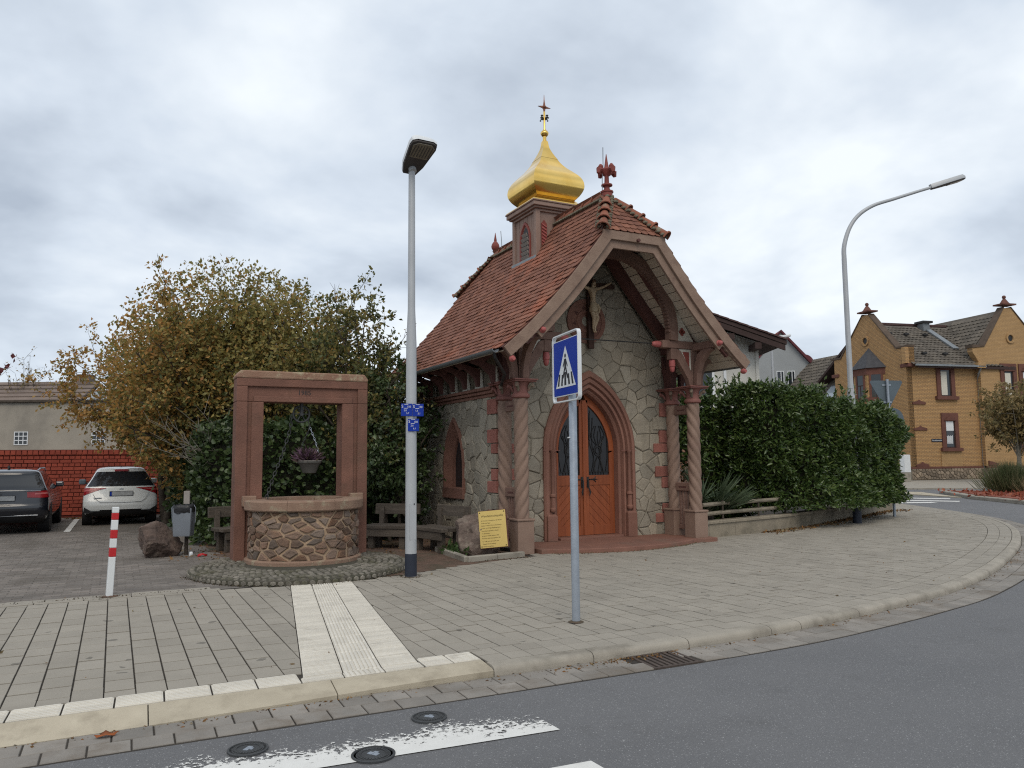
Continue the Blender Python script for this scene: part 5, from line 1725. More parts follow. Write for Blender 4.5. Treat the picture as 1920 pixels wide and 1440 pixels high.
# cobbled apron round the well
ap = thing('well_apron', 'mossy ring of small cobbles set round the foot of the well', 'paving ring', (-5.47, -.02, 0))
MB().lathe([(1.56, -.02), (1.56, .055), (1.50, .075), (.3, .085), (0, .085)], 56).build('apron_bed', M('apron_bed', (0.085, 0.075, 0.06), (0.055, 0.055, 0.035), 7, 0.95, 0.8, 40), ap, 50)
P = Pieces()
cobs = []
for i in range(4):
    s_ = random.Random(i)
    o = [(math.cos(2 * PI * k / 7) * s_.uniform(.85, 1.05), math.sin(2 * PI * k / 7) * s_.uniform(.85, 1.05)) for k in range(7)]
    m = MB(); n = 7
    m.add([(x * .5, y * .5, -.05) for x, y in o] + [(x * .5, y * .5, .012) for x, y in o] + [(x * .36, y * .36, .03) for x, y in o],
          [tuple(range(14, 21))] + [(k, (k + 1) % 7, 7 + (k + 1) % 7, 7 + k) for k in range(7)] + [(7 + k, 7 + (k + 1) % 7, 14 + (k + 1) % 7, 14 + k) for k in range(7)])
    cobs.append(m)
for r_i, r in enumerate((1.50, 1.405, 1.31, 1.215, 1.12, 1.025, .93, .84)):
    nn = int(2 * PI * r / .098)
    for k in range(nn):
        a = 2 * PI * (k + .5 * (r_i % 2)) / nn
        zc = .062 if r_i == 0 else .072
        P.add(rw.choice(cobs), Matrix.Translation((r * math.cos(a), r * math.sin(a), zc + rw.uniform(-.008, .008))) @ Matrix.Rotation(a, 4, 'Z') @ Matrix.Diagonal((.088 * rw.uniform(.9, 1.08), .088 * rw.uniform(.9, 1.1), .8, 1)))
for k in range(100):
    a = 2 * PI * k / 100
    P.add(rw.choice(cobs), frame((0, 0, 1), (-math.sin(a), math.cos(a), 0), (math.cos(a), math.sin(a), 0), Vector((1.555 * math.cos(a), 1.555 * math.sin(a), .025))).normalized() @ Matrix.Diagonal((.07, .09, .6, 1)))
P.finish('cobble', M('apron_cobble', (0.20, 0.18, 0.15), (0.135, 0.125, 0.10), 6, 0.9, 0.5, 50, var=.28, dirt=((0.085, 0.08, 0.05), 3, .5, .68)), ap, Matrix.Translation((-5.47, -.02, 0)), limit=290)

# ------------------------------------------------------------------ street lamps
def lamp_post_straight():
    t = thing('street_lamp', 'straight grey street lamp with flat head beside the well', 'street lamp', (-4.33, -1.55, 0), 0, 'grey street lamps')
    MB().lathe([(.082, 0.0), (.082, .305), (.079, .308)], 20).build('base_band', m_band, t, 30)
    MB().lathe([(.079, .309), (.077, 1.0), (.072, 3.2), (.052, 3.7), (.046, 5.78)], 20).build('pole', m_lampgrey, t, 30)
    MB().lathe([(.10, 0.0), (.11, .004), (.0, .005)], 16).build('foot_joint', m_louver, t)
    MB().tube([(.02, -.075, .98), (.02, -.083, .98)], .010, 8).build('lock', m_dark, t)
    MB().box(-.045, .045, -.0765, -.070, .50, .985).build('service_door', m_lampgrey, t)
    h = thing('lamp_head', None, None, (0, 0, 5.76)); h.parent = t
    h.rotation_euler = (R_(-24), 0, R_(4))
    out = [(-.10, .12), (.10, .12), (.155, -.05), (.20, -.42), (.185, -.50), (.12, -.535), (-.12, -.535), (-.185, -.50), (-.20, -.42), (-.155, -.05)]
    n = len(out)
    m = MB(); m.add([(x, y, 0) for x, y in out] + [(x * 1.02, y, .05) for x, y in out] + [(x * .8, y * .85 - .03, .13) for x, y in out],
                    [tuple(range(2 * n, 3 * n))] + [(k, (k + 1) % n, n + (k + 1) % n, n + k) for k in range(n)] + [(n + k, n + (k + 1) % n, 2 * n + (k + 1) % n, 2 * n + k) for k in range(n)])
    m.build('housing', m_signwhite, h, 40)
    MB().xy([(x * .98, y * .98) for x, y in out], -.03, -.0005).build('underside', m_lampdark, h, bev=0.008)
    ln = [(-.135, -.22), (.135, -.22), (.165, -.44), (.10, -.50), (-.10, -.50), (-.165, -.44)]
    MB().xy(ln, -.045, -.031).build('lens', m_lamplens, h, bev=0.008)
    ri = MB()
    for k in range(7): ri.box(-.13 + k * .042, -.118 + k * .042, -.46, -.25, -.049, -.0455)
    ri.build('lens_ribs', m_lampdark, h)
    MB().tube([(0, 0, -.08), (0, 0, .03)], .056, 14).build('spigot', m_lampgrey, h, 40)
lamp_post_straight()
def hydrant_sign(x, z, label, txt):
    t = thing('hydrant_sign', label, 'hydrant sign', (-4.33 - .031 + (x + .025) * math.cos(R_(-22)), -1.55 - .077 + (x + .025) * math.sin(R_(-22)), z), R_(-22), 'blue hydrant signs on the lamp post')
    t.scale = (.78, 1, .86)
    MB().box(-.098, .098, -.008, 0, -.10, .10).build('plate', m_signblue, t, bev=0.003)
    for a, s, px, pz in txt:
        text_obj('lettering', a, s, m_signwhite, t, Matrix.Translation((px, -.0085, pz)) @ RX, 'LEFT')
    MB().box(-.045, .02, -.0095, -.0082, .022, .029).box(-.04, .03, -.0095, -.0082, .085, .091).build('rule', m_signwhite, t)
    MB().box(-.1, .1, .0005, .008, -.012, .012).build('bracket', m_galv, t)
hydrant_sign(-.085, 2.27, 'left one of the upper two blue S 150 hydrant signs on the lamp post', (('S', .068, -.088, .035), ('150', .046, .008, .035), ('2,0', .042, -.05, -.022), ('5,7', .04, -.005, -.068)))
hydrant_sign(.072, 2.265, 'right one of the upper two blue S 150 hydrant signs on the lamp post', (('S', .068, -.088, .035), ('150', .046, .008, .035), ('1,6', .042, -.05, -.022), ('5,1', .04, -.005, -.068)))
hydrant_sign(.01, 2.06, 'lowest blue S 100 hydrant sign below the other two on the lamp post', (('S', .068, -.088, .035), ('100', .046, .008, .035), ('2,6', .042, -.05, -.022), ('6,1', .04, -.005, -.068)))

def lamp_post_curved():
    t = thing('street_lamp', 'tall curved-arm street lamp standing in front of the laurel hedge', 'street lamp', (7.52, .92, 0), R_(-24), 'grey street lamps')
    MB().lathe([(.098, 0), (.098, .36), (.094, .365)], 20).build('base_band', m_band, t, 30)
    MB().lathe([(.094, .366), (.092, 1.0), (.084, 3.0), (.062, 3.3), (.058, 6.3)], 18).build('pole', m_lampgrey, t, 30)
    arm = catmull([(0, 0, 6.29), (.02, 0, 6.62), (.17, 0, 7.05), (.42, 0, 7.38), (.8, 0, 7.62), (1.3, 0, 7.78), (1.9, 0, 7.97), (2.3, 0, 8.09)], 6)
    MB().tube(arm, [.056 - .022 * i / (len(arm) - 1) for i in range(len(arm))], 12).build('curved_arm', m_lampgrey, t, 60)
    h = thing('lamp_head', None, None, (2.26, 0, 8.07)); h.parent = t; h.rotation_euler = (0, R_(-17), 0)
    out = [(0, -.055), (.35, -.11), (.78, -.13), (.87, -.10), (.90, 0), (.87, .10), (.78, .13), (.35, .11), (0, .055)]
    n = len(out)
    m = MB(); m.add([(x, y, -.02) for x, y in out] + [(x, y, .03) for x, y in out] + [(x * .97 + .0, y * .7, .085) for x, y in out],
                    [tuple(range(2 * n, 3 * n))] + [(k, (k + 1) % n, n + (k + 1) % n, n + k) for k in range(n)] + [(n + k, n + (k + 1) % n, 2 * n + (k + 1) % n, 2 * n + k) for k in range(n)])
    m.build('housing', m_lampgrey, h, 40)
    MB().xy([(x * .985 + .006, y * .96) for x, y in out], -.045, -.0205).build('underside', m_lampdark, h, bev=0.01)
    MB().xy([(.45, -.085), (.76, -.10), (.83, 0), (.76, .10), (.45, .085)], -.055, -.0455).build('lens', m_lamplens, h)
lamp_post_curved()
t = thing('street_lamp', 'small white street lamp rising beside the grey gabled house', 'street lamp', wpt(11.45, 34.0), 0, 'grey street lamps')
MB().lathe([(.07, 0), (.06, 4), (.05, 6.6)], 12).build('pole', m_lampgrey, t, 30)
MB().box(-.05, .85, -.12, .12, -.05, .06, Matrix.Translation((0, 0, 6.72)) @ Matrix.Rotation(R_(-27), 4, 'Z') @ Matrix.Rotation(R_(-8), 4, 'Y')).build('lamp_head', m_signwhite, t, bev=0.03)

# ------------------------------------------------------------------ pedestrian crossing sign
t = thing('crossing_sign', 'blue pedestrian crossing sign on a galvanised pole at the kerb', 'traffic sign', (-3.99, -5.19, 0), R_(-98.5))
MB().lathe([(.040, -.05), (.040, 2.62), (.036, 2.63)], 20, Matrix.Translation((0, .055, 0))).build('pole', m_galv, t, 30)
MB().tube([(0, .015, 1.79), (0, .013, 1.80)], .02, 8).build('sticker', m_signwhite, t)
zb, hs, wsn = 2.15, .69, .335
fr = []
def rrect(w, z0, z1, r, n=5):
    out = []
    for cx0, cz0, a0 in ((w - r, z0 + r, -90), (w - r, z1 - r, 0), (-w + r, z1 - r, 90), (-w + r, z0 + r, 180)):
        for k in range(n + 1):
            a = R_(a0 + 90 * k / n); out.append((cx0 + r * math.cos(a), cz0 + r * math.sin(a)))
    return out
rows = []
for w, in_, y in ((wsn, 0, .014), (wsn, 0, -.024), (wsn - .012, .012, -.024), (wsn - .012, .012, .014)):
    rows.append([(x, y, z) for x, z in rrect(w, zb + in_, zb + hs - in_, .05 - in_ * .6)])
MB().grid(rows + [rows[0]], closed=True).build('frame', m_signwhite, t, 40)
MB().xz([(x, z) for x, z in rrect(wsn - .013, zb + .06, zb + hs - .06, .012)], -.012, .010).build('white_panel', m_signwhite, t)
MB().xz([(x, z) for x, z in rrect(wsn - .021, zb + .068, zb + hs - .068, .012)], -.0145, -.0125).build('blue_field', m_signblue, t)
zc = zb + hs / 2
MB().xz([(-.255, zc - .20), (.255, zc - .20), (0, zc + .215)], -.0165, -.0147).build('white_triangle', m_signwhite, t)
bk = MB()
for x0, x1, hh in ((-.205, -.165, .12), (-.115, -.075, .11), (-.03, .02, .13), (.075, .115, .11), (.165, .205, .12)):
    bk.xz([(x0, zc - .18), (x1, zc - .18), (x1 * .82, zc - .18 + hh), (x0 * .82, zc - .18 + hh)], -.018, -.0168)
bk.build('stripe_symbol', m_signblack, t)
pd = MB()
pd.lathe([(.021, 0), (.021, .0012)], 14, Matrix.Translation((0, -.0169, zc + .115)) @ Matrix.Rotation(R_(90), 4, 'X'))
for pts in ([(-.022, zc + .085), (.022, zc + .085), (.024, zc + .0), (-.02, zc + .0)],
            [(-.022, zc + .08), (-.008, zc + .07), (-.052, zc + .0), (-.062, zc + .012)], [(.022, zc + .08), (.008, zc + .07), (.052, zc + .0), (.062, zc + .012)],
            [(-.02, zc), (.004, zc), (-.048, zc - .11), (-.074, zc - .10)], [(-.004, zc), (.024, zc), (.072, zc - .11), (.046, zc - .115)]):
    pd.xz(pts, -.0195, -.0182)
pd.build('walker_symbol', m_signblack, t)
for z in (zb + .2, zb + hs - .2):
    MB().box(-.06, .06, .0105, .10, z - .015, z + .015).build('clamp', m_galv, t, bev=0.004)
o = MB()
r_ = random.Random(3)
ring_ = [(math.cos(2 * PI * k / 12) * r_.uniform(.8, 1.15) * .085 - .0, math.sin(2 * PI * k / 12) * r_.uniform(.8, 1.15) * .075) for k in range(12)]
o.add([(x, y + .055, .006) for x, y in ring_] + [(x * .55, y * .55 + .055, .018) for x, y in ring_], [tuple(range(12, 24))] + [(k, (k + 1) % 12, 12 + (k + 1) % 12, 12 + k) for k in range(12)])
o.build('foot_soil', m_soil, t)

# give-way signs seen from behind
t = thing('traffic_sign', 'grey back of a give-way triangle over a round sign at the hedge corner', 'traffic sign', (9.98, 1.80, 0), R_(-21))
MB().lathe([(.036, 0), (.036, 3.55)], 16).build('pole', m_galv, t, 30)
tri = [(-.42, 3.52), (-.45, 3.47), (-.04, 2.76), (.04, 2.76), (.45, 3.47), (.42, 3.52)]
MB().xz(tri, .05, .056).build('triangle_plate', m_signback, t)
MB().lathe([(.30, 0), (.30, .006)], 32, Matrix.Translation((.14, .056, 2.50)) @ Matrix.Rotation(R_(90), 4, 'X')).build('round_plate', m_signback, t)
for z in (3.40, 2.95, 2.62, 2.38):
    MB().box(-.12, .12, .037, .049, z - .02, z + .02).build('clamp', m_galv, t)

# ------------------------------------------------------------------ bollard
t = thing('bollard', 'white post with three red bands at the edge of the parking lot', 'bollard', (-7.99, -1.25, 0), R_(8))
def bpost(z0, z1, mat, name, e=0):
    MB().box(-.036 - e, .036 + e, -.036 - e, .036 + e, z0, z1, Matrix.Rotation(R_(2), 4, 'Y')).build(name, mat, t, bev=0.008)
bpost(0, .47, m_postwhite, 'post')
bpost(.4705, .575, m_red, 'red_band', .0008); bpost(.5755, .685, m_postwhite, 'white_band'); bpost(.6855, .785, m_red, 'red_band', .0008)
bpost(.7855, .905, m_postwhite, 'white_band'); bpost(.9055, .985, m_red, 'red_band', .0008); bpost(.9855, 1.055, m_postwhite, 'white_band')
r_ = random.Random(8)
ring_ = [(math.cos(2 * PI * k / 14) * r_.uniform(.7, 1.25) * .12, math.sin(2 * PI * k / 14) * r_.uniform(.7, 1.2) * .07) for k in range(14)]
MB().add([(x, y, .006) for x, y in ring_] + [(x * .5, y * .5, .02) for x, y in ring_], [tuple(range(14, 28))] + [(k, (k + 1) % 14, 14 + (k + 1) % 14, 14 + k) for k in range(14)]).build('foot_soil', m_soil, t)

# ------------------------------------------------------------------ benches: three joined in an arc plus one left of the well
def bench(loc, rz, w, label, grp='weathered plank benches round the well'):
    t = thing('bench', label, 'bench', loc, rz, grp)
    for y in (-.20, -.03, .14):
        MB().cbox(-w / 2 - .02 * (y < 0), w / 2 + .02 * (y < 0), y - .075, y + .075, .36, .415, .008).build('seat_plank', m_bench, t)
    MB().cbox(-w / 2, w / 2, .23, .285, .61, .80, .01, Matrix.Translation((0, .0, 0)) @ Matrix.Rotation(R_(-6), 4, 'X')).build('back_plank', m_bench, t)
    MB().box(-w / 2 + .04, w / 2 - .04, -.26, -.215, .22, .359).build('apron_board', m_bench, t, bev=0.006)
    for sx in (-1, 1):
        x = sx * (w / 2 - .14)
        MB().box(x - .055, x + .055, -.21, -.11, 0, .358).build('leg', m_bench, t, bev=0.008)
        MB().box(x - .05, x + .05, .10, .19, 0, .358).build('leg', m_bench, t, bev=0.008)
        MB().box(x - .045, x + .045, .215, .275, .20, .74, Matrix.Rotation(R_(-4), 4, 'X')).build('back_support', m_bench, t, bev=0.006)
    return t
bench((-2.92, 1.02, 0), R_(-78), .98, 'weathered bench end nearest the chapel wall, turned towards the well')
bench((-3.48, 1.92, 0), R_(-42), .88, 'weathered bench in the middle of the row behind the tall lamp post')
bench((-4.28, 2.42, 0), R_(-14), .92, 'weathered bench directly right of the well portal')
bench((-5.90, 3.02, 0), R_(20), .95, 'weathered bench half hidden left of the well portal')

# ------------------------------------------------------------------ boulder with brass plaque, bed edging
def boulder(name, label, cat, loc, rz, size, mat, seed, cuts):
    me = bpy.data.meshes.new(name)
    bm = bmesh.new()
    bmesh.ops.create_icosphere(bm, subdivisions=5, radius=1)
    r_ = random.Random(seed)
    pl_ = []
    for k in range(cuts):
        d = Vector((r_.gauss(0, 1), r_.gauss(0, 1), r_.gauss(0, .8))).normalized()
        pl_.append((d, r_.uniform(.55, .85)))
    from mathutils import noise as mn
    for v in bm.verts:
        p = v.co.copy()
        for d, k in pl_:
            e = p.dot(d) - k
            if e > 0: p -= d * e * .97
        q = p * 2.3 + Vector((seed, 0, 0))
        p += p.normalized() * ((abs(mn.fractal(q * .8, .8, 2.2, 6)) - .3) * .13 + mn.noise(q * 5) * .02)
        v.co = Vector((p.x * size[0], p.y * size[1], max(-.02, (p.z + .62) * size[2])))
    bm.to_mesh(me); bm.free(); me.materials.append(mat)
    me.polygons.foreach_set('use_smooth', [True] * len(me.polygons)); me.set_sharp_from_angle(angle=R_(28))
    o = link(name, me); o.location = loc; o.rotation_euler = (0, 0, rz)
    return tag(o, label, cat)
boulder('boulder', 'brown boulder carrying the yellow plaque at the chapel corner', 'boulder', (-2.50, .30, 0), R_(-6), (.48, .33, .48), m_boulder, 5, 9)
boulder('boulder', 'dark squat boulder beside the waste bin at the parking lot', 'boulder', (-7.30, 2.75, 0), R_(25), (.42, .36, .36), m_rockdark, 12, 11)
pq = thing('plaque', 'yellow brass plaque with dark text leaning on the boulder', 'plaque', (-2.40, -.165, .14), R_(-31))
PT = Matrix.Rotation(R_(-9), 4, 'X') @ Matrix.Rotation(R_(-5), 4, 'Y')
MB().box(-.225, .225, 0, .012, 0, .60, PT).build('plate', m_plaque, pq, bev=0.003)
MB().box(-.22, .245, .013, .03, -.01, .61, PT).build('backing_board', m_timberd, pq)
for sx in (-.2, .2):
    for z in (.025, .575):
        MB().lathe([(.010, 0), (.010, .004)], 10, PT @ Matrix.Translation((sx, -.0005, z)) @ RX).build('screw', m_ink, pq)
LN = [('Wendelinuskapelle', .048, .50, 0), ('St. Wendelin, Schutzpatron der Bauern,', .0215, .435, 1), ('Hirten und Pilger', .0215, .395, 1), ('Bereits erwähnt 1781 im Kirchenbuch,', .0215, .355, 1),
      ('in ihrer Art Heilige Kapelle genannt.', .0215, .315, 1), ('Erste Kapelle geweiht in diesem', .0215, .27, 1), ('17. Jahrhundert', .0215, .23, 1), ('an gleicher Stelle. Neubau 1905', .0215, .19, 1),
      ('Renoviert und instandgesetzt 1985', .0215, .15, 1), ('Seit 1985 wird die Kapelle vom', .0215, .10, 1), ('"Kapellenverein Dieburg"', .0215, .06, 1), ('betreut und gepflegt', .0215, .02, 1)]
for s_, sz, z, al in LN:
    text_obj('lettering', s_, sz, m_ink, pq, PT @ Matrix.Translation((0 if not al else -.185, -.0012, z)) @ RX, 'LEFT' if al else 'CENTER', .001)
ed = thing('bed_edging', 'low concrete edging round the boulder bed at the chapel corner', 'edging', (0, 0, 0))
for a, b in (((-2.95, .98), (-3.08, -.60)), ((-3.08, -.60), (-2.02, -.46))):
    d = Vector((b[0] - a[0], b[1] - a[1], 0)); L = d.length; an = math.atan2(d.y, d.x)
    k = max(1, round(L / .55))
    for i in range(k):
        MB().cbox(0.004, L / k - .004, -.045, .045, -.05, .085, .012, Matrix.Translation((a[0] + d.x * i / k, a[1] + d.y * i / k, 0)) @ Matrix.Rotation(an, 4, 'Z')).build('edging_stone', m_kerb, ed)

# ------------------------------------------------------------------ waste bin
t = thing('waste_bin', 'grey litter bin with black bag on a short post by the ivy', 'waste bin', (-6.90, 2.66, 0), R_(-24))
MB().lathe([(.032, 0), (.032, 1.10)], 12, Matrix.Translation((0, .15, 0))).build('post', m_bark, t, 30)
rows = []
for z, k in ((.33, .86), (.36, .9), (.78, 1.0), (.80, 1.0)):
    rows.append([(x * k, y * k, z) for x, y in ((-.15, -.11), (.15, -.11), (.16, -.10), (.16, .10), (.15, .11), (-.15, .11), (-.16, .10), (-.16, -.10))])
m = MB().grid(rows, closed=True); m.f.append(tuple(range(7, -1, -1))); m.f.append(tuple(range(24, 32)))
m.build('bin_body', m_bin, t, 30)
rows = []
r_ = random.Random(5)
for z, k in ((.73, 1.04), (.79, 1.06), (.85, 1.04), (.86, .9), (.80, .8)):
    rows.append([(.165 * k * math.cos(2 * PI * j / 28) * (1 + .0 * j) * min(1.2, 1 / max(abs(math.cos(2 * PI * j / 28)), abs(math.sin(2 * PI * j / 28)) * 1.0)) * r_.uniform(.96, 1.03),
                  .115 * k * math.sin(2 * PI * j / 28) * min(1.2, 1 / max(abs(math.cos(2 * PI * j / 28)), abs(math.sin(2 * PI * j / 28)))) * r_.uniform(.96, 1.03), z + r_.uniform(-.02, .012)) for j in range(28)])
m = MB().grid(rows, closed=True); m.f.append(tuple(range(112, 140)))
m.build('bin_bag', m_bag, t, 70)
MB().box(-.05, .05, .10, .135, .86, 1.08).build('back_plate', m_louver, t, bev=0.004)
for sx in (-1, 1):
    MB().tube([(sx * .168, -.02, .85), (sx * .20, -.02, .80), (sx * .19, 0, .55)], .006, 5).build('bag_hoop', m_galv, t)
# scraps of litter
o = MB().grid([[(-.08, -.03, 0), (0, -.04, .03), (.07, -.02, .0)], [(-.07, .0, .04), (0, .0, .055), (.08, .0, .03)], [(-.06, .03, .0), (.02, .04, .025), (.06, .03, 0)]]).build('litter', m_red, None, 60)
o.location = (-6.62, 2.36, 0.0); o.modifiers.new('s', 'SOLIDIFY').thickness = .006
tag(o, 'crumpled red wrapper on the soil beside the waste bin', 'litter')
o = MB().grid([[(-.06, -.03, 0), (.05, -.03, .0)], [(-.05, .0, .10), (.04, .0, .12)], [(-.04, .03, .13), (.05, .03, .10)]]).build('litter', m_signwhite, None, 60)
o.location = (-6.78, 2.52, 0.0); o.scale = (.55, .55, .6); o.modifiers.new('s', 'SOLIDIFY').thickness = .006
tag(o, 'white paper scrap behind the bin post', 'litter')

# ------------------------------------------------------------------ garden wall under the hedge
gw = thing('garden_wall', 'low weathered concrete garden wall under the laurel hedge', 'wall', (0, 0, 0))
m_gwall = M('garden_concrete', (0.30, 0.255, 0.19), (0.22, 0.19, 0.145), 3, 0.92, 0.6, 30, dirt=((0.13, 0.115, 0.085), 1.8, .48, .7))
HWP = catmull(HW + [(11.7, 3.3)], 4)
seg = [HWP[i] for i in range(0, len(HWP), 3)] + [HWP[-1]]
for a, b in zip(seg[:-1], seg[1:]):
    d = Vector((b[0] - a[0], b[1] - a[1], 0)); L = d.length; an = math.atan2(d.y, d.x)
    T = Matrix.Translation((a[0], a[1], 0)) @ Matrix.Rotation(an, 4, 'Z')
    MB().box(0, L - .006, .02, .22, -.05, .27, T).build('wall_panel', m_gwall, gw)
    MB().cbox(0, L - .006, -.01, .25, .271, .325, .012, T).build('coping', m_gwall, gw)
MB().box(11.68, 11.88, 3.3, 4.6, -.05, .32).build('wall_panel', m_gwall, gw)
fr_ = thing('garden_rail', 'two-bar grey rail on the garden wall beside the right porch columns', 'fence', (0, 0, 0))
for z in (.46, .64):
    MB().tube([(2.25, .16, z), (3.0, .42, z), (4.2, .66, z), (5.2, .88, z)], .04, 8).build('rail', m_gwall, fr_, 40)
for x, y in ((3.0, .42), (4.2, .66), (5.2, .88)):
    MB().tube([(x, y, .32), (x, y, .70)], .022, 8).build('rail_post', m_bark, fr_)

# ------------------------------------------------------------------ plants
def sph(rg, n):
    d = rg.normal(size=(n, 3)); return d / np.linalg.norm(d, axis=1, keepdims=True)
def bez(p0, p1, p2, n):
    t = np.linspace(0, 1, n)[:, None]
    return (1 - t) ** 2 * p0 + 2 * t * (1 - t) * p1 + t * t * p2
def pick(rg, crown, surf=0.55):
    w = np.array([c[1][0] * c[1][1] * c[1][2] for c in crown]); k = rg.choice(len(crown), p=w / w.sum())
    c, r = crown[k][0], crown[k][1]
    d = sph(rg, 1)[0]
    rad = rg.uniform(surf, 1.0) ** .6
    return np.array(c) + d * rad * np.array(r)
def tree(name, label, cat, stems, trunk_r, crown, n_limb, n_sub, n_twig, n_leaf, lsize, lmat, bark, seed, group=None, aspect=.6, twig=.42, bare=0, droop=0.0, fork=.5, hexa=False, limb_r=.03, fill=0, zone=None):
    rg = np.random.default_rng(seed)
    b0 = Vector(stems[0])
    t = thing(name, label, cat, b0, 0, group)
    tr, br = MB(), MB()
    zb = np.array(b0)
    L, D = [], []
    heads = []; ends = []
    for s_ in stems:
        s0 = np.array(s_, float)
        c = np.array(crown[0][0]) * .5 + np.array(crown[rg.integers(len(crown))][0]) * .5
        h = s0 + (c - s0) * fork
        mid = (s0 + h) / 2 + rg.normal(size=3) * .08 * np.linalg.norm(h - s0) * [1, 1, .2]
        p = bez(s0, mid, h, 7)
        tr.tube([tuple(q - zb) for q in p], list(np.linspace(trunk_r, trunk_r * .6, 7)), 8)
        heads.append(p)
    for i in range(n_limb):
        path = heads[i % len(heads)]
        s0 = path[rg.integers(len(path) // 2, len(path))]
        e = pick(rg, crown, .35)
        ctrl = s0 * .55 + e * .45 + np.array([0, 0, .35 * np.linalg.norm(e - s0) * (1 - droop)]) * rg.uniform(.2, .9) + rg.normal(size=3) * .12
        p = bez(s0, ctrl, e, 8)
        r0 = limb_r * rg.uniform(.7, 1.2)
        tr.tube([tuple(q - zb) for q in p], list(np.linspace(r0, r0 * .3, 8)), 5, cap=False)
        for j in range(n_sub):
            q0 = p[rg.integers(2, 8)]
            dirv = (e - s0) / np.linalg.norm(e - s0) * .5 + sph(rg, 1)[0] + [0, 0, .25 - droop]
            dirv /= np.linalg.norm(dirv)
            ln = twig * rg.uniform(.9, 2.2)
            q = bez(q0, q0 + dirv * ln * .5 + rg.normal(size=3) * .06, q0 + dirv * ln + [0, 0, .06 - .2 * droop], 5)
            ends.append(q[4])
            br.tube([tuple(x - zb) for x in q], [r0 * .32, r0 * .28, r0 * .22, r0 * .17, r0 * .1], 4, cap=False)
            for k in range(n_twig):
                a0 = q[rg.integers(1, 5)]
                dv = dirv * .55 + sph(rg, 1)[0] + [0, 0, .15 - droop]
                dv /= np.linalg.norm(dv)
                l2 = twig * rg.uniform(.35, 1.0)
                a1 = a0 + dv * l2
                if k % 2 == 0: br.tube([tuple(a0 - zb), tuple((a0 + a1) / 2 + rg.normal(size=3) * .02 - zb), tuple(a1 - zb)], [r0 * .13, r0 * .1, r0 * .06], 3, cap=False)
                tt = rg.uniform(.1, 1.05, n_leaf)[:, None]
                L.append(a0 + (a1 - a0) * tt + rg.normal(size=(n_leaf, 3)) * .035)
                D.append(dv * .6 + rg.normal(size=(n_leaf, 3)) * .8 + [0, 0, -.25])
    ends = sorted(ends, key=lambda q: -q[2])[:max(1, int(len(ends) * .7))] if bare else []
    for i in range(bare):
        e = ends[rg.integers(len(ends))]
        dv = (e - np.array(crown[0][0])); dv = dv / np.linalg.norm(dv) + [0, 0, .8]; dv /= np.linalg.norm(dv)
        ln = rg.uniform(.25, .65)
        q = bez(e, e + dv * ln * .5 + rg.normal(size=3) * .08, e + dv * ln, 5)
        br.tube([tuple(x - zb) for x in q], [.007, .006, .005, .004, .002], 4, cap=False)
        for k in range(3):
            a0 = q[rg.integers(1, 4)]; d2 = dv + rg.normal(size=3) * .6
            a1 = a0 + d2 / np.linalg.norm(d2) * rg.uniform(.15, .4)
            br.tube([tuple(a0 - zb), tuple(a1 - zb)], [.005, .002], 3, cap=False)
            if rg.random() < .6:
                L.append(a0 + (a1 - a0) * rg.uniform(.2, 1, (4, 1))); D.append(rg.normal(size=(4, 3)))
    if fill:
        pts = np.array([pick(rg, crown, .1) for _ in range(fill)])
        L.append(pts); D.append(rg.normal(size=(fill, 3)))
    tr.build('trunk', bark, t, 50, fix=False)
    br.build('branches', bark, t, False, fix=False)
    L = np.concatenate(L); D = np.concatenate(D)
    k = L[:, 2] > .05
    L, D = L[k], D[k]
    if zone is None: zone = [(lmat, None)]
    left = np.ones(len(L), bool)
    for mt, fn in zone:
        sel = left & (fn(L, rg) if fn else True)
        left &= ~sel
        if sel.sum():
            link('crown', leaves_mesh('crown', L[sel] - zb, D[sel], rg.uniform(lsize[0], lsize[1], sel.sum()), mt, aspect, .12, rg, hexa), t)
    return t

l_olive = leafmat('leaf_olive', [(0.30, 0.25, 0.075), (0.225, 0.205, 0.066), (0.36, 0.28, 0.085), (0.17, 0.17, 0.06), (0.36, 0.22, 0.07)], .4)
l_orange = leafmat('leaf_orange', [(0.48, 0.26, 0.075), (0.38, 0.235, 0.07), (0.54, 0.29, 0.08), (0.29, 0.22, 0.07), (0.43, 0.19, 0.06)], .42)
l_green = leafmat('leaf_dull_green', [(0.095, 0.11, 0.036), (0.07, 0.09, 0.032), (0.14, 0.135, 0.042), (0.055, 0.075, 0.028)], .25)
l_ivy = leafmat('leaf_ivy', [(0.036, 0.06, 0.022), (0.05, 0.08, 0.027), (0.072, 0.108, 0.035), (0.026, 0.044, 0.018), (0.098, 0.135, 0.045)], .15, .4, .5)
l_laurel = leafmat('leaf_laurel', [(0.045, 0.082, 0.022), (0.065, 0.11, 0.028), (0.10, 0.148, 0.038), (0.032, 0.06, 0.018), (0.13, 0.17, 0.048)], .15, .32, .55)
l_red = leafmat('leaf_red', [(0.13, 0.035, 0.04), (0.19, 0.05, 0.05), (0.09, 0.03, 0.035)], .25)
l_brown = leafmat('leaf_brown', [(0.24, 0.165, 0.07), (0.19, 0.15, 0.06), (0.30, 0.21, 0.09), (0.15, 0.14, 0.06)], .3)
l_fallen = leafmat('leaf_fallen', [(0.20, 0.09, 0.03), (0.13, 0.075, 0.035), (0.28, 0.15, 0.05), (0.10, 0.06, 0.035), (0.24, 0.19, 0.10)], .05, .8, .2)

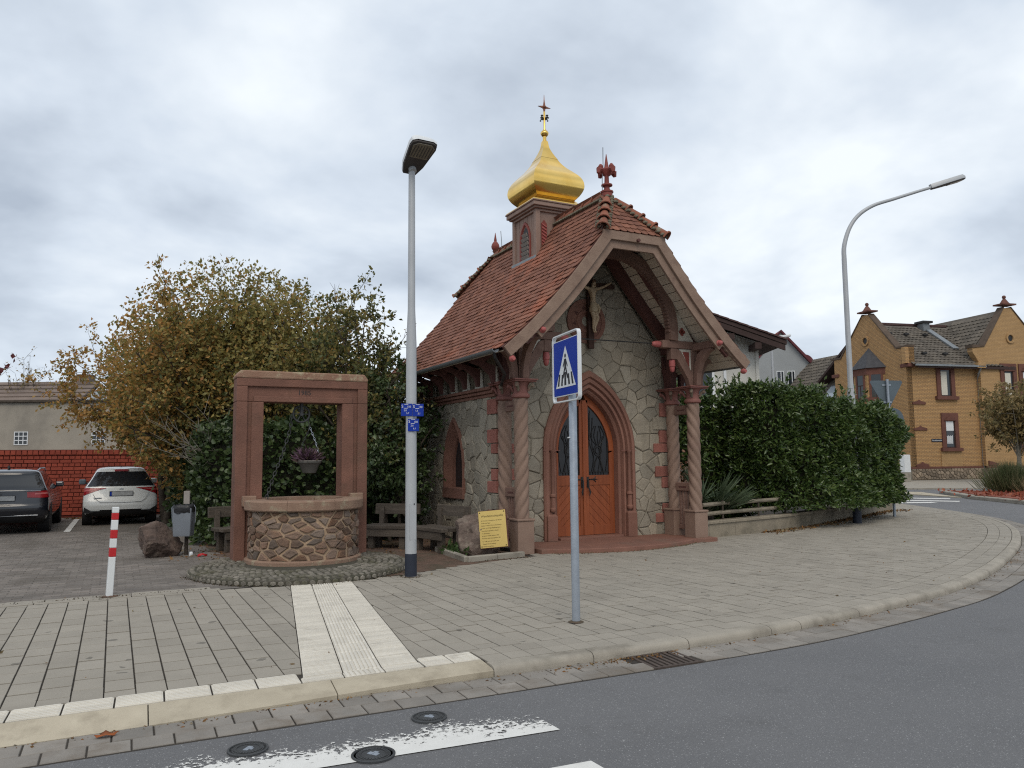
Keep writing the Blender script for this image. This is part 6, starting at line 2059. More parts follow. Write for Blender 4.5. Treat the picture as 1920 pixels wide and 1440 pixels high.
W3 = lambda X, Y, Z: tuple(wpt(X, Y, Z))
def zone_mix(p):
    return lambda L, rg: rg.random(len(L)) < p
zA = [(l_orange, lambda L, rg: rg.random(len(L)) < .06 + .55 * np.clip((wpt(-6.6, 18).x - L[:, 0]) / 2.2, 0, 1)), (l_green, lambda L, rg: rg.random(len(L)) < np.clip(.55 - L[:, 2] * .12, .06, .6)), (l_olive, None)]
tree('autumn_tree', 'big bushy autumn tree of brown and olive leaves behind the well', 'tree', [W3(-6.4 + i * .3 - .6, 17.2 + (i % 2) * .5, 0) for i in range(5)], .09,
     [(W3(-6.5, 17.6, 3.5), (2.6, 2.0, 2.75)), (W3(-4.7, 17.0, 3.1), (1.8, 1.6, 2.3)), (W3(-7.8, 18.2, 3.5), (1.8, 1.4, 1.6))], 90, 11, 7, 11, (.065, .12), l_olive, m_bark, 31, 'autumn trees left of the chapel', (.62), .36, 70, limb_r=.04, zone=zA, fill=38000)
zB = [(l_olive, lambda L, rg: rg.random(len(L)) < .28), (l_orange, None)]
tree('autumn_tree', 'orange-leaved tree reaching over the red brick wall', 'tree', [W3(-8.9, 20.2, 0), W3(-9.1, 20.6, 0)], .10,
     [(W3(-9.3, 20.3, 3.9), (1.9, 1.7, 1.55)), (W3(-10.7, 20.2, 3.7), (1.35, 1.2, 1.15)), (W3(-10.6, 19.9, 2.55), (1.5, 1.0, .42)), (W3(-8.2, 19.6, 3.5), (1.5, 1.2, .95))], 52, 9, 7, 9, (.07, .125), l_orange, m_bark, 32, 'autumn trees left of the chapel', .62, .42, 26, droop=.25, zone=zB)
zC = [(l_olive, lambda L, rg: rg.random(len(L)) < .35), (l_green, None)]
tree('shrub', 'loose tall shrub with thin green leaves between well and chapel', 'shrub', [W3(-3.3 + .25 * i, 15.9, 0) for i in range(4)], .045,
     [(W3(-3.25, 15.9, 3.25), (1.15, 1.0, 1.7)), (W3(-2.6, 15.6, 2.6), (.7, .8, 1.3))], 44, 8, 6, 8, (.06, .115), l_green, m_bark, 33, None, .62, .34, 30, zone=zC)
tree('shrub', 'dark evergreen shrub under the chapel eave beside the side wall', 'shrub', [W3(-2.4 + .2 * i, 15.4, 0) for i in range(3)], .04,
     [(W3(-2.45, 15.5, 1.9), (.62, .7, 1.35)), (W3(-2.2, 16.0, 2.2), (.6, .6, 1.2))], 30, 7, 6, 9, (.07, .12), l_ivy, m_bark, 34, None, .6, .3, 0)
# bare grey brush between tree and ivy
bb = thing('bare_shrub', 'bare pale twigs of a leafless shrub in front of the autumn tree', 'shrub', wpt(-5.9, 15.6))
rg = np.random.default_rng(77)
m = MB()
for i in range(26):
    a = rg.uniform(-1.3, 1.3)
    s0 = np.array([rg.uniform(-.3, .3), rg.uniform(-.2, .2), 1.2 + rg.uniform(0, .6)])
    dv = np.array([math.sin(a), rg.uniform(-.5, .2), rg.uniform(.2, 1.0)]); dv /= np.linalg.norm(dv)
    ln = rg.uniform(.7, 1.5)
    p = bez(s0, s0 + dv * ln * .6 + rg.normal(size=3) * .12, s0 + dv * ln + [0, 0, -.12], 8)
    m.tube([tuple(x) for x in p], list(np.linspace(.011, .004, 8)), 4, cap=False)
    for k in range(5):
        q = p[rg.integers(2, 8)]; d2 = dv + rg.normal(size=3) * .7
        m.tube([tuple(q), tuple(q + d2 / np.linalg.norm(d2) * rg.uniform(.15, .45))], [.006, .003], 3, cap=False)
m.build('twigs', m_barkpale, bb, fix=False)
tree('red_leaf_tree', 'sparse tree with round dark red leaves at the left photo edge', 'tree', [W3(-12.1, 15.8, 0)], .06,
     [(W3(-11.55, 15.6, 3.0), (1.25, 1.1, 1.5))], 20, 5, 4, 3, (.10, .15), l_red, m_bark, 36, None, .9, .4, 0, droop=.2)
tree('street_tree', 'small brown-leaved street tree in front of the yellow brick house', 'tree', [W3(27.2, 42.2, 0)], .13,
     [(W3(27.2, 42.2, 4.0), (1.75, 1.6, 1.35)), (W3(27.6, 42.0, 3.2), (1.9, 1.5, .9))], 34, 7, 6, 6, (.14, .26), l_brown, m_barkpale, 37, None, .5, .5, 0, fork=.62)
tree('bare_sapling', 'thin leafless sapling rising above the grey building roof', 'tree', [W3(-29.5, 47, 0)], .08,
     [(W3(-29.5, 47, 6.6), (1.0, 1.0, 1.6))], 20, 5, 4, 1, (.12, .18), l_brown, m_bark, 38, None, .6, .5, 6)

def hedge(name, label, cat, path, h0, h1, thick, n, lsize, lmat, seed, z0=0.0, lump=.16, aspect=.55, shoots=0, hexa=True, group=None):
    """leafy bank along a line: leaves over an uneven shell round a dark opaque core; the front lies right of the line's direction"""
    rg = np.random.default_rng(seed)
    P = np.array(resample(path, .05)); T = np.gradient(P, axis=0); T /= np.linalg.norm(T, axis=1, keepdims=True)
    Nf = np.stack([T[:, 1], -T[:, 0]], 1)
    b = Vector((P[len(P) // 2][0], P[len(P) // 2][1], 0))
    t = thing(name, label, cat, b, 0, group)
    from mathutils import noise as mn
    i = rg.integers(0, len(P), n)
    f_ = i / (len(P) - 1)
    H = h0 + (h1 - h0) * f_
    u = rg.uniform(0, 1, n)                      # 0 front foot .. front top .. over the top to the back
    per = H + thick
    w = u * per
    onf = w < H
    z = np.where(onf, w, H); dp = np.where(onf, 0, w - H)
    rr = .28
    k = (H - z < rr) & onf
    dp = np.where(k, rr - np.sqrt(np.maximum(0, rr * rr - (rr - (H - z)) ** 2)), dp)
    lum = np.array([mn.fractal((P[a][0] * .9, P[a][1] * .9, b_ * .9 + c_), .8, 2, 4) for a, b_, c_ in zip(i, z, dp)])
    push = lum * lump * 1.6 - np.abs(rg.normal(size=n)) * .10
    nx = np.where(onf[:, None], Nf[i], Nf[i] * .2); nz = np.where(onf, .15, 1.0)
    pos = np.stack([P[i, 0] - Nf[i, 0] * dp + nx[:, 0] * push, P[i, 1] - Nf[i, 1] * dp + nx[:, 1] * push, z0 + z * (1 - z0 / 3) + nz * push * .8], 1)
    d = np.concatenate([nx * .7, nz[:, None] * .45], 1) + rg.normal(size=(n, 3)) * .62
    L, D = [pos], [d]
    br = MB()
    for s_ in range(shoots):
        a = rg.integers(0, len(P)); H_ = h0 + (h1 - h0) * a / (len(P) - 1)
        q = np.array([P[a, 0] - Nf[a, 0] * rg.uniform(.1, thick * .7), P[a, 1] - Nf[a, 1] * rg.uniform(.1, thick * .7), z0 + H_ * (1 - z0 / 3) - .1])
        ln = rg.uniform(.2, .55); dv = np.array([rg.normal() * .2, rg.normal() * .2, 1])
        br.tube([tuple(q - np.array(b)), tuple(q + dv * ln - np.array(b))], [.006, .003], 4)
        tt = rg.uniform(.2, 1.05, 14)[:, None]
        L.append(q + dv * ln * tt); D.append(rg.normal(size=(14, 3)) * .6 + [0, 0, .7])
    L = np.concatenate(L); D = np.concatenate(D)
    sel = L[:, 2] > .02
    L, D = L[sel], D[sel]
    link('foliage', leaves_mesh('foliage', L - np.array(b), D, rg.uniform(lsize[0], lsize[1], len(L)), lmat, aspect, .14, rg, hexa), t)
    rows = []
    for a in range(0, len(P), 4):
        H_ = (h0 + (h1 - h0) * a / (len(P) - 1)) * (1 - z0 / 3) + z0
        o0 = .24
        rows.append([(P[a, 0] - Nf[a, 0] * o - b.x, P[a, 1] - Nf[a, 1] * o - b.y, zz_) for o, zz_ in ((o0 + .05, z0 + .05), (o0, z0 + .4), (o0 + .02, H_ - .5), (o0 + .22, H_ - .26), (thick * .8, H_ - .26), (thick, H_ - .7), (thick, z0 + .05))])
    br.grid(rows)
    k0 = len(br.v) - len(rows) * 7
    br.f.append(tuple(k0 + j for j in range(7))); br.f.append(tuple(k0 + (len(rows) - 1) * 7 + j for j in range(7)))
    br.build('branches', m_core, t, fix=False)  # dark closed core added so no light shows through; shoots join it
    return t
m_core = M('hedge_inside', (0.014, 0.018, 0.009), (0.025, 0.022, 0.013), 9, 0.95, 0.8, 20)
hedge('ivy_bank', 'dark green ivy bank behind the benches and the well', 'ivy', [(-6.62, 13.0), (-6.55, 8), (-6.5, 4.4), (-6.0, 3.75), (-4.6, 3.3), (-3.2, 3.1), (-2.3, 3.25)], 2.0, 2.5, 1.0, 17000, (.07, .13), l_ivy, 41, 0.0, .20, .85)
hedge('laurel_hedge', 'tall glossy laurel hedge bulging over the garden wall', 'hedge', [(4.35, 1.55), (4.75, .74), (5.6, .50), (6.8, .50), (7.9, .66), (9.1, 1.10), (9.7, 1.42), (10.15, 2.05), (10.45, 2.9), (10.25, 4.2)], 3.14, 2.15, 1.2, 42000, (.07, .145), l_laurel, 42, .42, .30, .42, 60, group='laurel hedges right of the chapel')
hedge('laurel_hedge', 'shaded laurel hedge set back behind the right porch columns', 'hedge', [(2.0, 2.75), (3.2, 2.3), (4.6, 2.0), (5.4, 2.0)], 3.0, 3.0, .8, 8000, (.09, .16), l_laurel, 43, .05, .15, .42, 26, group='laurel hedges right of the chapel')
# fan palm
pm = thing('fan_palm', 'spiky green palm behind the rail beside the right porch column', 'palm', (3.15, 1.0, 0.30))
pm.scale = (1.35, 1.2, 1.3)
rg = np.random.default_rng(5)
pos, d, sz = [], [], []
for f in range(9):
    az, el = rg.uniform(0, 2 * PI), rg.uniform(.25, 1.2)
    c = np.array([math.cos(az) * math.cos(el), math.sin(az) * math.cos(el), math.sin(el)])
    base = c * rg.uniform(.10, .42)
    side = np.cross(c, [0, 0, 1]); side /= np.linalg.norm(side); up_ = np.cross(side, c)
    for k in range(24):
        a = -1.35 + 2.7 * k / 23
        pos.append(base); d.append(c * math.cos(a) + side * math.sin(a) + up_ * .1 * rg.normal()); sz.append(.52 + .14 * math.cos(a))
link('frond', leaves_mesh('frond', np.array(pos), np.array(d), np.array(sz), leafmat('leaf_palm', [(0.08, 0.115, 0.06), (0.115, 0.15, 0.085), (0.055, 0.085, 0.045)], .15), .055, .03, rg), pm)
MB().lathe([(.06, -.25), (.07, .05), (.03, .2)], 8).build('stem', m_bark, pm)
# autumn leaves seen between the right columns
rg = np.random.default_rng(9)
os_ = thing('autumn_shrub', 'orange-leaved low shrub glimpsed between the right porch columns', 'shrub', (2.95, 2.05, 0))
n = 700
p = rg.normal(size=(n, 3)) * [.28, .2, .22] + [0, 0, 1.15]
link('foliage', leaves_mesh('foliage', p, rg.normal(size=(n, 3)), rg.uniform(.05, .10, n), leafmat('leaf_bright', [(0.42, 0.17, 0.06), (0.50, 0.30, 0.20), (0.30, 0.12, 0.05), (0.5, 0.45, 0.40)], .3), .6, .1, rg, True), os_)
m = MB()
for k in range(12):
    q = p[k * 9]; m.tube([(0, 0, 0), (q[0] * .5, q[1] * .5, .5), tuple(q)], [.012, .009, .004], 5)
m.build('stems', m_bark, os_)
# weeds and litter
def scatter(name, label, pts, lsize, mat, seed, lift=.012):
    rg = np.random.default_rng(seed)
    pts = np.array(pts)
    d = np.concatenate([rg.normal(size=(len(pts), 2)), rg.normal(size=(len(pts), 1)) * .22], 1)
    pts = pts + [0, 0, lift]
    o = link(name, leaves_mesh(name, pts, d, rg.uniform(lsize[0], lsize[1], len(pts)), mat, .6, .1, rg))
    return tag(o, label, 'fallen leaves', kind='stuff')
pts = []
for k in range(900):
    x = rg.uniform(4.0, 12.2); y = float(np.interp(x, [p_[0] for p_ in HW], [p_[1] for p_ in HW])) - abs(rg.normal()) * .16 - .02
    pts.append((x, y, 0.0))
scatter('fallen_leaves', 'brown fallen leaves along the foot of the garden wall', pts, (.04, .09), l_fallen, 1)
pts = [(rg.uniform(-6.5, -2.0), rg.uniform(.9, 3.4), -.01) for _ in range(700)] + [(rg.uniform(-7.2, -6.2), rg.uniform(1.8, 4.5), -.01) for _ in range(120)]
scatter('fallen_leaves', 'brown fallen leaves on the soil under the benches', pts, (.03, .07), l_fallen, 2)
pts = [(rg.uniform(-12.5, -6.9), 13.9 - abs(rg.normal()) * .35, 0.0) for _ in range(500)]
scatter('fallen_leaves', 'fallen leaves gathered along the foot of the red brick wall', pts, (.05, .10), l_fallen, 3)
pts = []
for k in range(420):
    s_ = rg.uniform(s_of_x(-9), s_of_x(6)); q = kerb_at(s_, -abs(rg.normal()) * .05 - .01, -.075)
    pts.append(tuple(q))
for k in range(160):
    s_ = rg.normal() * .35 + S_GR0; q = kerb_at(s_, -abs(rg.normal()) * .08 - .01, -.073)
    pts.append(tuple(q))
scatter('leaf_debris', 'crumbled leaf debris lying in the gutter against the kerb', pts, (.012, .035), l_fallen, 4, .004)
pts = [(rg.uniform(-9, 8), rg.uniform(-5.6, -.6), 0.0) for _ in range(70)]
scatter('leaf_specks', 'single small leaves strewn over the pavement', pts, (.02, .05), l_fallen, 6, .006)
o = MB().grid([[(-.07, -.02, .012), (0, -.05, .03), (.07, -.02, .01)], [(-.09, .0, .03), (0, 0, .015), (.10, .0, .035)], [(-.06, .03, .01), (.0, .05, .04), (.06, .02, .015)]]).build('fallen_leaf', M('leaf_rust', (0.33, 0.10, 0.03), (0.25, 0.075, 0.025), 20, 0.8), None, 60)
o.location = (-7.98, -6.31, -.072); o.scale = (.7, .7, .8); o.modifiers.new('s', 'SOLIDIFY').thickness = .002
tag(o, 'large rusty fallen leaf lying in the gutter at the lower left', 'leaf')
rg = np.random.default_rng(21)
pts = [(-5.47 + 1.6 * math.cos(a) + rg.normal() * .03, -.02 + 1.6 * math.sin(a) + rg.normal() * .03, 0.0) for a in rg.uniform(PI, 2 * PI, 420)]
pts += [(-4.33 + (.10 + abs(rg.normal()) * .05) * math.cos(a), -1.55 + (.10 + abs(rg.normal()) * .05) * math.sin(a), 0.0) for a in rg.uniform(0, 2 * PI, 120)]
pts += [(rg.uniform(-3.1, -1.95), -.66 + rg.normal() * .04 + .1 * rg.random(), 0.0) for _ in range(160)]
pts += [(-1.62 + 3.5 * f_, -.40 - .42 * math.sin(PI * min(1, f_ * 1.1)) ** .8 + rg.normal() * .02 - .03, 0.0) for f_ in rg.random(160)]
pts += [(-7.99 + rg.normal() * .10, -1.25 + rg.normal() * .06, 0.0) for _ in range(60)]
pts += [(rg.uniform(-12, -6.9), -1.24 + rg.normal() * .03, 0.0) for _ in range(220)]
scatter('grit', 'dark grit and crumbs gathered along the foot of posts, well and step', pts, (.010, .03), leafmat('grit', [(0.06, 0.045, 0.03), (0.10, 0.07, 0.045), (0.045, 0.05, 0.025)], .0, .9, .1), 22, .006)
# grass blades at the porch step and the lamp foot
rg = np.random.default_rng(12)
pts = []
for k in range(240):
    a = rg.uniform(0, 1); pts.append((-1.5 + 3.1 * a + rg.normal() * .02, -.36 - .42 * math.sin(PI * a) ** .8 - abs(rg.normal()) * .02 - .01, 0.0))
d = np.concatenate([rg.normal(size=(240, 2)) * .5, np.ones((240, 1))], 1)
o = link('moss_tufts', leaves_mesh('moss_tufts', np.array(pts), d, rg.uniform(.015, .04, 240), l_green, .2, .02, rg))
tag(o, 'tiny moss tufts in the joint before the porch step', 'moss', kind='stuff')
wd = thing('weed_clump', 'green weeds in the bed left of the plaque boulder', 'weeds', (-2.86, .35, 0))
n = 160
p = rg.normal(size=(n, 3)) * [.10, .16, .05] + [0, 0, .08]
link('foliage', leaves_mesh('foliage', np.abs(p) * [0, 0, 1] + p * [1, 1, 0], rg.normal(size=(n, 3)) + [0, 0, .8], rg.uniform(.04, .10, n), leafmat('leaf_weed', [(0.055, 0.10, 0.03), (0.08, 0.13, 0.04)], .3), .6, .1, rg, True), wd)
# planted island with ornamental grass
og = thing('ornamental_grass', 'tall ornamental grass clump on the planted traffic island', 'grass', wpt(19.75, 31.2))
n = 2600
rad = np.abs(rg.normal(size=n)) * .38; a = rg.uniform(0, 2 * PI, n)
p = np.stack([np.cos(a) * rad, np.sin(a) * rad, np.zeros(n)], 1)
d = np.stack([np.cos(a) * rad * .9 + rg.normal(size=n) * .18, np.sin(a) * rad * .9 + rg.normal(size=n) * .18, np.ones(n)], 1)
link('blades', leaves_mesh('blades', p, d, rg.uniform(.5, 1.45, n) * (1 - rad * .25), leafmat('leaf_grass', [(0.065, 0.085, 0.035), (0.10, 0.12, 0.05), (0.16, 0.15, 0.08)], .3), .022, .01, rg), og)
og = thing('ornamental_grass', 'straw-coloured dry grass tuft before the tall island grass', 'grass', wpt(20.1, 30.3))
n = 900
rad = np.abs(rg.normal(size=n)) * .28; a = rg.uniform(0, 2 * PI, n)
p = np.stack([np.cos(a) * rad, np.sin(a) * rad, np.zeros(n)], 1)
d = np.stack([np.cos(a) * rad * 1.2 + rg.normal(size=n) * .2, np.sin(a) * rad * 1.2 + rg.normal(size=n) * .2, np.ones(n)], 1)
link('blades', leaves_mesh('blades', p, d, rg.uniform(.4, .85, n), leafmat('leaf_straw', [(0.26, 0.20, 0.11), (0.33, 0.27, 0.16)], .3), .025, .01, rg), og)

# ------------------------------------------------------------------ red brick wall
rwall = thing('brick_wall', 'red painted brick wall behind the parked cars', 'wall', (0, 0, 0))
m_rbrick = M('red_painted_brick', (0.31, 0.058, 0.03), (0.225, 0.042, 0.025), 2.5, 0.75, 0.3, 50, var=0.16, dirt=((0.12, 0.022, 0.018), 1.3, .55, .75))
m_rmort = M('red_mortar', (0.155, 0.032, 0.021), (0.12, 0.026, 0.018), 6, 0.9)
WA, WBp = Vector((-19.0, 14.6, 0)), Vector((-6.35, 14.35, 0))
d = (WBp - WA); WL = d.length; an = math.atan2(d.y, d.x)
WT = Matrix.Translation(WA) @ Matrix.Rotation(an, 4, 'Z')
MB().box(0, WL, .02, .24, -.05, 1.93, WT).build('wall_core', m_rmort, rwall)
P = Pieces()
st_, hd2 = MB().cbox(-.14, .14, -.045, .045, 0, .03, .006), MB().cbox(-.065, .065, -.045, .045, 0, .03, .006)
cp_ = MB().cbox(-.06, .06, -.06, .06, 0, .045, .006)
RXm = Matrix.Rotation(R_(90), 4, 'X')
z = .06; r = 0
while z < 1.80:
    hdr = r % 2
    w = .148 if hdr else .298
    x = WL - w / 2 - (.0 if hdr else .07 * (r % 4 == 2))
    while x > WL - 7.6:
        P.add(hd2 if hdr else st_, WT @ Matrix.Translation((x, .0 + rt.uniform(-.002, .004) + .02, z + .045)) @ RXm)
        x -= w
    z += .108; r += 1
x = WL - .07
while x > WL - 7.6:
    P.add(cp_, WT @ Matrix.Translation((x, .01, 1.87)) @ RXm)
    x -= .138
P.finish('brick', m_rbrick, rwall)
MB().box(0, WL, -.02, .26, 1.931, 1.955, WT).build('wall_top', m_rmort, rwall)

# ------------------------------------------------------------------ buildings behind the wall
m_plast = M('grey_plaster', (0.36, 0.325, 0.27), (0.29, 0.262, 0.22), 0.7, 0.9, 0.3, 8, dirt=((0.225, 0.205, 0.175), 0.35, .5, .68))
m_oldtile = M('old_brown_tile', (0.20, 0.155, 0.13), (0.145, 0.115, 0.098), 1.2, 0.9, 0.3, 20, var=.2)
gb = thing('outbuilding', 'long low grey plastered outbuilding behind the red wall', 'building', wpt(-20, 31))
gb.rotation_euler = (0, 0, -YAW * .0)
GM = gb.matrix_basis if False else None
MB().box(-14, 11.0, 0, 7, 0, 3.98).build('plaster_wall', m_plast, gb)
MB().box(-14.1, 11.1, -.12, 7.1, 3.981, 4.06).build('roof_edge', m_bark, gb)
gb.rotation_euler = (0, 0, R_(-27))
for cx__ in (.47, 3.55):
    w = MB().box(cx__ - .26, cx__ + .26, -.004, .06, 2.3, 2.80).build('window', m_glass, gb)
    fr = MB()
    for k in range(4):
        fr.box(cx__ - .26 + .52 * k / 3 - .016, cx__ - .26 + .52 * k / 3 + .016, -.02, -.005, 2.285, 2.815)
        fr.box(cx__ - .275, cx__ + .275, -.0195, -.0055, 2.3 + .5 * k / 3 - .016, 2.3 + .5 * k / 3 + .016)
    fr.build('window_bars', m_signwhite, w)
MB().box(-14, 11, -.6, -.02, 1.95, 2.06).build('stone_ledge', m_oldtile, gb)
bh = thing('tiled_house', 'brown tiled roof with white gable beyond the grey outbuilding', 'house', wpt(-28.7, 44))
bh.rotation_euler = (0, 0, R_(-27))
MB().box(-8, 3.3, 0, 7, 0, 4.1).build('wall', m_plast, bh)
rf = thing('roof', None, None); rf.parent = bh
MB().yz([(-.4, 4.1), (3.5, 6.5), (7.4, 4.1), (3.5, 6.32)], -8.2, 3.4).build('roof_slab', m_oldtile, rf)
rows_m = MB()
for k in range(9):
    y = -.4 + 3.9 * k / 9; z = 4.1 + 2.4 * k / 9
    rows_m.box(-8.2, 3.4, y - .02, y + .44, z + .02, z + .07, None)
o = rows_m.build('tile_rows', m_oldtile, rf); o['kind'] = 'stuff'
MB().yz([(.2, 4.1), (3.5, 6.2), (6.8, 4.1)], 3.41, 3.46).build('white_gable', m_signwhite, bh)
MB().box(2.2, 3.0, 3.1, 3.8, 5.8, 6.9).build('chimney', m_oldtile, bh)

def roof_tiles(parent, p0, ex, up, nrm, L, H, tw, th, mat, thick=.05, limit=300, name='roof_tile', keep=None):
    """overlapping pantile-like slabs on a roof plane: p0 lower corner, ex along the eave, up the slope"""
    P = Pieces()
    m = MB()
    w = tw * .5
    rows = []
    for y, z in ((-.02, thick), (th * 1.05, .012)):
        rows.append([(-w, y, z * .25), (-w * .7, y, z * .9), (-w * .2, y, z * 1.1), (w * .25, y, z * .75), (w * .7, y, z * .25), (w, y, z * .25)])
    m.grid(rows)
    m.add([(x, -.02, z - .03) for x, _, z in rows[0]] + [tuple(q) for q in rows[0]], [(k, k + 1, 7 + k, 6 + k) for k in range(5)])
    base = frame(ex, up, nrm, p0)
    nr, nc = int(H / th), int(L / tw)
    for r in range(nr):
        for c in range(nc):
            if keep and not keep((c + .5) * tw, (r + .5) * th): continue
            P.add(m, base @ Matrix.Translation(((c + .5) * tw, r * th, rt.uniform(0, .008))))
    P.finish(name, mat, parent, limit=limit)

# ------------------------------------------------------------------ white house right behind the chapel
m_render = M('white_render', (0.60, 0.585, 0.53), (0.52, 0.51, 0.465), 1.2, 0.9, 0.3, 30)
m_darkroof = M('dark_brown_roof', (0.10, 0.055, 0.05), (0.075, 0.043, 0.04), 3, 0.8, 0.2, 30, var=.15)
m_brownwood = M('brown_soffit', (0.05, 0.028, 0.025), (0.04, 0.024, 0.02), 4, 0.8)
wh_ = thing('white_house', 'white rendered house with dark brown gable roof behind the chapel', 'house', (13.6, 10.6, 0))
wh_.rotation_euler = (0, 0, R_(-27))
# local: x to the right of the view, y away
MB().xz([(-9, 0), (.45, 0), (.45, 5.95), (-2.6, 7.0), (-9, 5.2)], 0, 9).build('wall', m_render, wh_)
rf = thing('roof', None, None); rf.parent = wh_
sl_ = Vector((1, 0, -.365)).normalized()
m = MB().xz([(-2.75, 7.32), (1.25, 5.86), (1.25, 5.72), (-2.75, 7.18)], -.9, 9.5); m.build('roof_slab', m_brownwood, rf)
m = MB().xz([(-2.75, 7.32), (-9.5, 4.86), (-9.5, 4.72), (-2.75, 7.18)], -.9, 9.5); m.build('roof_slab', m_brownwood, rf)
for k in range(11):
    x = -2.75 + 4.0 * k / 11; z = 7.34 - 1.46 * k / 11
    MB().box(0, .40, -.95, 9.5, 0, .055, Matrix.Translation((x, 0, z)) @ Matrix.Rotation(R_(18.2), 4, 'Y')).build('tile_course', m_darkroof, rf)
MB().xz([(-2.75, 7.16), (1.2, 5.70), (1.2, 5.50), (-2.75, 6.95)], -.88, -.80).build('verge_board', m_brownwood, rf)
for px, pz in ((.2, 5.6), (-.8, 5.95)):
    MB().box(px - .12, px + .12, -.85, .0, pz - .02, pz + .22).build('beam_end', m_brownwood, wh_)
MB().box(-3.6, -1.3, -.06, .02, 3.7, 5.0).build('window', m_glass, wh_)
MB().box(-1.38, -1.28, -.08, -.0, 3.65, 5.05).build('window_frame', m_signwhite, wh_)
MB().box(-1.95, -1.9, -.08, -.05, 3.7, 5.0).build('window_frame', m_signwhite, wh_)
MB().box(-6.5, -1.1, -.35, .0, 3.05, 3.45).build('balcony_slab', m_signwhite, wh_)
MB().box(-.92, -.82, -.06, .0, 0, 5.4).build('downpipe', m_signwhite, wh_)
MB().box(.33, .45, -.05, -.001, 0, 5.9).build('corner_trim', m_render, wh_)

# ------------------------------------------------------------------ grey gabled house
m_greyw = M('grey_render', (0.31, 0.325, 0.33), (0.285, 0.30, 0.305), 1, 0.9)
m_redtile = M('new_red_tile', (0.40, 0.085, 0.04), (0.32, 0.065, 0.034), 3, 0.7, 0.1, 30, var=.14)
m_wine = M('wine_verge', (0.12, 0.028, 0.034), (0.09, 0.022, 0.027), 3, 0.7)
gh = thing('grey_house', 'grey rendered gabled house with bright red tiled roof', 'house', wpt(15.65 * 1.38, 62.1, -.61))
gh.scale = (1.38, 1.38, 1.38)
gh.rotation_euler = (0, 0, R_(-27 - 6))
MB().xz([(-2.05, 0), (2.3, 0), (2.3, 6.2), (.05, 8.75), (-2.05, 6.35)], 0, 9).build('wall', m_greyw, gh)
rf = thing('roof', None, None); rf.parent = gh
a = Vector((.05, 0, 8.85)); bl_ = Vector((-2.9, 0, 5.5)); br_ = Vector((3.0, 0, 5.5))
MB().xz([(.05, 8.86), (-2.9, 5.5), (-2.75, 5.42), (.05, 8.72)], -.05, 9.3).build('roof_slab', m_wine, rf)
MB().xz([(.05, 8.86), (3.0, 5.52), (2.85, 5.42), (.05, 8.72)], -.25, 9.3).build('roof_slab', m_wine, rf)
upv = (a - bl_).normalized(); exv = Vector((0, -1, 0)); nv = exv.cross(upv)
if nv.z < 0: nv = -nv
roof_tiles(rf, bl_ + Vector((0, 9.2, 0)) + nv * .02, exv, upv, nv, 9.2, (a - bl_).length - .1, .30, .36, m_redtile, .06, 120)
# roof of a lower wing carrying on to the left
wg = MB().xz([(-6.5, 5.0), (-2.1, 5.0), (-2.1, 7.4), (-4.3, 7.6)], 2.0, 8).build('side_wing', m_greyw, gh)
ldir = Vector((1, 0, .62)).normalized()
roof_tiles(rf, Vector((-6.6, 1.6, 6.0)), Vector((1, 0, 0)), Vector((0, .72, .69)), Vector((0, -.69, .72)), 4.6, 3.2, .30, .36, m_redtile, .06, 100)
for k in range(2):
    x = -.06 + k * .62
    w = MB().box(x - .17, x + .17, -.012, .05, 5.62, 6.42).build('window', m_glass, gh)
    MB().box(x - .21, x - .17, -.03, -.0, 5.58, 6.46).box(x + .17, x + .21, -.03, -.0, 5.58, 6.46).box(x - .168, x + .168, -.03, 0, 6.42, 6.46).box(x - .168, x + .168, -.03, 0, 5.58, 5.62).box(x + .02, x + .06, -.028, -.013, 5.62, 6.42).build('window_frame', m_signwhite, w)
    MB().box(x - .25, x + .25, -.07, 0, 5.50, 5.56).build('sill', m_signwhite, w)
sd = MB().lathe([(.0, .0), (.25, .03), (.42, .12), (.40, .13), (.24, .05), (.0, .02)], 24, Matrix.Translation((2.25, 3.0, 7.35)) @ Matrix.Rotation(R_(65), 4, 'X') @ Matrix.Rotation(R_(20), 4, 'Y'))
sd.tube([(2.25, 3.0, 7.3), (2.25, 3.1, 6.6)], .03, 6)
sd.tube([(2.25, 2.9, 7.2), (2.75, 2.6, 7.0), (2.8, 2.55, 7.1)], .02, 5)
tag(sd.build('satellite_dish', m_wine, None, 40), 'dark red satellite dish on the grey house roof', 'satellite dish')
bpy.data.objects['satellite_dish'].matrix_world = Matrix.Translation(wpt(15.65 * 1.38, 62.1, -.61)) @ Matrix.Rotation(R_(-33), 4, 'Z') @ Matrix.Scale(1.38, 4)

# ------------------------------------------------------------------ yellow brick house
m_ybrick = [brickmat('yellow_brick', (0.50, 0.30, 0.125), (0.43, 0.24, 0.095), (0.23, 0.145, 0.08), .25, .083, 0, .014, .8),
            brickmat('yellow_brick_side', (0.48, 0.28, 0.115), (0.41, 0.225, 0.087), (0.22, 0.14, 0.076), .25, .083, 1, .014, .8)]
m_pale = brickmat('pale_yellow_brick', (0.45, 0.28, 0.125), (0.40, 0.24, 0.10), (0.29, 0.18, 0.09), .25, .083, 0, .012, .3)
m_ysand = M('dark_sandstone', (0.15, 0.062, 0.045), (0.11, 0.048, 0.036), 3, 0.85, 0.3, 20)
m_ycope = M('weathered_coping', (0.115, 0.08, 0.058), (0.08, 0.06, 0.045), 3, 0.9, 0.4, 20)
m_ytile = M('weathered_roof', (0.135, 0.115, 0.092), (0.10, 0.088, 0.074), 1.5, 0.9, 0.3, 20, var=.22, dirt=((0.22, 0.195, 0.15), 3, .6, .75))
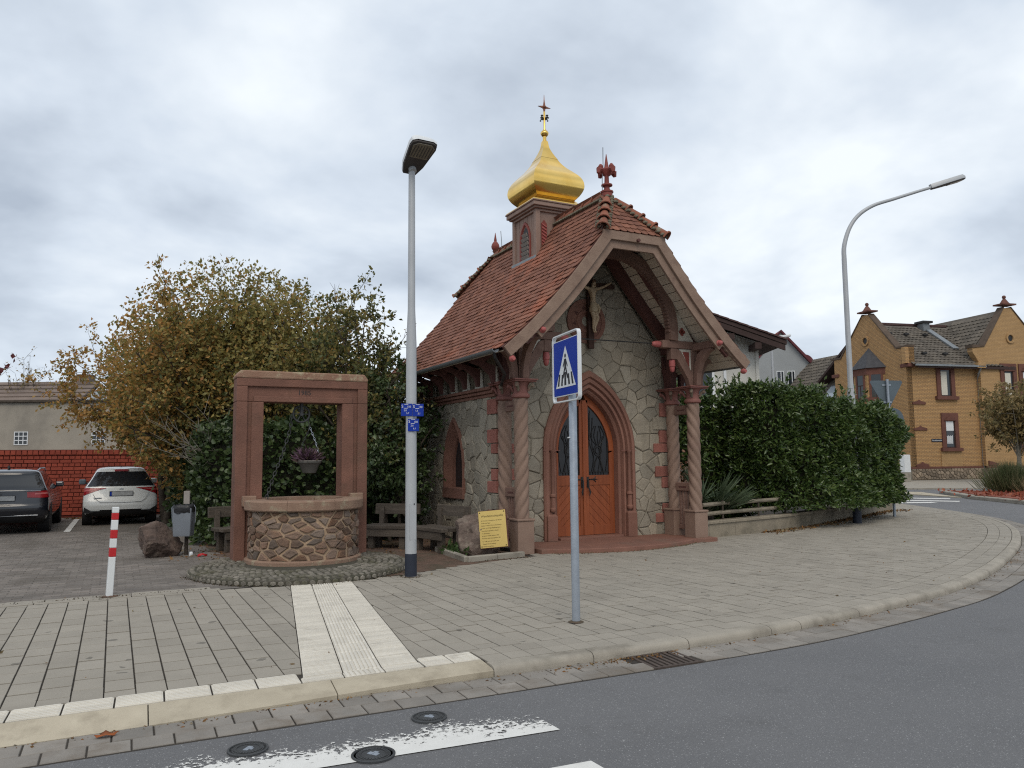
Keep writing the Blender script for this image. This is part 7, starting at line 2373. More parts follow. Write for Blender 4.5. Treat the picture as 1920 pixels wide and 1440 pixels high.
m_ybase = M('rubble_base', (0.30, 0.235, 0.17), (0.20, 0.16, 0.12), 2, 0.9, .5, 10, var=.3)
yh = thing('yellow_house', 'yellow brick corner house with sandstone window frames and two gables', 'house', wpt(24.3, 47.7))
yh.rotation_euler = (0, 0, R_(-27 + 14.9))
# local x along the front (right), y along the left face (away)
LF, FL = 6.7, 5.4
MB().xz([(0, .75), (FL, .75), (FL, 7.35), (0, 7.35)], .0, .4).build('front_wall', m_ybrick[0], yh)
gab = [(0.0, .75), (LF, .75), (LF, 7.15), (LF, 8.15), (LF - .75, 8.15), (LF / 2 + .3, 10.75), (LF / 2 - .3, 10.75), (.75, 8.15), (-.28, 8.15), (-.28, 7.15), (0.0, 7.15)]
MB().yz(gab, -.002, .4).build('gable_wall', m_ybrick[1], yh)
MB().box(.4, FL, .4, LF, 0, 7.2).build('inner_block', m_ybrick[0], yh)
for y0, y1 in ((-.28, .45), (LF - .45, LF + .25)):
    MB().box(-.08, .41, y0 - .03, y1, 6.92, 7.149).build('corbel', m_ysand, yh, bev=.03)
MB().box(-.281, .4, -.28, -.003, 7.152, 8.148).build('gable_shoulder', m_ybrick[0], yh)
for sg in (-1, 1):
    ym = LF / 2
    m = MB().yz([(ym + sg * .3, 10.76), (ym + sg * (LF / 2 - .75), 8.16), (ym + sg * (LF / 2 + .3), 8.16), (ym + sg * (LF / 2 + .3), 8.28), (ym + sg * (LF / 2 - .70), 8.27), (ym + sg * .27, 10.84)], -.06, .45)
    m.build('gable_coping', m_ycope, yh)
MB().box(-.2, .55, LF / 2 - .55, LF / 2 + .55, 10.93, 11.02).build('gable_cap', m_ysand, yh)
MB().lathe([(.34, 11.02), (.26, 11.10), (.12, 11.32), (.07, 11.38), (.11, 11.43), (.12, 11.5), (.08, 11.58), (.02, 11.6)], 12, Matrix.Translation((.17, LF / 2, 0))).build('gable_finial', m_ysand, yh, 40)
MB().lathe([(.34, 0), (.34, .08), (.22, .08), (.20, .0)], 20, Matrix.Translation((-.002, LF / 2 + .1, 9.05)) @ Matrix.Rotation(R_(-90), 4, 'Y')).build('round_vent', m_ybrick[1], yh, 40)
MB().lathe([(.2, 0), (.2, .012)], 20, Matrix.Translation((-.003, LF / 2 + .1, 9.05)) @ Matrix.Rotation(R_(-90), 4, 'Y')).build('vent_hole', m_dark, yh)
# oriel on the left face
ori = thing('oriel', None, None); ori.parent = yh
oy = LF / 2 - .15
ow = [(0.0, oy - 1.35), (-.75, oy - .62), (-.75, oy + .62), (0.0, oy + 1.35)]
MB().xy(ow, 3.6, 7.1).build('oriel_wall', m_ybrick[1], ori)
for z0, z1, e in ((6.70, 7.12, .05), (5.02, 5.22, .07), (3.55, 3.75, .06)):
    MB().xy([(-.001 + .0, ow[0][1] - e), (ow[1][0] - e, ow[1][1] - e * .4), (ow[2][0] - e, ow[2][1] + e * .4), (-.001, ow[3][1] + e)], z0, z1).build('oriel_band', m_ysand, ori)
for (a_, b_) in ((0, 1), (1, 2), (2, 3)):
    p, q = Vector((*ow[a_], 0)), Vector((*ow[b_], 0))
    dd = (q - p); L = dd.length; an_ = math.atan2(dd.y, dd.x)
    T_ = Matrix.Translation(p) @ Matrix.Rotation(an_, 4, 'Z')
    w0, w1 = L / 2 - .28, L / 2 + .28
    MB().box(w0 - .13, w0, -.0, .06, 5.225, 6.695, T_).box(w1, w1 + .13, 0, .06, 5.225, 6.695, T_).build('window_surround', m_ysand, ori)
    MB().box(w0, w1, .01, .03, 5.225, 6.695, T_).build('window_pane', m_glass, ori)
    MB().box(w0, w1, .031, .045, 6.0, 6.06, T_).box(L / 2 - .03, L / 2 + .03, .0311, .0449, 5.225, 6.0, T_).build('window_frame', m_brownwood, ori)
ap_ = (0.0, oy, 8.55)
oo = [(.0, ow[0][1] - .18), (ow[1][0] - .18, ow[1][1] - .1), (ow[2][0] - .18, ow[2][1] + .1), (.0, ow[3][1] + .18)]
m = MB(); m.add([(x, y, 7.13) for x, y in oo] + [ap_], [(0, 1, 4), (1, 2, 4), (2, 3, 4), (3, 2, 1, 0), (0, 4, 3)])
m.build('oriel_roof', M('slate_roof', (0.06, 0.06, 0.065), (0.045, 0.045, 0.05), 4, 0.7), ori)
# front windows
def ywin(x0, x1, z0, z1, blind, y=0.0, par=None, mat=m_ysand):
    par = par or yh
    w = thing('window', None, None); w.parent = par
    MB().box(x0 - .28, x0, y - .08, y + .02, z0, z1 + .25).build('jamb_stone', mat, w)
    MB().box(x1, x1 + .28, y - .08, y + .02, z0, z1 + .25).build('jamb_stone', mat, w)
    MB().xz([(x0 - .28, z1 + .251), (x1 + .28, z1 + .251), (x1 + .28, z1 + .55), (x0 - .28, z1 + .55)], y - .08, y + .02).build('lintel_stone', mat, w)
    MB().xz([(x0 - .12, z1 + .08), (x1 + .12, z1 + .08), ((x0 + x1) / 2, z1 + .40)], y - .14, y - .081).build('pediment', mat, w)
    MB().box(x0 - .0, x1 + .0, y - .06, y + .02, z1 + .04, z1 + .25).build('head_stone', mat, w)
    MB().box(x0 - .42, x1 + .42, y - .2, y + .02, z0 - .22, z0 - .003).build('sill_stone', mat, w)
    MB().box(x0, x1, y - .012, y - .004, z0, z1 + .04).build('pane', m_glass, w)
    MB().box(x0, x0 + .07, y - .03, y - .013, z0, z1 + .04).box(x1 - .07, x1, y - .03, y - .013, z0, z1 + .04).box(x0 + .07, x1 - .07, y - .03, y - .013, z0, z0 + .06).build('frame', m_brownwood, w)
    if blind == 'top': MB().box(x0 + .071, x1 - .071, y - .026, y - .0125, z1 - .55, z1 + .039).build('blind', m_signwhite, w)
    if blind == 'side': MB().box(x0 + .071, x0 + .52, y - .026, y - .0125, z0 + .07, z1 - .05).build('blind', m_cream, w)
    if blind == 'top':
        cur = MB()
        for k in range(6): cur.box(x0 + .10 + k * .075, x0 + .15 + k * .075, y - .022, y - .0127, z0 + .25, z0 + .72 + .04 * (k % 2))
        cur.build('curtain', m_signwhite, w)
ywin(2.62, 3.32, 1.95, 3.55, 'top'); ywin(2.45, 3.25, 5.15, 6.75, 'side')
MB().box(2.2, 3.75, -.05, .0, .76, 1.72).build('apron_panel', m_pale, yh)
for z in (.80, 3.02, 4.62):
    for x0 in (.30,):
        MB().xz([(x0, z), (x0 + .95, z), (x0 + .95, z + .14), (x0 + .62, z + .20), (x0 + .48, z + .30), (x0 + .34, z + .20), (x0, z + .14)], -.06, .0).build('stone_bracket', m_ysand, yh)
# plinth of rubble with a moulded top
MB().box(-.10, FL + .02, -.08, LF, 0, .68).build('plinth_core', m_mortar, yh)
MB().box(-.14, FL + 8, -.13, .0, .681, .80).build('plinth_cap', m_ysand, yh)
rg2 = random.Random(6)
P = Pieces()
sd_ = poisson(rg2, 0, 13.4, 0, .68, .17, 1600)
for poly in voronoi(sd_, [(.0, .02), (13.3, .02), (13.3, .67), (0, .67)], .03):
    poly = dedupe(poly, .03)
    if len(poly) < 3: continue
    m = stone_piece(poly, lambda p, d_: (p[0] - .08, -.09 - d_ * (1.6), p[1]), .03, .03)
    if m: P.add(m)
P.finish('plinth_stone', m_ybase, yh, limit=240)
# middle roof
RD, RZ0, RZ1 = 4.2, 7.35, 10.35
nrm = Vector((0, -(RZ1 - RZ0), RD)).normalized(); upv = Vector((0, RD, RZ1 - RZ0)).normalized()
rf = thing('roof', None, None); rf.parent = yh
MB().yz([(-.5, RZ0 - .33), (RD, RZ1), (RD + 5, RZ1 - 3.4), (RD + 5, RZ1 - 3.6), (RD, RZ1 - .2), (-.5, RZ0 - .5)], .42, FL + 2.5).build('roof_slab', m_brownwood, rf)
def keep_mid(x, y):
    zz_ = RZ0 - .33 + y * upv.z
    return x > max(0.0, (zz_ - 8.2) * .0)
roof_tiles(rf, Vector((.1, -.5, RZ0 - .30)), Vector((1, 0, 0)), upv, nrm, FL + 1.6, 5.55, .30, .34, m_ytile, .07, 300)
MB().box(.3, FL + 2, RD - .1, RD + .1, RZ1 - .02, RZ1 + .12).build('ridge_capping', m_darkroof, rf)
MB().box(.2, FL + .1, -.62, -.50, RZ0 - .40, RZ0 - .28).build('gutter', m_zinc, yh, bev=.02)
MB().box(FL - .95, FL - .15, RD - 1.0, RD - .2, RZ1 + .06, RZ1 + .2).build('chimney_cap', m_slab if False else m_dark, yh)
MB().box(FL - .8, FL - .3, RD - .85, RD - .3, RZ1 - .5, RZ1 + .059).build('chimney', m_zinc, yh)
MB().add([tuple(Vector((FL - .62, -.5, RZ0 - .14)) + upv * 2.0 + nrm * .02), tuple(Vector((FL - .18, -.5, RZ0 - .14)) + upv * 2.0 + nrm * .02), tuple(Vector((FL - .18, -.5, RZ0 - .14)) + upv * 5.4 + nrm * .02), tuple(Vector((FL - .62, -.5, RZ0 - .14)) + upv * 5.4 + nrm * .02),
          tuple(Vector((FL - .62, -.5, RZ0 - .14)) + upv * 2.0 - nrm * .08), tuple(Vector((FL - .18, -.5, RZ0 - .14)) + upv * 2.0 - nrm * .08), tuple(Vector((FL - .18, -.5, RZ0 - .14)) + upv * 5.4 - nrm * .08), tuple(Vector((FL - .62, -.5, RZ0 - .14)) + upv * 5.4 - nrm * .08)],
         [(0, 1, 2, 3), (7, 6, 5, 4), (0, 4, 5, 1), (1, 5, 6, 2), (2, 6, 7, 3), (3, 7, 4, 0)]).build('valley_flashing', m_zinc, yh)
for (x, s_) in ((1.2, 3.9), (2.5, 3.9), (4.0, 3.9), (1.8, 1.2), (3.4, 1.2)):
    c_ = Vector((x, -.5, RZ0 - .25)) + upv * s_ + nrm * .1
    MB().box(-.16, .16, -.10, .10, -.05, .08, Matrix.Translation(c_)).build('vent_tile', m_dark, rf, bev=.03)
# right gable wing
RW = 5.1
rwg = [(RW + .15, .8), (13.0, .8), (13.0, 8.2), (10.3, 8.3), (8.0, 10.85), (7.4, 10.85), (RW + .55, 8.3), (RW - .35, 8.2), (RW - .35, 7.95), (RW + .15, 7.2)]
MB().xz(rwg, -.35, .05).build('right_wing_wall', m_pale, yh)
MB().box(RW + .15, 13, -.42, .0, .0, .68).build('wing_plinth', m_mortar, yh)
P = Pieces()
for poly in voronoi([(a_ - 0, b_) for a_, b_ in poisson(random.Random(3), RW + .2, 13, 0, .68, .17, 900)], [(RW + .2, .02), (13, .02), (13, .67), (RW + .2, .67)], .03):
    poly = dedupe(poly, .03)
    if len(poly) < 3: continue
    m = stone_piece(poly, lambda p, d_: (p[0], -.43 - d_ * 1.6, p[1]), .03, .03)
    if m: P.add(m)
P.finish('plinth_stone', m_ybase, yh, limit=60)
MB().box(RW + .1, 13, -.47, -.36, .681, .80).build('plinth_cap', m_ysand, yh)
for sg, x1, x2 in ((-1, RW + .55, RW - .4), (1, 10.3, 11)):
    m = MB().xz([(7.7 + sg * .3, 10.86), (x1, 8.31), (x2, 8.21), (x2, 8.40), (x1 + sg * .03, 8.42), (7.7 + sg * .27, 10.94)], -.41, .15); m.build('gable_coping', m_ycope, yh)
MB().box(7.15, 8.25, -.55, .2, 11.04, 11.13).build('gable_cap', m_ysand, yh)
MB().lathe([(.34, 11.13), (.26, 11.21), (.12, 11.43), (.07, 11.49), (.11, 11.54), (.12, 11.61), (.08, 11.69), (.02, 11.71)], 12, Matrix.Translation((7.7, -.17, 0))).build('gable_finial', m_ysand, yh, 40)
MB().lathe([(.34, 0), (.34, .08), (.22, .08), (.20, 0)], 20, Matrix.Translation((7.75, -.351, 8.9)) @ RX).build('round_vent', m_pale, yh, 40)
MB().lathe([(.2, 0), (.2, .012)], 20, Matrix.Translation((7.75, -.351, 8.9)) @ RX).build('vent_hole', m_dark, yh)
MB().yz([(-.2, 8.2), (5, 8.2), (5, 8.0), (-.2, 8.0)], 5.6, 12).build('wing_block', m_pale, yh)
MB().xz([(7.7, 10.8), (4.3, 7.0), (4.4, 6.9), (7.7, 10.6)], .06, 6).build('wing_roof', m_ytile, rf)
MB().xz([(7.7, 10.8), (11.2, 7.0), (11.1, 6.9), (7.7, 10.6)], .06, 6).build('wing_roof', m_ytile, rf)
lt = Vector((7.7 - 4.3, 0, 3.8)).normalized()
roof_tiles(rf, Vector((4.3, 5.6, 7.05)), Vector((0, -1, 0)), lt, Vector((-3.8, 0, 3.4)).normalized(), 5.5, 5.0, .30, .34, m_ytile, .07, 150)
ywin(7.05, 7.75, 5.05, 6.7, 'side', -.35); ywin(8.5, 9.3, 5.05, 6.7, 'top', -.35)
ywin(8.1, 8.9, 1.95, 3.45, 'side', -.35)
for z in (3.02, .82, 6.9):
    MB().xz([(RW + .3, z), (RW + 1.0, z), (RW + 1.0, z + .14), (RW + .5, z + .26), (RW + .3, z + .3)], -.43, -.351).build('stone_bracket', m_ysand, yh)
MB().tube([(FL - .25, -.56, 7.0), (FL - .25, -.30, 6.6), (FL - .1, -.10, 6.3), (FL - .1, -.10, .9), (FL - .1, -.14, 0)], .06, 8).build('downpipe', m_zinc, yh, 40)
MB().box(FL - .55, FL + .05, -.62, -.15, 6.9, 7.25).build('gutter_box', m_pale, yh, bev=.03)
snp = MB().box(1.55, 2.35, -.03, -.001, 2.32, 2.50).build('street_name_plate', m_band, yh)
text_obj('lettering', 'Wendelinusstraße', .105, m_signwhite, snp, Matrix.Translation((1.95, -.031, 2.375)) @ RX, 'CENTER', .001, .95)
# lower side house with the dark roof, joined on the left behind
sh = thing('side_house', 'low house with weathered dark tiled roof and skylight left of the yellow house', 'house', wpt(24.3, 47.7))
sh.rotation_euler = yh.rotation_euler
MB().box(.6, 7, LF + .3, LF + 7.2, 0, 5.0).build('wall', m_plast, sh)
sr = thing('roof', None, None); sr.parent = sh
up2 = Vector((3.6, 0, 4.2)).normalized(); n2 = Vector((-4.2, 0, 3.6)).normalized()
p0 = Vector((-.4, LF + 7.5, 4.75))
MB().xz([(-.4, 4.72), (3.4, 9.15), (7.2, 4.72), (3.4, 8.95)], LF - .1, LF + 7.5).build('roof_slab', m_brownwood, sr)
roof_tiles(sr, p0, Vector((0, -1, 0)), up2, n2, 7.5, 5.8, .30, .34, m_ytile, .07, 250)
c_ = Vector((-.4, LF + 1.75, 4.78)) + up2 * .75
sk = MB().add([tuple(c_ + Vector((0, -dy, 0)) + up2 * dz + n2 * h) for h in (-.02, .11) for dy, dz in ((0, 0), (1.5, 0), (1.5, 1.5), (0, 1.5))],
              [(4, 5, 6, 7), (0, 1, 5, 4), (1, 2, 6, 5), (2, 3, 7, 6), (3, 0, 4, 7)]).build('skylight', m_zinc, sr)
MB().add([tuple(c_ + Vector((0, -dy, 0)) + up2 * dz + n2 * h) for h in (.10, .13) for dy, dz in ((.12, .12), (1.38, .12), (1.38, 1.38), (.12, 1.38))],
         [(4, 5, 6, 7), (0, 1, 5, 4), (1, 2, 6, 5), (2, 3, 7, 6), (3, 0, 4, 7)]).build('skylight_pane', glassmat('pale_glass', (0.35, 0.39, 0.42), .1), sk)
# utility cabinet
o = MB().cbox(-.35, .35, -.2, .2, .0, .75, .02).build('cabinet_base', m_kerb, None)
uc = thing('utility_cabinet', 'light grey utility cabinet at the corner of the yellow house', 'utility box', wpt(22.75, 45.4, 0))
uc.scale = (.72, .72, .72)
o.parent = uc
MB().cbox(-.36, .36, -.22, .22, .751, 2.15, .03).build('cabinet_body', m_signwhite, uc)

# far pavement and planted island
def flat(name, pts, z, mat, kind='structure', zb=None):
    o = MB().xy(pts, zb if zb is not None else z - .1, z).build(name, mat)
    return tag(o, kind=kind)
A_ = [wpt(13.5, 37.5), wpt(60, 33.0), wpt(70, 70), wpt(10, 70)]
flat('far_pavement', [(p.x, p.y) for p in A_], -.01, m_paver)
is_pts = [wpt(16.78, 28.9), wpt(16.55, 25.0), wpt(18.5, 22.0), wpt(21.5, 24.0), wpt(21.0, 32.5), wpt(18.0, 33.2)]
isl = thing('traffic_island', 'kerbed planted traffic island with red bark mulch', 'traffic island', (is_pts[0].x, is_pts[0].y, 0))
MB().xy([(p.x - is_pts[0].x, p.y - is_pts[0].y) for p in is_pts], -.1, .05).build('island_kerb', m_kerb, isl, bev=.03)
cen = sum(is_pts, Vector()) / 6
MB().xy([((cen + (p - cen) * .86).x - is_pts[0].x, (cen + (p - cen) * .86).y - is_pts[0].y) for p in is_pts], .04, .07).build('mulch_bed', M('red_mulch', (0.28, 0.085, 0.05), (0.16, 0.055, 0.038), 9, 0.95, 1.0, 20), isl)
rg = np.random.default_rng(3)
n = 900
pts = np.array([cen + (is_pts[i % 6] - cen) * rg.uniform(.1, .86) * 1 + (is_pts[(i + 1) % 6] - is_pts[i % 6]) * 0 for i in range(n)])
pts = pts + np.concatenate([rg.normal(size=(n, 2)) * .35, np.full((n, 1), .075)], 1) - np.array(is_pts[0])
o = link('mulch_chips', leaves_mesh('mulch_chips', pts, rg.normal(size=(n, 3)), rg.uniform(.08, .2, n), leafmat('mulch', [(0.32, 0.09, 0.05), (0.20, 0.06, 0.04), (0.38, 0.14, 0.08)], .0, .9, .2), .6, .2, rg), isl)
o['kind'] = 'stuff'
is2 = [wpt(16.9, 29.6), wpt(17.6, 33.9), wpt(15.2, 36.2), wpt(13.0, 36.4), wpt(16.2, 32.8)]
flat('crossing_refuge', [(p.x, p.y) for p in is2], -.045, m_kerbw)

# ------------------------------------------------------------------ cars
def car(label, paint, L, H, W, roof_f, loc, rz, kind, tail, group='cars parked on the lot'):
    """body stacked from plan outlines; local x forward from the rear bumper, y to the left"""
    t = thing('parked_car', label, 'car', loc, rz, group)
    hw = W / 2
    if kind == 'hatch':
        lv = [(.24, .16, -.12, .86), (.30, .08, -.04, .94), (.40, .02, 0, .99), (.52, 0, 0, 1.0), (.62, .01, -.02, 1.0), (.72, .05, -.08, .995), (.82, .085, -.2, .98), (.90, .11, -.5, .97), (.97, .13, -.95, .95), (1.02, .16, -1.02, .925),
              (1.10, .21, -1.17, .865), (1.18, .26, -1.33, .81), (1.27, .33, -1.5, .755), (1.35, .40, -1.68, .705), (1.41, .45, -1.84, .665), (1.46, .47, -2.0, .62), (1.49, .62, -2.2, .53), (1.505, .9, -2.4, .35)]
        gz0, gz1 = 1.0, 1.38
    else:
        lv = [(.24, .16, -.14, .86), (.30, .08, -.05, .94), (.40, .02, 0, .985), (.50, 0, 0, 1.0), (.60, .0, -.03, 1.0), (.66, .03, -.06, 1.0), (.76, .055, -.15, .99), (.86, .075, -.35, .975), (.94, .09, -.9, .955), (.985, .12, -1.5, .93),
              (1.04, .17, -1.62, .90), (1.10, .24, -1.76, .87), (1.17, .32, -1.92, .835), (1.24, .40, -2.1, .80), (1.30, .46, -2.25, .765), (1.36, .48, -2.45, .72), (1.40, .60, -2.7, .62), (1.42, .95, -2.95, .38)]
        gz0, gz1 = 1.0, 1.32
    zs = np.array([l[0] for l in lv]) * H / lv[-1][0]
    gz0 *= H / lv[-1][0]; gz1 *= H / lv[-1][0]
    Z = np.unique(np.concatenate([np.linspace(zs[0], zs[-1], 46), [gz0, gz1]]))
    xr = np.interp(Z, zs, [l[1] for l in lv]); xf = np.interp(Z, zs, [L + l[2] for l in lv]); wd = np.interp(Z, zs, [l[3] * hw for l in lv])
    nr, nsd = 20, 26
    rows, meta = [], []
    for z, a, b, w in zip(Z, xr, xf, wd):
        row, mt = [], []
        cr_, cf = .20, .30
        for k in range(nr + 1):                 # rear face from right (-y) to left
            th = -PI / 2 + PI * k / nr
            yy = math.copysign(abs(math.sin(th)) ** .72, th) * w
            row.append((a + cr_ * (1 - max(0, math.cos(th)) ** .62), yy, z)); mt.append(('r', th))
        for k in range(1, nsd):
            x = a + cr_ + (b - cf - a - cr_) * k / nsd
            row.append((x, w * (1 + .012 * math.sin(PI * k / nsd)), z)); mt.append(('l', x))
        for k in range(nr + 1):
            th = PI / 2 - PI * k / nr
            row.append((b - cf * (1 - max(0, math.cos(th)) ** .6), math.copysign(abs(math.sin(th)) ** .75, th) * w, z)); mt.append(('f', th))
        for k in range(1, nsd):
            x = b - cf - (b - cf - a - cr_) * k / nsd
            row.append((x, -w * (1 + .012 * math.sin(PI * k / nsd)), z)); mt.append(('s', x))
        rows.append(row); meta.append(mt)
    n = len(rows[0])
    bags = {k: MB() for k in ('body', 'rear_window', 'side_window', 'windscreen', 'tail_light', 'bumper_lower')}
    mats = {'body': paint, 'rear_window': m_carglass, 'side_window': m_carglass, 'windscreen': m_carglass, 'tail_light': m_tail, 'bumper_lower': m_blackpl}
    tl = {}
    for i in range(len(rows) - 1):
        zm = (Z[i] + Z[i + 1]) / 2
        for j in range(n):
            j2 = (j + 1) % n
            kd, va = meta[i][j]; kd2, va2 = meta[i][j2]
            key = 'body'
            if kd == 'r' and kd2 == 'r':
                vm = abs(va + va2) / 2; sgn_ = 1 if va + va2 > 0 else -1
                yn = abs(math.sin(vm)) ** .72
                if gz0 < zm < gz1 and vm < 1.18: key = 'rear_window'
                elif zm < (.36 + .06 * math.cos(vm * 2)) * H / lv[-1][0]: key = 'bumper_lower'
                elif False: key = 'tail_light'
            elif kd in 'ls' or kd2 in 'ls':
                x = rows[i][j][0]
                if zm < .30 * H / lv[-1][0]: key = 'bumper_lower'
                elif gz0 + .0 < zm < gz1 - .02:
                    lo = xr[i] + .30; hi = xf[i] - .28
                    if lo < x < hi and not any(abs(x - px) < .05 for px in (L * .30, L * .52)): key = 'side_window'
                elif False: key = 'tail_light'
            elif kd == 'f':
                if gz0 < zm < gz1 and abs(va) < 1.15: key = 'windscreen'
                elif zm < .36: key = 'bumper_lower'
            bags[key].add([rows[i][j], rows[i][j2], rows[i + 1][j2], rows[i + 1][j]], [(0, 1, 2, 3)])
    bags['body'].add(rows[-1], [tuple(range(n))])
    bags['bumper_lower'].add(rows[0], [tuple(range(n - 1, -1, -1))])
    for k, b in bags.items():
        if not b.v: continue
        me = bpy.data.meshes.new(k); me.from_pydata(b.v, [], b.f)
        bm = bmesh.new(); bm.from_mesh(me); bmesh.ops.remove_doubles(bm, verts=bm.verts, dist=1e-5); bmesh.ops.recalc_face_normals(bm, faces=bm.faces)
        if k == 'tail_light':
            for v in bm.verts: v.co += v.normal * .006 if v.normal.dot(Vector((v.co.x - L / 2, v.co.y, 0))) > 0 else v.normal * -.006
        bm.to_mesh(me); bm.free()
        me.materials.append(mats[k]); me.polygons.foreach_set('use_smooth', [True] * len(me.polygons)); me.set_sharp_from_angle(angle=R_(50))
        link(k, me, t)
    def rear_x(y, z):
        w = float(np.interp(z, Z, wd)); a = float(np.interp(z, Z, xr))
        s_ = min(1, abs(y) / w) ** (1 / .72)
        return a + .20 * (1 - math.sqrt(max(0, 1 - s_ * s_)) ** .62)
    for sy in (-1, 1):
        rows = []
        for i in range(15):
            f_ = i / 14
            zt, zb_, ya = tail(f_)
            row = []
            for k in range(5):
                z = zb_ + (zt - zb_) * k / 4
                w = float(np.interp(z, Z, wd))
                y = min(ya, .995) * w
                x = rear_x(y, z) + max(0, ya - .995) * 1.0
                row.append((x - .012 * (1 - f_ * .6), sy * (y + .010 * f_ + .004), z))
            rows.append(row)
        tlm = MB().grid(rows)
        tlm.build('tail_light', m_tail, t, 60)
        rows2 = [[(p[0] - .004, p[1] + sy * .002, p[2]) for p in r[2:4]] for r in rows[4:12]]
        MB().grid(rows2).build('light_strip', m_taill, t, 60)
    # wheels with dark arches
    R0 = .315
    for x in (.78, L - .82):
        for sy in (-1, 1):
            w = thing('wheel', None, None, (x, sy * (hw - .11), R0)); w.parent = t
            Q = Matrix.Rotation(R_(90), 4, 'X')
            MB().lathe([(.21, -.10), (.28, -.105), (R0, -.08), (R0, .08), (.28, .105), (.21, .10)], 28, Q).build('tyre', m_tyre, w, 35)
            rim = MB().lathe([(.05, -.09), (.20, -.085), (.215, -.095), (.215, .095), (.20, .085), (.05, .09)], 24, Q)
            rim.build('rim', m_rim, w, 35)
            MB().lathe([(R0 + .045, -.115), (R0 + .045, .116)], 28, Q).build('wheel_arch', m_blackpl, w)
    return t, Z, xr, wd
m_white = M('white_paint', (0.66, 0.69, 0.69), (0.64, 0.67, 0.67), 2, 0.25, spec=.5, coat=.6)
m_black = M('dark_paint', (0.008, 0.010, 0.016), (0.008, 0.010, 0.016), 2, 0.22, spec=.5, coat=.8)
m_carglass = glassmat('car_glass', (0.018, 0.02, 0.024), .04)
m_tail = M('tail_lens', (0.34, 0.012, 0.018), (0.24, 0.008, 0.012), 9, 0.2, spec=.6)
m_blackpl = M('black_plastic', (0.012, 0.012, 0.013), (0.016, 0.016, 0.017), 4, 0.6)
m_tyre = M('tyre_rubber', (0.014, 0.014, 0.015), (0.02, 0.02, 0.02), 6, 0.8)
m_rim = M('alloy_rim', (0.42, 0.43, 0.44), (0.36, 0.37, 0.38), 6, 0.35, metal=.7)
m_plate = M('number_plate', (0.42, 0.44, 0.45), (0.32, 0.335, 0.345), 14, 0.5)
m_taill = M('tail_lens_bright', (0.55, 0.16, 0.16), (0.45, 0.10, 0.10), 9, 0.2, spec=.6)
def tail_h(f):
    return .935 + .01 * f, .925 - .17 * min(1, f * 1.25) ** 1.3 + .03 * max(0, f - .8) * 5, .42 + .72 * f
def tail_w(f):
    return .935 + .03 * f, .80 - .0 * f + .02 * abs(f - .5), .55 + .58 * f
def li_h(y, z, side):
    if side: return .46 < z < .62 and y < 1.22
    lo = .60 - max(0, min(1, (y - .52) / .34)) * .125
    return y > .42 and lo + .012 * 0 < z < .625 - .02 * (1 - y)
def li_w(y, z, side):
    if side: return .535 < z < .655 and y < 1.14
    return y > .56 and .545 < z < .655 - .03 * (1 - y)
def car_rear(t, z_plate, x_plate, W, H, wip_z, hatch=True):
    pl = thing('number_plate', None, None, (x_plate, 0, z_plate)); pl.parent = t
    MB().box(-.012, .0, -.27, .27, -.062, .062).build('plate_holder', m_blackpl, pl, bev=.004)
    MB().box(-.016, -.0125, -.258, .258, -.052, .052).build('plate', m_plate, pl)
    MB().box(-.018, -.0163, .215, .258, -.052, .052).build('plate_band', m_signblue, pl)
wy = wpt(-9.72, 19.55)
RYZ = R_(90 - 27 + 33)
t, Z, xr, wd = car('white hatchback with red tail lights parked nose-in at the red wall', m_white, 3.95, 1.46, 1.70, 0, (0, 0, 0), 0, 'hatch', tail_h)
hd_ang = R_(90 + 1.5)
t.rotation_euler = (0, 0, hd_ang); t.location = (-7.80, 10.35, 0)
car_rear(t, .79, .06, 1.7, 1.46, 1.0)
MB().tube([(.175, .34, 1.015), (.19, .10, 1.03), (.195, -.02, 1.02)], [.008, .014, .014], 6).build('wiper', m_blackpl, t)
MB().box(.41, .46, -.16, .16, 1.345, 1.40).build('brake_light', m_tail, t, bev=.008)
MB().tube([(.98, 0, 1.45), (.90, 0, 1.50)], [.014, .006], 6).build('aerial', m_blackpl, t)
MB().tube([(.115, -.055, .90), (.113, 0, .915), (.115, .055, .90), (.116, 0, .882), (.115, -.055, .90)], .006, 5).build('badge', m_galv, t)
MB().box(.035, .05, .44, .62, .685, .70).build('model_badge', m_galv, t)
for sy in (-1, 1):
    MB().tube([(2.35, sy * .70, .99), (2.33, sy * .84, 1.03)], .03, 6).build('mirror_arm', m_blackpl, t)
    MB().box(2.27, 2.37, *sorted((sy * .80, sy * .97)), .98, 1.12).build('wing_mirror', m_signback if sy > 0 else m_white, t, bev=.035)
    MB().add([(.06, sy * .60, .33), (.13, sy * .80, .33), (.12, sy * .80, .46), (.05, sy * .60, .33), (.035, sy * .60, .325), (.10, sy * .82, .32), (.09, sy * .82, .47), (.025, sy * .60, .325)], [(4, 5, 6), (0, 1, 2), (4, 0, 1, 5), (5, 1, 2, 6), (6, 2, 0, 4)]).build('reflector_recess', m_blackpl, t)
m_seam = M('panel_gap', (0.05, 0.05, 0.05), (0.05, 0.05, 0.05), 3, .7)
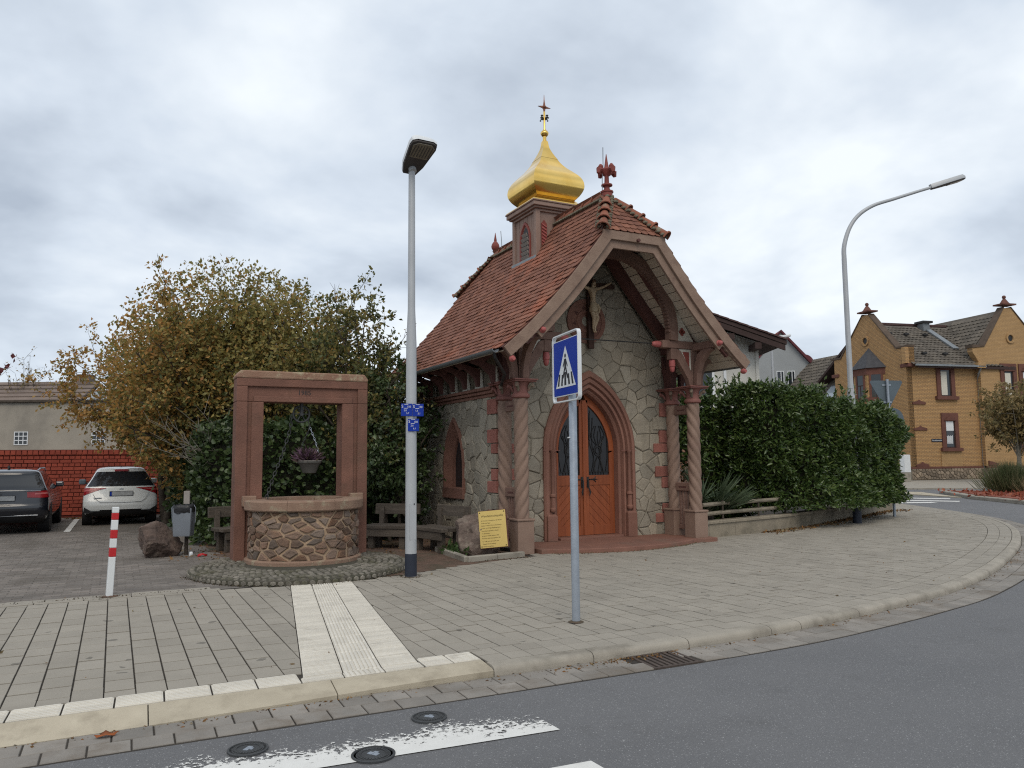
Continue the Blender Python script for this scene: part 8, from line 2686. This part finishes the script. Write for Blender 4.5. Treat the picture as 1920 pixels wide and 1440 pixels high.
MB().tube([(.085, -.64, .80), (.03, -.56, .66), (.006, -.46, .58), (.0, 0, .565), (.006, .46, .58), (.03, .56, .66), (.085, .64, .80)], .0045, 4).build('hatch_seam', m_seam, t)
t, Z, xr, wd = car('black estate car with red tail lights cut by the left photo edge', m_black, 4.5, 1.44, 1.82, 0, (0, 0, 0), 0, 'estate', tail_w)
t.rotation_euler = (0, 0, R_(90 - 1)); t.location = (-10.2, 8.8, 0)
car_rear(t, .80, .045, 1.82, 1.44, 1.0)
MB().box(.02, .04, -.72, .72, .40, .425).build('bumper_trim', m_rim, t, bev=.006)
MB().tube([(1.2, 0, 1.41), (1.05, 0, 1.50), (.98, 0, 1.44)], [.02, .03, .01], 6).build('shark_fin', m_blackpl, t)
for sy in (-1, 1):
    MB().tube([(.75, sy * .60, 1.40), (1.2, sy * .62, 1.455), (2.2, sy * .62, 1.455), (2.7, sy * .60, 1.40)], .016, 6).build('roof_rail', m_galv, t, 60)
    MB().box(2.70, 2.82, *sorted((sy * .84, sy * 1.02)), .97, 1.10).build('wing_mirror', m_black, t, bev=.035)
    for x in (1.15, 2.1):
        MB().box(x, x + .2, *sorted((sy * .875, sy * .905)), .80, .83).build('door_handle', m_galv, t, bev=.006)
MB().tube([(.09, -.75, .955), (.075, 0, .96), (.09, .75, .955)], .008, 5).build('boot_trim', m_rim, t)
t, Z, xr, wd = car('white car bonnet showing behind the island grass at the right edge', m_white, 4.1, 1.46, 1.74, 0, (0, 0, 0), 0, 'hatch', tail_h, None)
p = wpt(33.2, 42.6); t.location = (p.x, p.y, -.02); t.rotation_euler = (0, 0, R_(-27 + 180 - 6))

# lettering becomes plain mesh
bpy.context.view_layer.update()
dg = bpy.context.evaluated_depsgraph_get()
for o in [o for o in bpy.data.objects if o.type == 'FONT']:
    me = bpy.data.meshes.new_from_object(o.evaluated_get(dg))
    nm, par, ml = o.name.split('.')[0], o.parent, o.matrix_local.copy()
    mt = o.data.materials[0]
    bpy.data.objects.remove(o)
    if not me.materials: me.materials.append(mt)
    n = link(nm, me, par); n.matrix_local = ml
